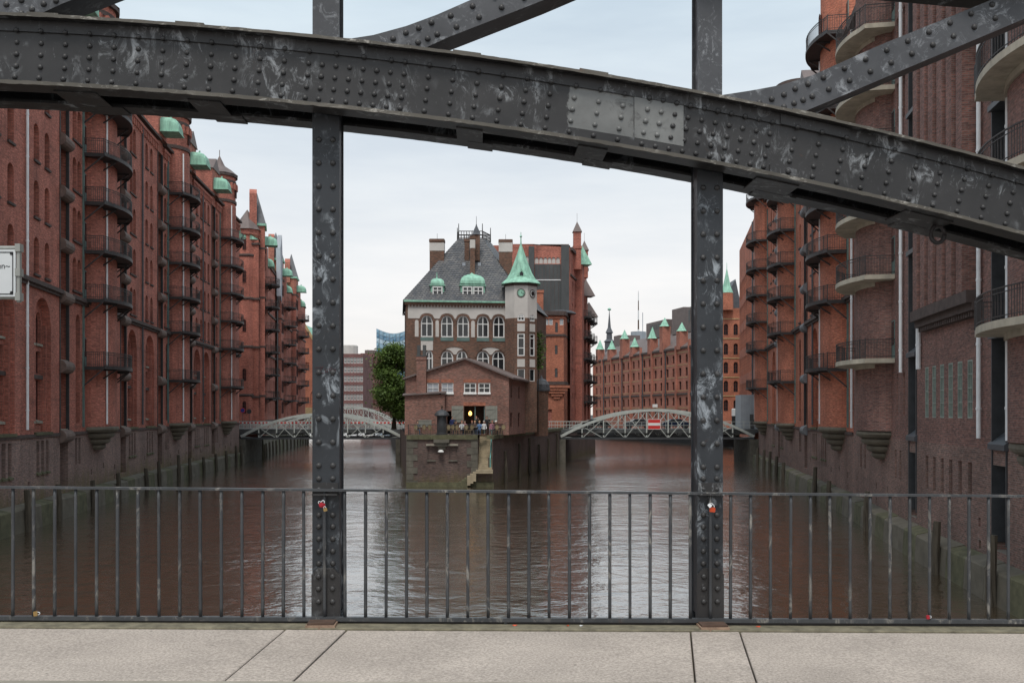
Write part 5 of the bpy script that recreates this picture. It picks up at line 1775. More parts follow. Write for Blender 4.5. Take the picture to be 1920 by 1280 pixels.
# crown railing on the ridge
cr_t = MB()
zr = r0.z
for p, q in ((r0, r1), (r1, r1b), (r1b, r0b), (r0b, r0)):
    for zz, t_ in ((0.85, 0.09), (0.45, 0.05), (0.08, 0.07)):
        cr_t.bar(p + Vector((0, 0, zz)), q + Vector((0, 0, zz)), t_, t_)
    n = 9
    for i in range(n):
        c_ = p.lerp(q, i / n)
        cr_t.box(c_.x - 0.035, c_.x + 0.035, c_.y - 0.035, c_.y + 0.035, zr, zr + 0.85)
for p in (r0, r1, r0b, r1b):
    cr_t.tube([p, p + Vector((0, 0, 1.75))], [0.07, 0.04], 6)
cr_t.build('ridge_railing', 'iron', castle)
# chimneys
def chimney(px0, px1, pt_, pb_, Y, dep, whites, parent):
    a, b = pt(px0, pt_, Y), pt(px1, pb_, Y)
    m_ = MB()
    m_.box(a.x, b.x, Y, Y + dep, b.z - 2.5, a.z)
    m_.box(a.x - 0.06, b.x + 0.06, Y - 0.06, Y + dep + 0.06, a.z - 0.35, a.z - 0.05)
    c_ = m_.build('chimney', 'brick_castle', parent)
    if whites:
        m_ = MB()
        z1_, z0_ = pt(0, whites[0], Y).z, pt(0, whites[1], Y).z
        m_.box(a.x - 0.025, b.x + 0.025, Y - 0.025, Y + dep + 0.025, z0_, z1_)
        m_.build('plaster_band', 'plaster', c_)
    m_ = MB()
    m_.tube([((a.x + b.x) / 2, Y + dep / 2, a.z), ((a.x + b.x) / 2, Y + dep / 2, a.z + 0.7)], 0.02, 5)
    m_.build('lightning_rod', 'iron', c_)
chimney(805.5, 832.5, 447.5, 520, 110.5, 1.2, (455, 470), castle)
chimney(935.5, 960.5, 448.5, 510, 111.5, 1.2, (454, 472), castle)
chimney(881.5, 890.3, 442, 508, 109.3, 0.8, (449, 465), castle)
chimney(871, 880, 447, 470, 110.8, 0.7, None, castle)
c_ = pt(893.2, 441, 111)
m_ = MB()
m_.box(c_.x - 0.4, c_.x + 0.4, 110.6, 111.4, c_.z - 3, c_.z)
m_.build('turret_stub', 'brick_castle', castle)
m_ = MB()
m_.lathe([(0.58, 0), (0.40, 0.25), (0.30, 0.6), (0.10, 1.05), (0.03, 1.3), (0.02, 2.2)], tuple(c_), 8)
m_.build('turret_cap', 'slate', castle)
# skylights and dormers
def on_roof(px, py):
    """point of the front roof slope seen at a photo pixel"""
    n_ = (e[1] - e[0]).cross(r0 - e[0])
    d_ = Vector(((px - CX) / F, 1.0, -(py - HZ) / F))
    o_ = Vector((0, 0, EYE))
    t_ = n_.dot(e[0] - o_) / n_.dot(d_)
    return o_ + d_ * t_
for px_, py_ in ((870, 496), (899, 496)):
    p = on_roof(px_, py_)
    m_ = MB()
    m_.box(p.x - 0.24, p.x + 0.24, p.y - 0.30, p.y + 0.30, p.z - 0.25, p.z + 0.22)
    sk = m_.build('skylight', 'iron_grey', castle)
    m_ = MB()
    m_.box(p.x - 0.19, p.x + 0.19, p.y - 0.31, p.y - 0.302, p.z - 0.18, p.z + 0.18)
    m_.build('pane', 'glass_sky', sk)
def dormer(x0, x1, nwin, ytop, ybase, ydome, yfin):
    s0_, s1_ = X(zx(x0)), X(zx(x1))
    cc, hw = (s0_ + s1_) / 2, (s1_ - s0_) / 2
    yb = on_roof(zx((x0 + x1) / 2), zy(ybase))
    Zd = lambda v: EYE - (zy(v) - HZ) / F * yb.y
    out = -0.45
    m_ = MB()
    band(m_, fcC, s0_, s1_, Zd(ybase) - 0.4, Zd(ytop), -4.0, out, 0, 20)
    band(m_, fcC, s0_ - 0.12, s1_ + 0.12, Zd(ytop), Zd(ytop) + 0.13, -3.5, out + 0.14, 1, 20)
    dm = m_.build('dormer', ['copper', 'copper'], castle)
    ww = (2 * hw - 0.3) / nwin
    for i in range(nwin):
        window(fcC, s0_ + 0.15 + ww * (i + 0.5), Zd(ybase) + 0.12, ww - 0.08, Zd(ytop) - Zd(ybase) - 0.2, 0, 'white', -0.09, castle, out=out)
    m_ = MB()
    h_ = Zd(ydome) - Zd(ytop)
    prof = [(1.0, 0.13), (1.02, 0.2), (0.99, 0.42), (0.90, 0.62), (0.70, 0.80), (0.42, 0.92), (0.16, 1.02), (0.05, 1.12)]
    for (k0, z0_), (k1, z1_) in zip(prof, prof[1:]):
        z0_, z1_ = Zd(ytop) + z0_ * h_, Zd(ytop) + z1_ * h_
        P_ = lambda kx, ky, zz: fcC.P(cc + hw * kx, out - 1.4 + 1.5 * ky, zz)
        c0_ = [P_(-k0, k0, z0_), P_(k0, k0, z0_), P_(k0, -k0, z0_), P_(-k0, -k0, z0_)]
        c1_ = [P_(-k1, k1, z1_), P_(k1, k1, z1_), P_(k1, -k1, z1_), P_(-k1, -k1, z1_)]
        for i in range(4):
            m_.quad(c0_[i], c0_[(i + 1) % 4], c1_[(i + 1) % 4], c1_[i])
    m_.build('dome', 'copper', dm)
    m_ = MB()
    q = fcC.P(cc, out - 1.4, 0)
    m_.tube([(q[0], q[1], Zd(ydome)), (q[0], q[1], Zd(yfin))], [0.09, 0.03], 6)
    m_.lathe([(0.02, -0.1), (0.1, 0), (0.02, 0.1)], (q[0], q[1], (Zd(ydome) + Zd(yfin)) / 2), 8)
    m_.build('finial', 'copper', dm)
dormer(460, 568, 1, 575, 672, 503, 450)
dormer(700, 895, 2, 575, 680, 470, 452)
# octagonal clock turret
tc_ = Vector(fcC.P(X(977) - 0.05, 0.25, 0))
ro = 1.76
octp = []
for k in range(8):
    a_ = R(-90 - 22.5 + 45 * k)
    octp.append((tc_.x + ro / math.cos(R(22.5)) * math.cos(a_), tc_.y + ro / math.cos(R(22.5)) * math.sin(a_)))
ZC0, ZCW = Zc(533), Zc(598)
wb, wp = MB(), MB()
facets = {}
for k in range(8):
    p, q = octp[k], octp[(k + 1) % 8]
    f_ = Fac([p, q])
    facets[k] = f_
    if k in (0, 1):
        cc = f_.L / 2
        ww = 0.80
        ob = [op(cc, ww, Zc(zy(1146)), Zc(zy(968)) - Zc(zy(1146)), 0, 0.15), op(cc, ww, Zc(zy(1345)), Zc(zy(1248)) - Zc(zy(1345)), 0, 0.15), op(cc, ww, Zc(zy(870)), ZCW - 0.004 - Zc(zy(870)), 0, 0.15)]
        wall(wb, f_, 0, f_.L, TZ, ZCW, ob, 0, 0, 0, 9)
        op_ = [dict(a=cc - ww / 2, b=cc + ww / 2, z0=ZCW + 0.003, z1=ZCW + 0.42, rise=0.40, d=0.15)]
        wall(wp, f_, 0, f_.L, ZCW, ZC0, op_, 0.0, 0, 0, 9)
        for o_, st_ in ((ob[0], 'white_tall'), (ob[1], 'white1')):
            window(f_, cc, o_['z0'], ww, o_['z1'] - o_['z0'], 0, st_, 0.13, castle)
        window(f_, cc, Zc(zy(870)), ww, ZCW + 0.42 - Zc(zy(870)), 0.4, 'white', 0.13, castle)
        for y0_, y1_ in ((952, 890), (1232, 1170)):
            m_ = MB()
            band(m_, f_, cc - 0.42, cc + 0.42, Zc(zy(y0_)), Zc(zy(y1_)), 0.002, 0.03, 0, 9)
            m_.build('plaster_panel', 'plaster', castle)
    else:
        wall(wb, f_, 0, f_.L, TZ, ZCW, (), 0, 0, 0, 9)
        wall(wp, f_, 0, f_.L, ZCW, ZC0, (), 0, 0, 0, 9)
wb.build('turret_brick', 'brick_castle', castle, fix=False)
wp.build('turret_plaster', 'plaster', castle, fix=False)
m_ = MB()
hC = Zc(457) - ZC0
m_.lathe([(1.98, -0.30), (2.0, -0.05), (1.9, 0.0)], (tc_.x, tc_.y, ZC0 + 0.02), 8, rot=R(22.5))
m_.build('turret_cornice', 'cornice', castle)
m_ = MB()
m_.lathe([(2.35, 0.0), (2.30, 0.10), (1.75, 0.55), (1.32, 1.25), (0.95, hC * 0.48), (0.50, hC * 0.74), (0.20, hC * 0.93), (0.08, hC)], (tc_.x, tc_.y, ZC0), 8, rot=R(22.5))
m_.build('turret_spire', 'copper', castle)
m_ = MB()
m_.tube([(tc_.x, tc_.y, ZC0 + hC - 0.1), (tc_.x, tc_.y, Zc(434))], [0.09, 0.03], 6)
m_.lathe([(0.03, -0.16), (0.16, 0), (0.03, 0.16)], (tc_.x, tc_.y, Zc(442)), 10)
m_.build('turret_finial', 'copper', castle)
m_ = MB()      # small gablet on the spire
m_.prism([(-0.55, 0), (0.55, 0), (0.0, 0.85)], lambda a_, b_, d_: (tc_.x + 0.05 + a_, tc_.y - 1.55 + d_, ZC0 + 0.75 + b_), 0, 1.0)
gb = m_.build('gablet', 'copper', castle)
m_ = MB()
m_.prism([(-0.2, 0.02), (0.2, 0.02), (0.2, 0.30), (0.0, 0.5), (-0.2, 0.30)], lambda a_, b_, d_: (tc_.x + 0.05 + a_, tc_.y - 1.56 + d_, ZC0 + 0.80 + b_), 0, 0.008)
m_.build('gablet_opening', 'black', gb)
# clock on the front facet, round window on the next
def disc(f_, s, z, r, o0, o1, mat, parent, nm, n=20, r_in=0.0):
    m_ = MB()
    pts_ = [(s + r * math.cos(t_), z + r * math.sin(t_)) for t_ in np.linspace(0, 2 * math.pi, n, endpoint=False)]
    m_.prism(pts_, lambda a_, b_, d_: f_.P(a_, d_, b_), o0, o1)
    return m_.build(nm, mat, parent)
f0, f1 = facets[0], facets[1]
zk = Zc(zy(648))
ck = disc(f0, f0.L / 2, zk, 0.47, 0.003, 0.06, 'cornice', castle, 'clock')
disc(f0, f0.L / 2, zk, 0.39, 0.061, 0.075, 'copper', ck, 'clock_face')
m_ = MB()
for t_, l_ in ((R(62), 0.24), (R(-20), 0.33)):
    p = Vector(f0.P(f0.L / 2, 0.085, zk))
    q = Vector(f0.P(f0.L / 2 + l_ * math.cos(t_), 0.085, zk + l_ * math.sin(t_)))
    m_.bar(p, q, 0.012, 0.035, 0)
m_.build('clock_hands', 'black', ck)
m_ = MB()
for k in range(12):
    t_ = R(30 * k)
    p, q = [Vector(f0.P(f0.L / 2 + l_ * math.cos(t_), 0.081, zk + l_ * math.sin(t_))) for l_ in (0.29, 0.37)]
    m_.bar(p, q, 0.008, 0.04)
m_.build('hour_marks', 'black', ck)
pw = disc(f1, f1.L / 2, Zc(zy(650)), 0.44, 0.003, 0.06, 'cornice', castle, 'round_window')
disc(f1, f1.L / 2, Zc(zy(650)), 0.34, 0.061, 0.07, 'white_paint', pw, 'frame')
disc(f1, f1.L / 2 + 0.03, Zc(zy(650)), 0.27, 0.071, 0.08, 'glass', pw, 'pane')
# dark domed oriel on the far side, beside the tower
q = pt(1015, 0, 114)
m_ = MB()
m_.lathe([(0.85, 0), (0.9, 5.2), (0.95, 5.3)], (q.x, 114, TZ - 0.6), 8, rot=R(22.5))
m_.build('oriel', 'brick_castle', castle)
m_ = MB()
m_.lathe([(1.02, 0), (1.05, 0.15), (0.95, 0.8), (0.65, 1.25), (0.2, 1.5), (0.04, 1.9)], (q.x, 114, TZ + 4.7), 12)
m_.build('oriel_dome', 'slate', castle)
# ================================================================ leaf things
def leaves(name, centres, n, size, parent, mat='leaf', seed=1):
    rnd = random.Random(seed)
    m_ = MB()
    tot = sum(c[1] ** 2 for c in centres)
    for (c, r) in centres:
        for i in range(int(n * r * r / tot)):
            d = Vector((rnd.gauss(0, 0.52), rnd.gauss(0, 0.52), rnd.gauss(0, 0.45)))
            p = Vector(c) + Vector((d.x * r, d.y * r, d.z * r * 0.85))
            ax = Vector((rnd.gauss(0, 1), rnd.gauss(0, 1), rnd.gauss(0, 0.6))).normalized()
            ay = ax.cross(Vector((rnd.gauss(0, 1), rnd.gauss(0, 1), rnd.gauss(0, 1)))).normalized()
            s_ = size * rnd.uniform(0.6, 1.3)
            m_.quad(p - ax * s_, p - ay * s_ * 0.5, p + ax * s_, p + ay * s_ * 0.5)
    return m_.build(name, mat, parent, fix=False)
def tree(x, y, zb_, h, r, label, seed, group=None):
    t = thing('leafy_tree', (x, y, zb_), label, 'tree', group)
    rnd = random.Random(seed)
    m_ = MB()
    top = Vector((x, y, zb_ + h * 0.6))
    m_.tube([(x, y, zb_), (x + 0.1, y, zb_ + h * 0.25), top], [0.38, 0.30, 0.14], 8)
    cs = []
    for k in range(46):
        a_ = rnd.uniform(0, 6.283)
        v = rnd.uniform(-0.95, 1)
        rr = r * math.sqrt(max(0.05, 1 - (v * 0.92) ** 2)) * rnd.uniform(0.35, 0.85)
        c = (x + rr * math.cos(a_), y + rr * math.sin(a_), zb_ + h * 0.54 + v * h * 0.40)
        cs.append((c, r * rnd.uniform(0.30, 0.48)))
        if k % 3 == 0:
            m_.tube([(x, y, zb_ + h * rnd.uniform(0.2, 0.45)), c], [0.14, 0.04], 5)
    m_.build('trunk', 'bark', t)
    leaves('crown', cs, 34000, 0.16, t, seed=seed)
    return t
tree(-15.75, 128, 4.9, 11.2, 3.05, 'broad green deciduous tree left of the clock tower house', 3)
iv = tag(obj('climbing_plant', None, None, Matrix.Translation((pt(1011, 0, 109.5).x, 109.5, TZ))), 'green climbing plant behind the clock turret', 'plant')
leaves('foliage', [((pt(1010 + dx_, 0, 109.3).x, 109.3, Zc(py_)), 0.55) for dx_, py_ in ((0, 625), (1, 640), (3, 650), (0, 660), (2, 672), (0, 684))], 900, 0.12, iv, seed=5)
m_ = MB()
m_.tube([(pt(1009, 0, 109.5).x, 109.5, TZ), (pt(1010, 0, 109.5).x, 109.5, Zc(628))], 0.05, 5)
m_.build('stem', 'bark', iv)
# ================================================================ truss bridges over the two canals
def truss_bridge(name, label, x0, x1, Y, wdt, ztop, boards=False, zd=4.75, zb_=3.45):
    t = thing(name, ((x0 + x1) / 2, Y, zd), label, 'bridge')
    Ln = x1 - x0
    arc = lambda u: zb_ + 0.25 + (ztop - zb_ - 0.25) * (1 - (2 * u - 1) ** 2)
    npan = 9
    for jj, y in enumerate((Y, Y + wdt)):
        a = MB()
        pts_ = [(x0 + Ln * i / 28, y, arc(i / 28)) for i in range(29)]
        for p, q in zip(pts_, pts_[1:]):
            a.bar(p, q, 0.34, 0.36)
        a.build('arch_rib', 'bridge_grey', t)
        b = MB()
        b.bar((x0, y, zb_), (x1, y, zb_), 0.3, 0.30)
        b.build('bottom_chord', 'iron_grey', t)
        c = MB()
        for i in range(1, npan):
            x = x0 + Ln * i / npan
            c.bar((x, y, zb_), (x, y, arc(i / npan)), 0.16, 0.2, 0, (0, 1, 0))
        for i in range(0, npan):
            xa, xb = x0 + Ln * i / npan, x0 + Ln * (i + 1) / npan
            za, zb2 = arc(i / npan), arc((i + 1) / npan)
            c.bar((xa, y - 0.03, zb_), (xb, y - 0.03, zb2), 0.08, 0.13, 0, (0, 1, 0))
            c.bar((xa, y + 0.03, za), (xb, y + 0.03, zb_), 0.08, 0.13, 0, (0, 1, 0))
        lat = c.build('lattice', 'bridge_grey', t)
        lat['kind'] = 'stuff'
    d = MB()
    d.box(x0 - 3, x1 + 3, Y + 0.35, Y + wdt - 0.35, zd - 0.55, zd)
    for i in range(npan + 1):
        x = x0 + Ln * i / npan
        d.box(x - 0.12, x + 0.12, Y - 0.1, Y + wdt + 0.1, zd - 0.85, zd - 0.55)
    d.build('deck', 'clad', t)
    for y in (Y + 0.55, Y + wdt - 0.55):
        r_ = MB()
        for zz in (0.55, 1.08):
            r_.bar((x0 - 3, y, zd + zz), (x1 + 3, y, zd + zz), 0.05, 0.05)
        for i in range(40):
            x = x0 - 3 + (Ln + 6) * i / 39
            r_.box(x - 0.025, x + 0.025, y - 0.025, y + 0.025, zd, zd + 1.1)
        r_.build('parapet', 'bridge_grey', t)
    for x in (x0 - 0.6, x1 + 0.6):
        p = MB()
        p.box(x - 1.3, x + 1.3, Y - 0.6, Y + wdt + 0.6, -1.5, zb_ - 0.15)
        p.build('abutment', 'stone_quay', t)
    return t
BLX0, BLX1 = pt(452, 0, 138).x, pt(752, 0, 138).x
BRX0, BRX1 = pt(1051, 0, 138).x, pt(1414, 0, 138).x
truss_bridge('truss_bridge', 'grey arched lattice bridge with red and white barriers over the left canal', BLX0, BLX1, 138.0, 9.0, 6.9)
truss_bridge('truss_bridge', 'grey arched lattice bridge with a red and white sign over the right canal', BRX0, BRX1, 138.0, 9.0, 7.5)
n = 15
ORD = 'first second third fourth fifth sixth seventh eighth ninth tenth eleventh twelfth thirteenth fourteenth fifteenth'.split()
for i in range(n):
    x0_, x1_ = BLX0 - 0.5 + (BLX1 - BLX0 + 1) * i / n, BLX0 - 0.5 + (BLX1 - BLX0 + 1) * (i + 1) / n
    where = ('at the left end of' if i < 5 else 'on the middle of' if i < 10 else 'at the right end of')
    t = tag(obj('barrier_board', None, None, Matrix.Translation(((x0_ + x1_) / 2, 138.8, 4.76))), ORD[i] + ' red and white site barrier board counted from the left bank', 'barrier', 'site barriers along the left bridge')
    m_ = MB()
    m_.box(x0_ + 0.03, x1_ - 0.03, 138.78, 138.86, 5.55, 5.80)
    m_.box(x0_ + 0.03, x1_ - 0.03, 138.78, 138.86, 4.80, 4.90)
    k = 9
    for j in range(k):
        xx = x0_ + 0.06 + (x1_ - x0_ - 0.12) * j / (k - 1)
        m_.box(xx - 0.035, xx + 0.035, 138.79, 138.85, 4.90, 5.55)
    m_.build('panel', 'white_paint', t)
    for j in range(3):
        m_ = MB()
        xx = x0_ + (x1_ - x0_) * (j + 0.5) / 3
        m_.box(xx - 0.16, xx + 0.16, 138.765, 138.778, 5.56, 5.79)
        m_.build('red_stripe', 'red_sign', t)
sgn = thing('waterway_sign', pt(1226, 794, 137.6), 'red board with white stripe fixed to the right canal bridge', 'sign')
a, b = pt(1215, 804, 137.6), pt(1238, 786, 137.6)
m_ = MB()
m_.box(a.x, b.x, 137.62, 137.7, a.z, b.z)
m_.build('board', 'red_sign', sgn)
m_ = MB()
m_.box(a.x + 0.02, b.x - 0.02, 137.60, 137.618, a.z + (b.z - a.z) * 0.36, a.z + (b.z - a.z) * 0.64)
m_.build('white_stripe', 'white_paint', sgn)
m_ = MB()
frame(a.x - 0.05, b.x + 0.05, a.z - 0.05, b.z + 0.05, 0.055, 137.61, 137.72, m_)
m_.build('border', 'white_paint', sgn)
lb = pt(1228, 764, 138)
t = tag(obj('signal_box', None, None, Matrix.Translation(lb)), 'small white box standing on top of the right bridge arch', 'box')
m_ = MB()
m_.box(lb.x - 0.34, lb.x + 0.34, 137.8, 138.2, lb.z + 0.05, lb.z + 0.5)
m_.build('housing', 'white_paint', t)
m_ = MB()
m_.box(lb.x - 0.05, lb.x + 0.05, 137.95, 138.05, lb.z - 0.35, lb.z + 0.05)
m_.build('stalk', 'iron_grey', t)
# ================================================================ warehouses behind the island house
def simple_block(mb, pts, z0, z1, mi=0):
    mb.prism(pts, lambda x, y, d: (x, y, d), z0, z1, mi)
# low orange corner building beyond the right bridge
YD = 148.0
dx0, dx1 = pt(1003, 0, YD).x, pt(1057, 0, YD).x
dl = thing('corner_building', (dx0 + 2, YD, 5), 'low orange brick corner building with rounded lead roof beyond the right bridge', 'building')
ZD = lambda py: EYE - (py - HZ) / F * YD
fD = Fac([(dx0, YD), (dx1, YD)])
fD2 = Fac([(dx1, YD), (pt(1064.5, 0, 151.5).x, 151.5), (pt(1069, 0, 158).x, 158)], smooth=False)
w = MB()
X = fD.px
dops = [op(X(1043.5), 0.42, ZD(623), ZD(604) - ZD(623), 0.2, 0.15), op(X(1043), 0.42, ZD(664), ZD(647) - ZD(664), 0, 0.15), op(X(1043), 0.42, ZD(707), ZD(690) - ZD(707), 0, 0.15)]
dops += [op(X(x_), 0.55, ZD(609), ZD(598) - ZD(609), 0, 0.12) for x_ in (1025, 1033, 1053)]
dops += [op(X(1029), 0.95, 4.96, ZD(767) - 4.96, 0, 0.3)]
wall(w, fD, 0, fD.L, 4.9, ZD(589), dops, 0, 0, 0, 30)
wall(w, fD2, 0, fD2.L, 4.9, ZD(589), [op(1.6, 0.5, ZD(664), 1.3, 0, 0.15), op(1.6, 0.5, ZD(707), 1.3, 0, 0.15)], 0, 0, 0, 30)
w.build('wall', 'brick_orange', dl, fix=False)
for i, o_ in enumerate(dops[:-1]):
    window(fD, (o_['a'] + o_['b']) / 2, o_['z0'], o_['b'] - o_['a'], o_['z1'] - o_['z0'], o_['rise'], 'grey' if i > 2 else 'slit', 0.14, dl)
m_ = MB()
simple_block(m_, [(fD.P(X(1029) - 0.47, 0, 0)[0], YD + 0.25), (fD.P(X(1029) + 0.47, 0, 0)[0], YD + 0.25), (fD.P(X(1029) + 0.47, 0, 0)[0], YD + 0.3), (fD.P(X(1029) - 0.47, 0, 0)[0], YD + 0.3)], 4.9, ZD(767))
m_.build('door', 'brick_red', dl)
for py0, py1, o_, mt in ((591, 583, 0.35, 'cornice'), (630, 626, 0.15, 'cornice'), (721, 715, 0.25, 'cornice'), (597, 594, 0.12, 'brick_orange')):
    m_ = MB()
    band(m_, fD, -0.2, fD.L, ZD(py0), ZD(py1), -0.2, o_, 0, 30)
    band(m_, fD2, 0, fD2.L, ZD(py0) + 0.004, ZD(py1) - 0.004, -0.2, o_, 0, 30)
    m_.build('string_course', mt, dl)
m_ = MB()
m_.lathe([(2.6, 0), (2.5, 0.2), (1.9, 0.45), (0.8, 0.6), (0.1, 0.65)], (pt(1050, 0, 152).x, 152.5, ZD(583)), 16)
m_.add([(dx0, YD, ZD(583)), (dx1, YD, ZD(583)), (dx1 + 1, 160, ZD(583)), (dx0, 160, ZD(583))], [(0, 1, 2, 3)])
m_.build('lead_roof', 'slate', dl)
m_ = MB()
cx_ = pt(1044, 0, YD).x
for i in range(5):
    hw = 2.0 - 0.38 * i
    m_.box(cx_ - hw, cx_ + hw, YD - 0.05 - 0.12 * (5 - i), YD - 0.001, ZD(722) - 0.42 * (i + 1), ZD(722) - 0.42 * i - 0.02)
m_.build('corbel', 'brick_orange', dl)
m_ = MB()
m_.box(pt(1004, 0, YD).x, pt(1019, 0, YD).x, YD + 0.5, YD + 2, ZD(583), ZD(548))
m_.box(pt(1003, 0, YD).x, pt(1020, 0, YD).x, YD + 0.4, YD + 2.1, ZD(548), ZD(543))
m_.build('chimney', 'brick_orange', dl)
# dark clad warehouse behind it with its canal side
YK = 152.5
fK = Fac([(pt(900, 0, YK).x, YK), (pt(1069, 0, YK).x, YK)])
fKs = Fac([(pt(1069, 0, YK).x, YK), (11.4, 163), (13.6, 175)])
kh = thing('brick_warehouse', (8, YK, 5), 'tall warehouse with dark metal clad end wall behind the island house', 'warehouse')
ZK = lambda py: EYE - (py - HZ) / F * YK
X = fK.px
w = MB()
aops = [op(X(zx(v)), 0.62, ZK(zy(402)), ZK(zy(352)) - ZK(zy(402)), 0.31, 0.15) for v in (1307, 1342, 1376, 1410, 1443, 1477)] + [op(X(zx(1228)), 0.6, ZK(zy(402)), ZK(zy(342)) - ZK(zy(402)), 0.3, 0.15)]
wall(w, fK, 0, fK.L, ZK(590), ZK(460), aops, 0, 0, 0, 30)
w.add([fK.P(X(940), 0, ZK(460)), fK.P(fK.L, 0, ZK(460)), fK.P(fK.L, 0, ZK(463.5)), fK.P(X(1000), 0, ZK(457.5)), fK.P(X(962), 0, ZK(457.5))], [(0, 1, 2, 3, 4)])
wops = []
for s in np.arange(3.0, fKs.L - 1, 2.6):
    for z in (8.0, 11.8, 15.4, 18.9, 22.5, 26.0):
        wops.append(op(s, 0.95, z, 2.4, 0.4, 0.35))
wall(w, fKs, 0, fKs.L, -1, 33.5, wops, 0, 0, 0, 3)
w.build('wall', 'brick_red', kh, fix=False)
for o_ in wops:
    window(fKs, (o_['a'] + o_['b']) / 2, o_['z0'], 0.95, 2.4, 0.4, 'dark', 0.35, kh)
for o_ in aops:
    m_ = MB()
    band(m_, fK, o_['a'], o_['b'], o_['z0'], o_['z1'], -0.14, -0.12, 0, 30)
    m_.build('blind_arch_panel', 'plaster', kh)
np_ = 7
x0_, x1_ = X(zx(1290)), X(zx(1500))
for i in range(np_):
    m_ = MB()
    a_, b_ = x0_ + (x1_ - x0_) * i / np_ + 0.012, x0_ + (x1_ - x0_) * (i + 1) / np_ - 0.012
    band(m_, fK, a_, b_, ZK(zy(528)), ZK(zy(408)), 0.01, 0.10, 0, 30)
    m_.build('clad_panel', 'clad', kh)
    m_ = MB()
    band(m_, fK, a_ + 0.2, b_ + 0.2, ZK(600), ZK(zy(540)), 0.01, 0.09 + 0.02 * (i % 2), 0, 30)
    m_.build('clad_panel', 'clad', kh)
for a_, b_, t_ in ((1242, 1287, 268), (1502, 1565, 262)):
    m_ = MB()
    band(m_, fK, X(zx(a_)), X(zx(b_)), ZK(605), ZK(zy(t_)), 0.0, 0.5, 0, 30)
    m_.build('clad_shaft', 'clad', kh)
m_ = MB()
band(m_, fK, X(zx(1290)), X(zx(1500)), ZK(zy(537)), ZK(zy(530)), 0.0, 0.16, 0, 30)
m_.build('metal_ledge', 'pipe', kh)
m_ = MB()
rx0, rx1 = X(zx(1340)), X(zx(1615))
band(m_, fK, rx0, rx1, ZK(462), ZK(zy(220)), -14, -3, 0, 30)
band(m_, fK, X(zx(880)), X(zx(1010)), ZK(462), ZK(zy(222)), -14, -4, 0, 30)
m_.build('roof_storey', 'roof_brown', kh)
m_ = MB()
for i in range(8):
    band(m_, fK, rx0 + (rx1 - rx0) * i / 8, rx0 + (rx1 - rx0) * i / 8 + 0.06, ZK(462), ZK(zy(222)), -3, -2.95, 0, 30)
m_.build('roof_seams', 'clad', kh)
m_ = MB()
m_.quad(fKs.P(0, 0, 33.5), fKs.P(fKs.L, 0, 33.5), fKs.P(fKs.L, -10, 36), fKs.P(0, -10, 34))
m_.quad(fKs.P(fKs.L, 0, -1), fKs.P(fKs.L, -14, -1), fKs.P(fKs.L, -14, 36), fKs.P(fKs.L, 0, 33.5))
m_.build('roof', 'roof_brown', kh, fix=False)
m_ = MB()
band(m_, fKs, 0, fKs.L, 32.9, 33.4, 0, 0.4, 0, 6)
band(m_, fKs, 0, fKs.L, 28.9, 29.2, 0, 0.2, 0, 6)
m_.build('cornice', 'cornice', kh)
def pinnacle(x, y, z, w_, h, hs, parent, mat, roof):
    m_ = MB()
    m_.box(x - w_, x + w_, y - w_, y + w_, z, z + h)
    m_.box(x - w_ - 0.12, x + w_ + 0.12, y - w_ - 0.12, y + w_ + 0.12, z + h * 0.55, z + h * 0.62)
    o_ = m_.build('pinnacle', mat, parent)
    m_ = MB()
    m_.lathe([((w_ + 0.15) * 1.414, 0), (0.05, hs), (0.03, hs + 0.1), (0.03, hs + 1.4)], (x, y, z + h), 4, rot=R(45))
    m_.build('pinnacle_cap', roof, o_)
p = pt(1082, 0, 157)
pinnacle(p.x, 157, 30.5, 0.62, 6.1, 1.7, kh, 'brick_red', 'roof_brown')
p = pt(1096, 0, 166)
pinnacle(p.x, 166.5, 30.5, 0.6, 4.7, 1.7, kh, 'brick_red', 'roof_brown')
for s, zt_, hh in ((7.5, 31.6, 2.2), (12.5, 27.0, 2.0), (18.0, 24.0, 1.8)):
    m_ = MB()
    c_ = fKs.P(s, 0.9, zt_)
    m_.lathe([(1.9, 0), (0.05, hh * 1.5)], c_, 4, rot=R(45 + 12))
    m_.build('bay_roof', 'copper' if s < 10 else 'roof_brown', kh)
    m_ = MB()
    band(m_, fKs, s - 1.3, s + 1.3, 5.5, zt_, 0, 1.1, 0, 9)
    m_.build('stair_bay', 'brick_red', kh)
for s in (10.0, 15.2, 20.5):
    for z in (9.0, 12.6, 16.2, 19.8, 23.2):
        balcony(fKs, s, z, 2.0, 2.2, 'iron', kh)
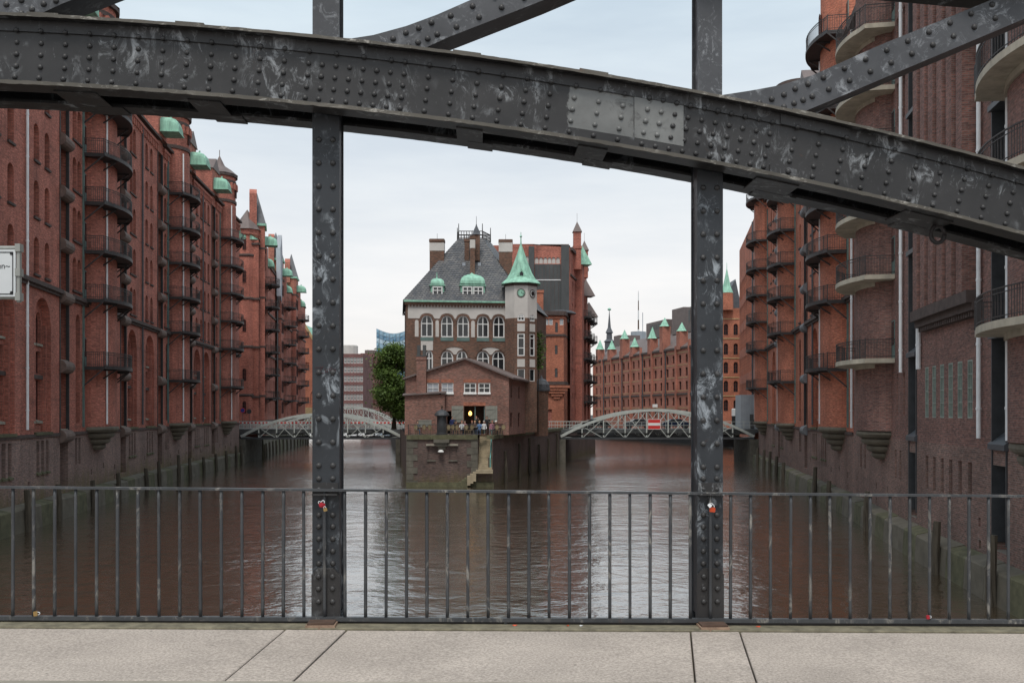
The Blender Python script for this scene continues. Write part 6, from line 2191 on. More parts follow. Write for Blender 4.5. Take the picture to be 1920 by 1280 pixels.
# long warehouse with green gable roofs along the bend
fQ = Fac([(24.6, 286), (45.4, 204), (52, 178)], smooth=False)
ql = thing('brick_warehouse', (35, 245, 5), 'long red brick warehouse with yellow bands and green gable roofs on the far canal bend', 'warehouse')
EQ = 22.6
w = MB()
qops = []
nb = 30
for i in range(nb):
    s = fQ.L * (i + 0.5) / nb
    for z in (6.0, 8.9, 12.6, 15.8, 18.9):
        qops.append(op(s, 1.35, z, 2.0, 0.5 if z in (8.9, 18.9, 6.0) else 0.2, 0.35))
wall(w, fQ, 0, fQ.L, 3, EQ, qops, 0, 0, 0, 6)
w.build('wall', 'brick_far', ql, fix=False)
for o_ in qops:
    window(fQ, (o_['a'] + o_['b']) / 2, o_['z0'], 1.35, 2.0, o_['rise'], 'dark', 0.3, ql)
for z, t_, o_, mt in ((8.3, 0.14, 0.06, 'sandstone'), (11.4, 0.45, 0.25, 'cornice'), (12.3, 0.14, 0.05, 'sandstone'), (15.4, 0.14, 0.05, 'sandstone'), (18.4, 0.14, 0.05, 'sandstone'), (21.3, 0.18, 0.08, 'sandstone'), (EQ - 0.4, 0.45, 0.4, 'cornice')):
    m_ = MB()
    band(m_, fQ, 0, fQ.L, z, z + t_, 0, o_, 0, 30)
    m_.build('string_course', mt, ql)
for i in range(16):
    m_ = MB()
    s = fQ.L * i / 15
    band(m_, fQ, s - 0.35, s + 0.35, 4, EQ + (1.5 if i % 2 else 0.4), 0, 0.45, 0, 30)
    m_.build('pilaster', 'brick_far', ql)
    if i % 2:
        downpipe(fQ, s + 1.1, 5, EQ - 0.5, ql, 'pipe_dark', 0.2, 0.14)
m_ = MB()
m_.quad(fQ.P(0, 0.3, EQ), fQ.P(fQ.L, 0.3, EQ), fQ.P(fQ.L, -7, EQ + 5.2), fQ.P(0, -7, EQ + 5.2))
m_.quad(fQ.P(fQ.L, -7, EQ + 5.2), fQ.P(0, -7, EQ + 5.2), fQ.P(0, -16, EQ + 5), fQ.P(fQ.L, -16, EQ + 5))
m_.quad(fQ.P(0, 0, 3), fQ.P(0, -16, 3), fQ.P(0, -16, EQ + 5), fQ.P(0, 0, EQ))
m_.build('roof', 'roof_brown', ql, fix=False)
for px_, zt_, hh in ((1122, 27.0, 3.4), (1144, 26.4, 3.1), (1168, 28.6, 3.0), (1187, 25.9, 3.0), (1220, 27.2, 3.5), (1243, 29.6, 2.6), (1275, 27.6, 2.5), (1310, 28.0, 2.6), (1345, 28, 2.6)):
    s = fQ.px(px_)
    m_ = MB()
    band(m_, fQ, s - 0.95, s + 0.95, EQ - 0.5, zt_ - 1.2, -1.6, 0.5, 0, 30)
    gd = m_.build('gable', 'brick_far', ql)
    m_ = MB()
    c_ = fQ.P(s, -0.5, zt_ - 1.2)
    m_.lathe([(1.75, 0), (1.3, 0.3), (0.06, hh * 0.85)], c_, 4, rot=R(30))
    m_.build('gable_roof', 'copper', gd)
for px0, px1, z0_, z1_ in ((1176, 1212, 27, 31.4), (1243, 1292, 27, 33.0), (1222, 1243, 27, 33.4), (1118, 1128, 26, 30.0)):
    s0_, s1_ = fQ.px(px0), fQ.px(px1)
    m_ = MB()
    band(m_, fQ, s0_, s1_, z0_, z1_, -12, -5.5, 0, 30)
    rs = m_.build('roof_storey', 'roof_brown', ql)
    if px0 in (1176, 1243):
        for k in range(7):
            m_ = MB()
            a_ = s0_ + (s1_ - s0_) * (0.2 + 0.1 * k)
            band(m_, fQ, a_, a_ + (s1_ - s0_) * 0.06, z0_ + 2.4, z1_ - 0.7, -5.5, -5.42, 0, 30)
            m_.build('louvre', 'clad', rs)
# church spire and antenna mast far behind
def at(px, Y):
    return pt(px, HZ, Y).x
t = thing('church_spire', (at(1142.5, 420), 420, 5), 'small dark church spire far behind the long warehouse', 'spire')
m_ = MB()
m_.lathe([(2.0, 0), (2.0, 33), (2.5, 33.4), (1.3, 34.5), (1.2, 37), (1.7, 37.3), (0.7, 39.5), (0.15, 46), (0.05, 48)], (at(1142.5, 420), 420, 5), 8)
m_.build('tower', 'slate', t)
m_ = MB()
m_.lathe([(0.5, 0), (0.9, 0.6), (0.1, 1.2)], (at(1142.5, 420), 420, 52), 8)
m_.build('finial', 'copper', t)
t = thing('antenna_mast', (at(1197, 400), 400, 5), 'red and white antenna mast rising behind the long warehouse', 'mast')
for i in range(6):
    m_ = MB()
    m_.lathe([(0.42 - 0.05 * i, 0), (0.38 - 0.05 * i, 4.0)], (at(1197, 400), 400, 34 + i * 4.0), 6)
    m_.build('mast_section', 'sign_white' if i % 2 else 'rust', t)
m_ = MB()
m_.lathe([(3.2, 0), (3.2, 5)], (at(1197, 400), 400, 36), 10)
m_.tube([(at(1205, 400), 400, 34), (at(1205, 400), 400, 49)], 0.15, 5)
m_.build('mast_base', 'grey_metal', t)
m_ = MB()
m_.lathe([(3.0, 0), (3.0, 31)], (at(1197, 400), 400, 5), 10)
m_.build('tower_block', 'grey_metal', t)
# modern brick block beyond the right bridge, grey container below it
fE = Fac([(39.8, 168), (35.3, 140)])
eb = thing('modern_brick_block', (40, 154, 5), 'plain modern brick block with slot windows beyond the right bridge', 'building')
w = MB()
eops = []
for i in range(12):
    for z in (9.0, 13.4, 17.8, 22.2, 26.4):
        eops.append(op(fE.L * (i + 0.5) / 12, 1.5, z, 3.0, 0, 0.35))
wall(w, fE, 0, fE.L, 3, 35.5, eops, 0, 0, 0, 30)
for p, q in (((39.8, 168), (60, 171)), ((35.3, 140), (56, 136))):
    w.quad((*p, 3), (*q, 3), (*q, 35.5), (*p, 35.5))
w.quad((39.8, 168, 35.5), (35.3, 140, 35.5), (56, 136, 35.5), (60, 171, 35.5))
w.build('wall', 'brick_red2', eb, fix=False)
for o_ in eops:
    window(fE, (o_['a'] + o_['b']) / 2, o_['z0'], 1.5, 3.0, 0, 'dark', 0.32, eb)
downpipe(fE, fE.L - 0.3, 5, 35, eb, 'pipe_dark', 0.2, 0.12)
t = thing('site_container', (at(1404, 139.5), 139.5, 4.8), 'grey blue metal container at the right end of the canal bridge', 'container')
m_ = MB()
a, b = pt(1388, 800, 139.5), pt(1420, 740, 139.5)
m_.box(a.x, b.x, 139.2, 142.5, 4.75, b.z)
for i in range(7):
    xx = a.x + (b.x - a.x) * i / 7
    m_.box(xx, xx + 0.06, 139.14, 139.2, 4.8, b.z - 0.05)
m_.build('body', 'grey_metal', t)
m_ = MB()
m_.box(a.x + 1.3, a.x + 1.9, 139.1, 139.14, 4.9, 6.9)
m_.build('door', 'clad', t)
t = thing('round_kiosk', (at(1377, 144), 144, 4.8), 'white capped dark pillar at the right bridge landing', 'pillar')
m_ = MB()
m_.lathe([(0.40, 0), (0.40, 1.9)], (at(1377, 144), 144, 4.75), 12)
m_.build('shaft', 'black', t)
m_ = MB()
m_.lathe([(0.43, 0), (0.43, 1.0), (0.3, 1.1)], (at(1377, 144), 144, 6.65), 12)
m_.build('cap', 'white_paint', t)
# corner building with green spire right of the right post
cb = thing('corner_building', (at(1372, 196), 196, 5), 'red brick corner building with pointed green spire right of the right post', 'building')
x0_, x1_ = at(1352, 196), at(1390, 196)
fS = Fac([(x0_, 196), (x1_, 196)])
w = MB()
sops = []
for x_ in (1.0, 3.0):
    for z in (7.5, 11.4, 15.2, 19.0, 23.0):
        sops.append(op(x_, 0.9, z, 2.3, 0.4, 0.3))
wall(w, fS, 0, fS.L, 3, 28.5, sops, 0, 0, 0, 30)
w.quad((x0_, 196, 3), (x0_, 214, 3), (x0_, 214, 28.5), (x0_, 196, 28.5))
w.quad((x1_, 196, 3), (x1_, 214, 3), (x1_, 214, 28.5), (x1_, 196, 28.5))
w.build('wall', 'brick_orange', cb, fix=False)
for o_ in sops:
    window(fS, (o_['a'] + o_['b']) / 2, o_['z0'], 0.9, 2.3, 0.4, 'dark', 0.28, cb)
for z in (10.5, 14.3, 18.2, 22.2, 26.2):
    m_ = MB()
    band(m_, fS, 0, fS.L, z, z + 0.2, 0, 0.1, 0, 30)
    m_.build('string_course', 'sandstone', cb)
m_ = MB()
m_.prism([(x0_ - 0.2, 28.5), (x1_ + 0.2, 28.5), ((x0_ + x1_) / 2 + 1, 34.5)], lambda a_, b_, d_: (a_, d_, b_), 196.5, 214)
m_.build('roof', 'slate', cb)
m_ = MB()
m_.lathe([(1.35, 0), (1.3, 3.5)], (at(1364, 195), 195.6, 28), 8)
m_.build('turret', 'brick_orange', cb)
m_ = MB()
m_.lathe([(1.35, 0), (0.8, 1.4), (0.28, 3.8), (0.06, 5.0), (0.04, 6.2)], (at(1364, 195), 195.6, 31.5), 8)
m_.build('spire', 'copper', cb)
# ================================================================ left bank beyond the bridge
fB = Fac([(-38.8, 147), (-40.8, 156), (-44.4, 180), (-47.4, 207), (-50.8, 236)])
bw = thing('brick_warehouse', (-45, 180, 5), 'row of tall red warehouses with slate spires and green hoods past the left bridge', 'warehouse')
EB = 33.6
w = MB()
bops = []
btow = [fB.px(p_, 0.8) for p_ in (497.5, 533.5, 560)]
skip = lambda s: any(abs(s - t_) < 3.0 for t_ in btow)
for s in np.arange(1.6, fB.L - 1, 2.4):
    if skip(s):
        continue
    for z in (6.6, 10.6, 14.4, 18.0, 21.6, 25.2, 28.8):
        bops.append(op(float(s), 0.95, z, 2.5, 0.4, 0.4))
wall(w, fB, 0, fB.L, -1, EB, bops, 0, 0, 0, 3)
fBe = Fac([(-62, 149), (-38.8, 147)])
eo = []
for px_ in (452, 462, 470.5):
    for z in (6.4, 11.0, 15.0, 19.0, 23.0, 27.0):
        eo.append(op(fBe.px(px_), 0.6, z, 2.3, 0.3, 0.3))
wall(w, fBe, 0, fBe.L, -1, EB, eo, 0, 0, 0, 30)
w.quad(fB.P(fB.L, 0, -1), fB.P(fB.L, -18, -1), fB.P(fB.L, -18, EB + 3), fB.P(fB.L, 0, EB))
w.build('wall', 'brick_red', bw, fix=False)
for o_ in bops:
    window(fB, (o_['a'] + o_['b']) / 2, o_['z0'], 0.95, 2.5, 0.4, 'dark', 0.38, bw)
for o_ in eo:
    window(fBe, (o_['a'] + o_['b']) / 2, o_['z0'], 0.6, 2.3, 0.3, 'dark', 0.28, bw)
for z in (5.6, 9.4, 17.0, 24.4, 32.8):
    m_ = MB()
    band(m_, fB, 0, fB.L, z, z + 0.3, 0, 0.22, 0, 4)
    band(m_, fBe, 0, fBe.L, z, z + 0.3, 0, 0.2, 0, 30)
    m_.build('string_course', 'cornice', bw, fix=False)
m_ = MB()
n = 10
for i in range(n):
    a_, b_ = fB.L * i / n, fB.L * (i + 1) / n
    m_.quad(fB.P(a_, 0.2, EB), fB.P(b_, 0.2, EB), fB.P(b_, -6, EB + 3.5), fB.P(a_, -6, EB + 3.5))
    m_.quad(fB.P(a_, -18, EB + 3.5), fB.P(b_, -18, EB + 3.5), fB.P(b_, -6, EB + 3.5), fB.P(a_, -6, EB + 3.5))
m_.add([fB.P(0, 0, EB), fB.P(0, -18, EB), fB.P(0, -18, EB + 3.5), fB.P(0, -6, EB + 3.5)], [(0, 1, 2, 3)])
m_.build('roof', 'copper', bw, fix=False)
# octagonal corner turret
cpx = at(463, 148)
m_ = MB()
m_.lathe([(1.75, 5.5), (1.75, 34.2), (1.95, 34.4), (1.95, 35.2)], (cpx, 148.2, 0), 8, rot=R(22.5))
tt = m_.build('corner_turret', 'brick_red', bw)
for z in (9.6, 17.0, 24.4, 31.0):
    m_ = MB()
    m_.lathe([(1.78, 0), (1.9, 0.1), (1.9, 0.3), (1.78, 0.4)], (cpx, 148.2, z), 8, rot=R(22.5))
    m_.build('string_course', 'cornice', tt)
fT = Fac([(cpx - 0.7, 148.2 - 1.63), (cpx + 0.7, 148.2 - 1.63)])
for z in (7.0, 12.0, 19.5, 27.0, 32.0):
    window(fT, 0.7, z, 0.55, 1.9, 0.27, 'dark', 0.04, tt)
m_ = MB()
m_.lathe([(2.2, 35.2), (0.05, 38.4)], (cpx, 148.2, 0), 8, rot=R(22.5))
m_.build('turret_roof', 'roof_brown', tt)
for i, s in enumerate(btow):
    sp = s - 4.2
    m_ = MB()
    band(m_, fB, sp - 2.2, sp + 2.2, 5.6, 36.2, -1.3, 0.9, 0, 9)
    bt = m_.build('gable_tower', 'brick_red', bw)
    for e_ in (-1.1, 0.0, 1.1):
        for z in (7.0, 11.0, 15.0, 18.6, 22.2, 25.8, 29.4):
            window(fB, sp + e_, z, 0.62, 2.3, 0.3, 'dark', 0.02, bt, out=0.9)
    for z in (9.6, 17.2, 24.8, 32.4):
        m_ = MB()
        band(m_, fB, sp - 2.25, sp + 2.25, z, z + 0.28, -1.3, 1.05, 0, 9)
        m_.build('string_course', 'cornice', bt)
    fT = Fac([fB.P(sp - 2.2, -1.3, 0)[:2], fB.P(sp - 2.2, 0.9, 0)[:2]])
    for z in (8.0, 13.0, 18.6, 24.0, 29.4):
        window(fT, fT.L * 0.5, z, 0.55, 2.3, 0.27, 'dark', 0.02, bt)
    m_ = MB()
    c4 = [fB.P(sp - 2.4, 1.1, 36.2), fB.P(sp + 2.4, 1.1, 36.2), fB.P(sp + 2.4, -1.5, 36.2), fB.P(sp - 2.4, -1.5, 36.2)]
    tp_ = [fB.P(sp - 0.5, -0.3, 41.5), fB.P(sp + 0.5, -0.3, 41.5)]
    m_.add(c4 + tp_, [(0, 1, 5, 4), (1, 2, 5), (2, 3, 4, 5), (3, 0, 4), (0, 1, 2, 3)])
    m_.build('tower_roof', 'slate', bt)
    m_ = MB()
    band(m_, fB, sp - 2.45, sp + 2.45, 36.0, 36.35, -1.5, 1.15, 0, 9)
    m_.build('gutter', 'copper', bt)
    m_ = MB()
    m_.prism([(-3.0, 35), (-2.2, 35), (-2.2, 41.6 - 0.7 * i), (-3.0, 40.8 - 0.7 * i)], lambda a_, b_, d_: fB.P(sp + a_, d_, b_), -1.4, -0.3)
    m_.build('gable_pier', 'brick_red', bt)
    obj('winch_hood', HOODS, bt, fB.M(sp, 0.9, 33.4))
    obj('winch_hood', HOODS, bw, fB.M(sp + 6.5, 0.1, 31.0))
    drum(fB, s, 2.2, 1.2, 6, EB, 0, 'brick_red', bw)
    for z in (9.5, 13.2, 16.8, 20.4, 24.0, 27.6):
        balcony(fB, s, z, 2.6, 3.1, 'iron', bw)
    for e_ in (-1.3, 1.2):
        downpipe(fB, s + e_ * 2.4, 6, EB, bw, 'pipe', 0.25, 0.11)
quay(fB, 0, fB.L, 'quay_wall', 'stone quay foot below the warehouses past the left bridge', [(float(s), 2.2) for s in np.arange(3, fB.L, 6)], 3.2, 0.7)
t = thing('scaffold_sheet', fB.P(btow[1] - 9, 0.6, 20), 'pale grey scaffold sheeting hanging between the spired warehouses', 'sheeting')
m_ = MB()
sv = btow[1] - 8.2
m_.prism([(0, 29), (2.6, 28), (2.3, 36), (0.6, 40.5), (0.0, 38)], lambda a_, b_, d_: fB.P(sv + a_, d_ + 0.15 * math.sin(b_ * 1.3), b_), 0.3, 1.1)
m_.build('sheet', 'grey_cloth', t)
m_ = MB()
band(m_, fB, sv + 0.1, sv + 2.2, 5.3, 29, 0.3, 0.42, 0, 9)
m_.build('frame', 'iron_grey', t)
# gabled house at the end of the left canal
gx0, gx1 = at(556, 252), at(606, 252)
gh = thing('gabled_house', ((gx0 + gx1) / 2, 252, 5), 'orange brick house with stone edged gable at the far end of the left canal', 'house')
fG = Fac([(gx0, 252), (gx1, 252)])
w = MB()
gops = [op(2.6, 1.4, 18.0, 2.4, 0, 0.3), op(4.4, 1.5, 9.6, 3.2, 0.7, 0.3), op(2.2, 1.3, 13.2, 2.4, 0, 0.3), op(5.6, 1.3, 13.2, 2.4, 0, 0.3)]
wall(w, fG, 0, fG.L, 3, 22, gops, 0, 0, 0, 30)
w.add([(gx0, 252, 22), (gx1, 252, 22), ((gx0 + gx1) / 2 - 1.5, 252, 30.5)], [(0, 1, 2)])
w.build('wall', 'brick_orange', gh, fix=False)
for o_ in gops:
    window(fG, (o_['a'] + o_['b']) / 2, o_['z0'], o_['b'] - o_['a'], o_['z1'] - o_['z0'], o_['rise'], 'dark', 0.28, gh)
gm_ = (gx0 + gx1) / 2 - 1.5
for p, q in (((gx0, 22), (gm_, 30.5)), ((gx1, 22), (gm_, 30.5))):
    m_ = MB()
    m_.bar((p[0], 252, p[1]), (q[0], 252, q[1]), 0.6, 0.35, 0, (0, 1, 0))
    m_.build('gable_coping', 'sandstone', gh)
m_ = MB()
for xe in (gx0 - 0.3, gx1 + 0.3):
    m_.quad((xe, 252.1, 21.8), (gm_, 252.1, 30.4), (gm_, 270, 30.4), (xe, 270, 21.8))
m_.build('roof', 'copper', gh, fix=False)
m_ = MB()
m_.box(gx0, gx1, 252.2, 270, 3, 21.7)
m_.build('body', 'brick_orange', gh)
m_ = MB()
band(m_, fG, 0, fG.L, 5, 8.6, 0, 0.3, 0, 30)
m_.build('stone_plinth', 'sandstone', gh)
# office block with white window bands
ox0, ox1 = at(596, 285), at(681, 285)
ob_ = thing('office_block', ((ox0 + ox1) / 2, 285, 5), 'red brick office block with bands of white framed windows behind the left bridge', 'building')
fO = Fac([(ox0, 285), (ox1, 285)])
ZO = lambda py: EYE - (py - HZ) / F * 285
w = MB()
oops = []
nc = 14
for r_ in range(6):
    zt_ = ZO(670 + 17.2 * r_)
    for c__ in range(nc):
        oops.append(op(fO.L * (c__ + 0.5) / nc, fO.L / nc * 0.80, zt_ - 1.75, 1.75, 0, 0.3))
wall(w, fO, 0, fO.L, 3, ZO(663), oops, 0, 0, 0, 30)
w.quad((ox1, 285, 3), (ox1, 305, 3), (ox1, 305, ZO(663)), (ox1, 285, ZO(663)))
w.quad((ox0, 285, ZO(663)), (ox1, 285, ZO(663)), (ox1, 305, ZO(663)), (ox0, 305, ZO(663)))
w.build('wall', 'brick_office', ob_, fix=False)
for o_ in oops:
    window(fO, (o_['a'] + o_['b']) / 2, o_['z0'], o_['b'] - o_['a'], 1.75, 0, 'white', 0.2, ob_)
m_ = MB()
m_.lathe([(3.6, 0), (3.6, 2.6), (3.2, 2.9)], (at(649, 290), 290, ZO(663)), 16)
m_.build('roof_drum', 'plaster', ob_)
# red gridded block
rx0, rx1 = at(676, 330), at(745, 330)
rb = thing('office_block', ((rx0 + rx1) / 2, 330, 5), 'dark red gridded office block left of the green tree', 'building')
fR_ = Fac([(rx0, 330), (rx1, 330)])
ZR_ = lambda py: EYE - (py - HZ) / F * 330
w = MB()
rops = [op(fR_.L * (c__ + 0.5) / 7, fR_.L / 7 * 0.66, ZR_(688 + 24 * r_), 3.2, 0, 0.3) for c__ in range(7) for r_ in range(4)]
wall(w, fR_, 0, fR_.L, 3, ZR_(662), rops, 0, 0, 0, 60)
w.quad((rx0, 330, ZR_(662)), (rx1, 330, ZR_(662)), (rx1, 350, ZR_(662)), (rx0, 350, ZR_(662)))
w.build('wall', 'brick_office', rb, fix=False)
for o_ in rops:
    window(fR_, (o_['a'] + o_['b']) / 2, o_['z0'], o_['b'] - o_['a'], 3.2, 0, 'panel', 0.25, rb)
m_ = MB()
m_.box(rx0 + 1, at(701, 330), 333, 345, ZR_(662), ZR_(655))
m_.box(at(715, 330), rx1, 333, 345, ZR_(662), ZR_(658))
m_.build('roof_storey', 'roof_brown', rb)
# glass concert hall with wave shaped roof
YE_ = 720.0
t = thing('glass_hall', (at(740, YE_), YE_, 5), 'distant blue glass building with wave shaped roof above the tree', 'building')
nx, nz = 16, 14
zbot = 7 + 40 * YE_ / F
topf = lambda u: EYE + (HZ - (615.5 + 9.5 * math.sin(math.pi * min(1, u * 1.55)) - max(0, u - 0.62) * 26)) / F * YE_
for j in range(nz):
    m_ = MB()
    for i in range(nx):
        u0, u1 = i / nx, (i + 1) / nx
        xa, xb = at(705.5, YE_) + 40 * u0, at(705.5, YE_) + 40 * u1
        g_ = 0.12
        za0, za1 = zbot + (topf(u0) - zbot) * j / nz, zbot + (topf(u0) - zbot) * (j + 1) / nz
        zb0, zb1 = zbot + (topf(u1) - zbot) * j / nz, zbot + (topf(u1) - zbot) * (j + 1) / nz
        tl = ((i * 7 + j * 5) % 5 - 2) * 0.10
        m_.quad((xa + g_, YE_ + tl, za0 + g_), (xb - g_, YE_ - tl, zb0 + g_), (xb - g_, YE_ + tl, zb1 - g_), (xa + g_, YE_ - tl, za1 - g_), (i * 3 + j * 7) % 3)
    m_.build('glass_row', ['glass_blue', 'glass_blue2', 'glass_pale'], t, fix=False)
m_ = MB()
for i in range(nx):
    u0, u1 = i / nx, (i + 1) / nx
    xa, xb = at(705.5, YE_) + 40 * u0, at(705.5, YE_) + 40 * u1
    m_.quad((xa, YE_ + 0.5, 5), (xb, YE_ + 0.5, 5), (xb, YE_ + 0.5, topf(u1)), (xa, YE_ + 0.5, topf(u0)))
    m_.quad((xa, YE_ + 0.5, topf(u0)), (xb, YE_ + 0.5, topf(u1)), (xb, YE_ + 40, topf(u1)), (xa, YE_ + 40, topf(u0)))
m_.build('core', 'grey_metal', t, fix=False)
# second, pale bridge further up the left canal
truss_bridge('truss_bridge', 'pale arched bridge further up the left canal behind the barriers', at(560, 232), at(742, 232), 232.0, 8.0, 8.6, zd=5.0, zb_=4.2)
# ================================================================ street furniture, cars, cafe
def lamp_post(px, py0, py1, Y, label):
    a, b = pt(px, py1, Y), pt(px, py0, Y)
    t = thing('street_lamp', (a.x, Y, a.z), label, 'street lamp')
    m_ = MB()
    m_.tube([(a.x, Y, a.z), (a.x, Y, b.z - 1.0), (a.x + 0.12, Y, b.z - 0.3), (a.x + 0.22, Y, b.z)], [0.07, 0.06, 0.05, 0.05], 7)
    m_.build('pole', 'sign_white', t)
    m_ = MB()
    m_.lathe([(0.05, -0.25), (0.19, -0.1), (0.22, 0.12), (0.1, 0.3), (0.02, 0.34)], (a.x + 0.24, Y, b.z), 10)
    m_.build('lamp_head', 'white_paint', t)
lamp_post(1018, 690, 792, 137.0, 'white street lamp at the left landing of the right bridge')
def round_sign(px, py, Y, zb_, r, label, cols):
    c = pt(px, py, Y)
    t = thing('traffic_sign', (c.x, Y, zb_), label, 'traffic sign')
    m_ = MB()
    m_.tube([(c.x, Y + 0.06, zb_), (c.x, Y + 0.06, c.z + r)], 0.04, 6)
    m_.build('pole', 'iron_grey', t)
    for i, (k_, mt) in enumerate(cols):
        m_ = MB()
        m_.lathe([(r * k_, 0), (r * k_, 0.012)], n=16, fn=lambda x, y, z: (c.x + x, Y - 0.014 * i - z, c.z + y))
        m_.build('disc', mt, t)
M['sign_blue'] = newmat('sign_blue', 0.4, 0, (0.03, 0.06, 0.30))[0]
round_sign(455, 769, 140.5, 4.8, 0.38, 'round red and blue traffic sign at the left bridge landing', ((1.0, 'red_sign'), (0.78, 'sign_blue')))
round_sign(467, 771, 140.5, 4.8, 0.36, 'grey back of a round sign at the left bridge landing', ((1.0, 'iron_grey'),))
def car(x, y, z, col, label, flip=1):
    t = thing('parked_car', (x, y, z), label, 'car', 'cars on the right canal bridge')
    prof = [(-2.1, 0.35), (-2.12, 0.75), (-1.95, 0.92), (-1.45, 1.0), (-0.85, 1.42), (0.55, 1.45), (1.15, 1.02), (1.9, 0.88), (2.12, 0.70), (2.12, 0.35)]
    m_ = MB()
    m_.prism([(a * flip, b) for a, b in prof], lambda a_, b_, d_: (x + a_, y + d_ * (1 if b_ < 1.1 else 0.82), z + b_), -0.86, 0.86)
    m_.build('body', col, t)
    m_ = MB()
    m_.prism([(a * flip, b) for a, b in ((-1.28, 1.02), (-0.78, 1.36), (0.5, 1.39), (0.98, 1.02))], lambda a_, b_, d_: (x + a_, y + d_, z + b_), -0.868, 0.868)
    m_.build('side_windows', 'glass', t)
    for dx_ in (-1.32, 1.32):
        for dy in (-0.80, 0.80):
            m_ = MB()
            m_.lathe([(0.20, -0.1), (0.32, -0.09), (0.32, 0.09), (0.20, 0.1)], n=12, fn=lambda a_, b_, c_: (x + dx_ + a_, y + dy + c_, z + 0.32 + b_))
            m_.build('wheel', 'black', t)
M['car_black'] = newmat('car_black', 0.25, 0.3, (0.015, 0.016, 0.018))[0]
M['car_blue'] = newmat('car_blue', 0.25, 0.3, (0.02, 0.03, 0.06))[0]
M['car_grey'] = newmat('car_grey', 0.25, 0.4, (0.10, 0.11, 0.12))[0]
car(at(1118, 143.5), 143.5, 4.76, 'car_black', 'black car at the left end of the right canal bridge')
car(at(1196, 143.8), 143.8, 4.76, 'car_grey', 'grey car behind the middle of the right bridge lattice', -1)
car(at(1268, 143.5), 143.5, 4.76, 'car_blue', 'dark blue car right of the red and white bridge sign')
# cafe chairs: round woven backs
def chair_proto(x, y, rz, label):
    Mx = Matrix.Translation((x, y, TZ - 0.02)) @ Matrix.Rotation(rz, 4, 'Z')
    t = obj('cafe_chair', None, None, Mx)
    tag(t, label, 'chair', 'rattan chairs on the cafe terrace')
    m_ = MB()
    m_.lathe([(0.21, 0.43), (0.23, 0.45), (0.23, 0.475), (0.2, 0.49)], n=12)
    obj('seat', m_.mesh('seat', ['rattan']), t, I4, local=True)
    m_ = MB()
    ring = [(0.20 * math.cos(a), 0.22 + 0.03 * math.sin(a), 0.76 + 0.22 * math.sin(a)) for a in np.linspace(0, 2 * math.pi, 15)]
    m_.tube(ring, 0.022, 5)
    m_.add([(0.19 * math.cos(a), 0.22 + 0.03 * math.sin(a), 0.76 + 0.21 * math.sin(a)) for a in np.linspace(0, 2 * math.pi, 14, endpoint=False)], [tuple(range(14))], 1)
    obj('backrest', m_.mesh('backrest', ['rattan', 'weave'], fix=False), t, I4, local=True)
    for sx_ in (-0.17, 0.17):
        for y0_, y1_, zt_ in ((-0.17, -0.20, 0.45), (0.17, 0.24, 0.62)):
            m_ = MB()
            m_.tube([(sx_ * 1.15, y1_, 0.02), (sx_, y0_, 0.44), (sx_, y1_ - 0.02, zt_)] if zt_ > 0.5 else [(sx_ * 1.15, y1_, 0.02), (sx_, y0_, zt_)], 0.018, 5)
            obj('leg', m_.mesh('leg', ['rattan']), t, I4, local=True)
    return t
M['rattan'] = plain('rattan', (0.20, 0.14, 0.08), 0.6, 0.2, 8.0)
M['weave'] = plain('weave', (0.33, 0.26, 0.15), 0.7, 0.3, 40.0)
def TX(px, Y):
    return (px - CX) / F * Y
seats = [(781, 93.2, 'leftmost rattan chair in the terrace corner'), (797, 93.0, 'rattan chair second from the left railing corner'), (808, 93.4, 'rattan chair just left of the iron pillar'),
         (842, 93.0, 'rattan chair right beside the iron pillar'), (851, 93.3, 'rattan chair second to the right of the iron pillar'), (859, 93.0, 'rattan chair third to the right of the iron pillar'),
         (875, 93.2, 'rattan chair in front of the open doorway'), (883, 93.5, 'rattan chair below the right edge of the doorway'), (911, 97.0, 'rattan chair behind the top of the steps'), (917, 97.1, 'rattan chair beside the turquoise handrail'),
         (933, 93.4, 'pale backed rattan chair right of the steps'), (944, 93.6, 'rattan chair at the right end of the terrace')]
proto = chair_proto(TX(seats[0][0], seats[0][1]), seats[0][1], 2.9, seats[0][2])
rnd = random.Random(4)
for px_, Y_, lab in seats[1:]:
    c = copy_tree(proto, Matrix.Translation((TX(px_, Y_), Y_, TZ - 0.02)) @ Matrix.Rotation(math.pi + rnd.uniform(-0.6, 0.6), 4, 'Z'))
    c['label'] = lab
tabs = [(790, 93.9, 'small round cafe table between the left chairs'), (846, 94.1, 'small round cafe table right of the iron pillar'), (867, 94.0, 'small round cafe table with white napkins in front of the doorway'), (889, 94.2, 'small round cafe table near the steps'), (938, 94.3, 'small round cafe table right of the steps')]
for i, (px_, Y_, lab) in enumerate(tabs):
    x = TX(px_, Y_)
    t = thing('cafe_table', (x, Y_, TZ), lab, 'table', 'round tables on the cafe terrace')
    m_ = MB()
    m_.lathe([(0.36, 0.70), (0.36, 0.735)], (x, Y_, TZ), 14)
    m_.build('table_top', 'white_paint' if i == 2 else 'sill_stone', t)
    m_ = MB()
    m_.lathe([(0.22, -0.02), (0.20, 0.02), (0.03, 0.05), (0.03, 0.70)], (x, Y_, TZ), 10)
    m_.build('pedestal', 'iron', t)
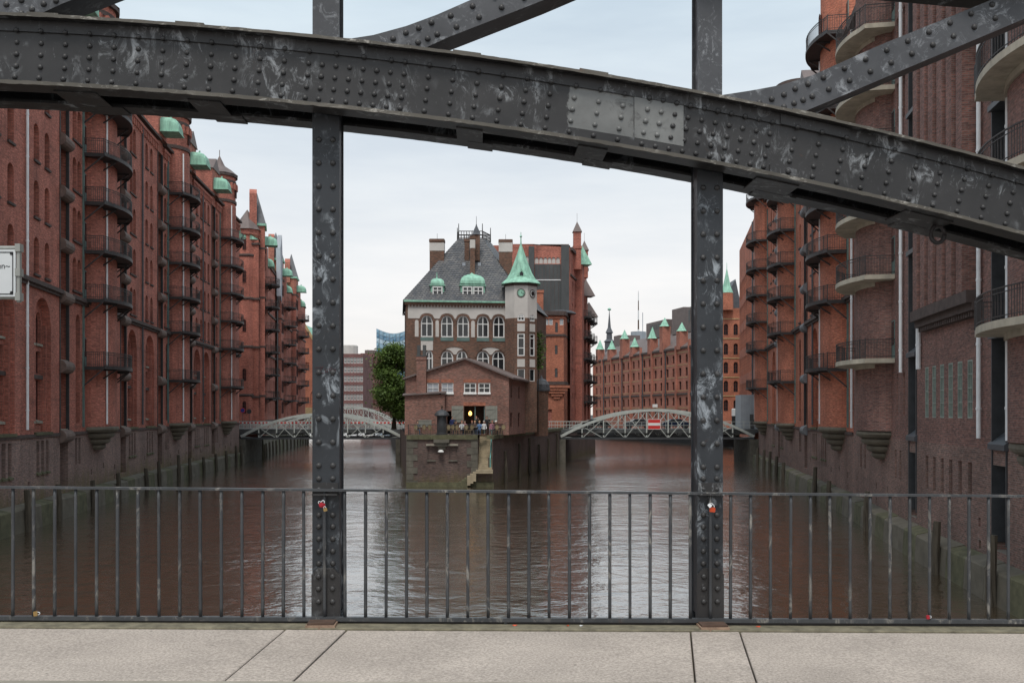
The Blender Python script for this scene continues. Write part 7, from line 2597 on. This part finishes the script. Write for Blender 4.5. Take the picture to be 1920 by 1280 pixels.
# people: one skinned surface each, posed
def person_mesh(pose):
    V, E, Rr = [], [], []
    def j(p, r, parent=None):
        V.append(p)
        Rr.append(r)
        if parent is not None:
            E.append((parent, len(V) - 1))
        return len(V) - 1
    sit = pose != 'stand'
    hz = 0.50 if sit else 0.93
    pel = j((0, 0, hz), (0.15, 0.11))
    wst = j((0, 0.01, hz + 0.18), (0.135, 0.10), pel)
    che = j((0, 0.0, hz + 0.40), (0.165, 0.115), wst)
    nb = j((0, 0.0, hz + 0.54), (0.075, 0.07), che)
    nk = j((0, -0.015, hz + 0.60), (0.055, 0.055), nb)
    h1 = j((0, -0.03, hz + 0.69), (0.075, 0.088), nk)
    h2 = j((0, -0.03, hz + 0.79), (0.078, 0.092), h1)
    h3 = j((0, -0.02, hz + 0.845), (0.045, 0.055), h2)
    for sx_ in (-1, 1):
        sh = j((0.17 * sx_, 0, hz + 0.49), (0.07, 0.07), che)
        if pose == 'stand' and sx_ > 0:
            el = j((0.30, -0.08, hz + 0.36), (0.05, 0.05), sh)
            wr = j((0.22, -0.18, hz + 0.60), (0.036, 0.036), el)
            hd = j((0.16, -0.19, hz + 0.70), (0.035, 0.025), wr)
        elif pose == 'lean':
            el = j((0.23 * sx_, -0.16, hz + 0.24), (0.05, 0.05), sh)
            wr = j((0.10 * sx_, -0.36, hz + 0.30), (0.036, 0.036), el)
            hd = j((0.05 * sx_, -0.42, hz + 0.34), (0.035, 0.025), wr)
        else:
            el = j((0.24 * sx_, 0.03, hz + 0.22), (0.05, 0.05), sh)
            wr = j((0.21 * sx_, -0.14, hz + 0.06), (0.036, 0.036), el)
            hd = j((0.18 * sx_, -0.21, hz + 0.05), (0.035, 0.025), wr)
        hp = j((0.095 * sx_, 0, hz - 0.04), (0.095, 0.095), pel)
        if sit:
            kn = j((0.12 * sx_, -0.42, hz + 0.0), (0.068, 0.068), hp)
            an = j((0.12 * sx_, -0.40, 0.09), (0.042, 0.042), kn)
        else:
            kn = j((0.11 * sx_, -0.03, 0.49), (0.068, 0.068), hp)
            an = j((0.11 * sx_, 0.02, 0.09), (0.042, 0.042), kn)
        j((0.125 * sx_, V[an][1] - 0.15, 0.035), (0.045, 0.03), an)
    me = bpy.data.meshes.new('person_skeleton')
    me.from_pydata(V, E, [])
    o = bpy.data.objects.new('tmp_person', me)
    COL.objects.link(o)
    sk = o.modifiers.new('skin', 'SKIN')
    for i, r in enumerate(Rr):
        me.skin_vertices[0].data[i].radius = r
    me.skin_vertices[0].data[0].use_root = True
    sb = o.modifiers.new('sub', 'SUBSURF')
    sb.levels = 1
    dg = bpy.context.evaluated_depsgraph_get()
    out = bpy.data.meshes.new_from_object(o.evaluated_get(dg))
    bpy.data.objects.remove(o)
    out.materials.clear()
    for k_ in ('skin', 'skin', 'skin'):
        out.materials.append(M[k_])
    hzn = hz
    for p in out.polygons:
        c = p.center
        hand = math.dist((abs(c.x), c.y, c.z), (abs(V[-6][0]), V[-6][1], V[-6][2])) < 0
        if c.z > hzn + 0.575:
            p.material_index = 2
        elif c.z > hzn - 0.02 and c.y > -0.30 and not (sit and c.y < -0.16 and c.z < hzn + 0.09):
            p.material_index = 0
        else:
            p.material_index = 1
        p.use_smooth = True
    hm = MB()
    hm.lathe([(0.02, hz + 0.905), (0.075, hz + 0.885), (0.108, hz + 0.82), (0.108, hz + 0.74), (0.07, hz + 0.68)], (0, 0.015, 0), 10)
    return out, hm.mesh('hair', ['hair_dark'], smooth=True)
M['skin'] = newmat('skin', 0.6, 0, (0.50, 0.30, 0.22))[0]
M['hair_dark'] = newmat('hair_dark', 0.6, 0, (0.02, 0.014, 0.010))[0]
HAIRC = {'dark': (0.02, 0.014, 0.010), 'blond': (0.30, 0.17, 0.07), 'red': (0.22, 0.06, 0.03), 'grey': (0.30, 0.29, 0.28), 'white': (0.7, 0.7, 0.68)}
CLO = {'navy': (0.02, 0.03, 0.11), 'black': (0.015, 0.015, 0.017), 'white': (0.62, 0.62, 0.62), 'blue': (0.10, 0.18, 0.32), 'grey': (0.12, 0.125, 0.13), 'pink': (0.45, 0.20, 0.26), 'jeans': (0.05, 0.08, 0.14), 'brown': (0.10, 0.06, 0.04)}
for k_, v_ in list(HAIRC.items()):
    M['hair_' + k_] = newmat('hair_' + k_, 0.6, 0, v_)[0]
for k_, v_ in CLO.items():
    M['cloth_' + k_] = newmat('cloth_' + k_, 0.85, 0, v_)[0]
PM = {k_: person_mesh(k_) for k_ in ('sit', 'lean', 'stand')}
folk = [(783, 93.9, 'sit', 0.3, 'grey', 'jeans', 'dark', 'person in a grey top seated alone at the left end of the terrace'),
        (848, 95.2, 'stand', 0.5, 'navy', 'jeans', 'dark', 'person in a navy blue top standing with raised arm before the left shutter'),
        (855, 94.9, 'sit', 0.2, 'black', 'black', 'dark', 'person in black seated beside the person in navy'),
        (866, 94.8, 'lean', 0.1, 'white', 'jeans', 'red', 'person with reddish hair in white leaning on a table'),
        (872, 95.0, 'sit', -0.2, 'pink', 'black', 'dark', 'person in a pink top seated in front of the doorway'),
        (885, 95.2, 'sit', 0.2, 'black', 'black', 'red', 'person in black with red hair seated at the doorway centre'),
        (893, 95.9, 'stand', 0.0, 'black', 'black', 'red', 'person in black standing inside the doorway'),
        (890.5, 94.5, 'lean', 0.0, 'brown', 'jeans', 'blond', 'person in brown seated right of the doorway centre'),
        (899, 94.3, 'lean', -0.1, 'blue', 'jeans', 'blond', 'blond person in light blue leaning forward near the steps'),
        (907.5, 94.9, 'sit', 0.2, 'white', 'black', 'grey', 'grey haired person in white seated below the right shutter'),
        (913, 96.0, 'stand', 0.1, 'black', 'black', 'dark', 'dark haired person in black standing against the right shutter'),
        (923, 95.0, 'sit', -0.3, 'pink', 'grey', 'red', 'person in pink seated behind the turquoise handrail'),
        (930, 95.0, 'sit', 0.1, 'black', 'black', 'white', 'white haired person in black seated at the right of the terrace')]
for px_, Y_, pose, rz, top_, leg_, hair, lab in folk:
    Mx = Matrix.Translation((TX(px_, Y_), Y_, TZ - 0.03)) @ Matrix.Rotation(rz, 4, 'Z')
    bme, hme = PM[pose]
    o = obj('person', bme, None, Mx)
    tag(o, lab, 'person', 'guests on the cafe terrace')
    for i, k_ in enumerate(('cloth_' + top_, 'cloth_' + leg_, 'skin')):
        o.material_slots[i].link = 'OBJECT'
        o.material_slots[i].material = M[k_]
    h = obj('hair', hme, o, I4, local=True)
    h.material_slots[0].link = 'OBJECT'
    h.material_slots[0].material = M['hair_' + hair]
    if pose != 'stand':
        c = copy_tree(proto, Mx @ Matrix.Translation((0, 0.02, 0.01)))
        c['label'] = 'rattan chair under the ' + lab.split(' seated')[0].split(' leaning')[0].replace('person', 'guest', 1)
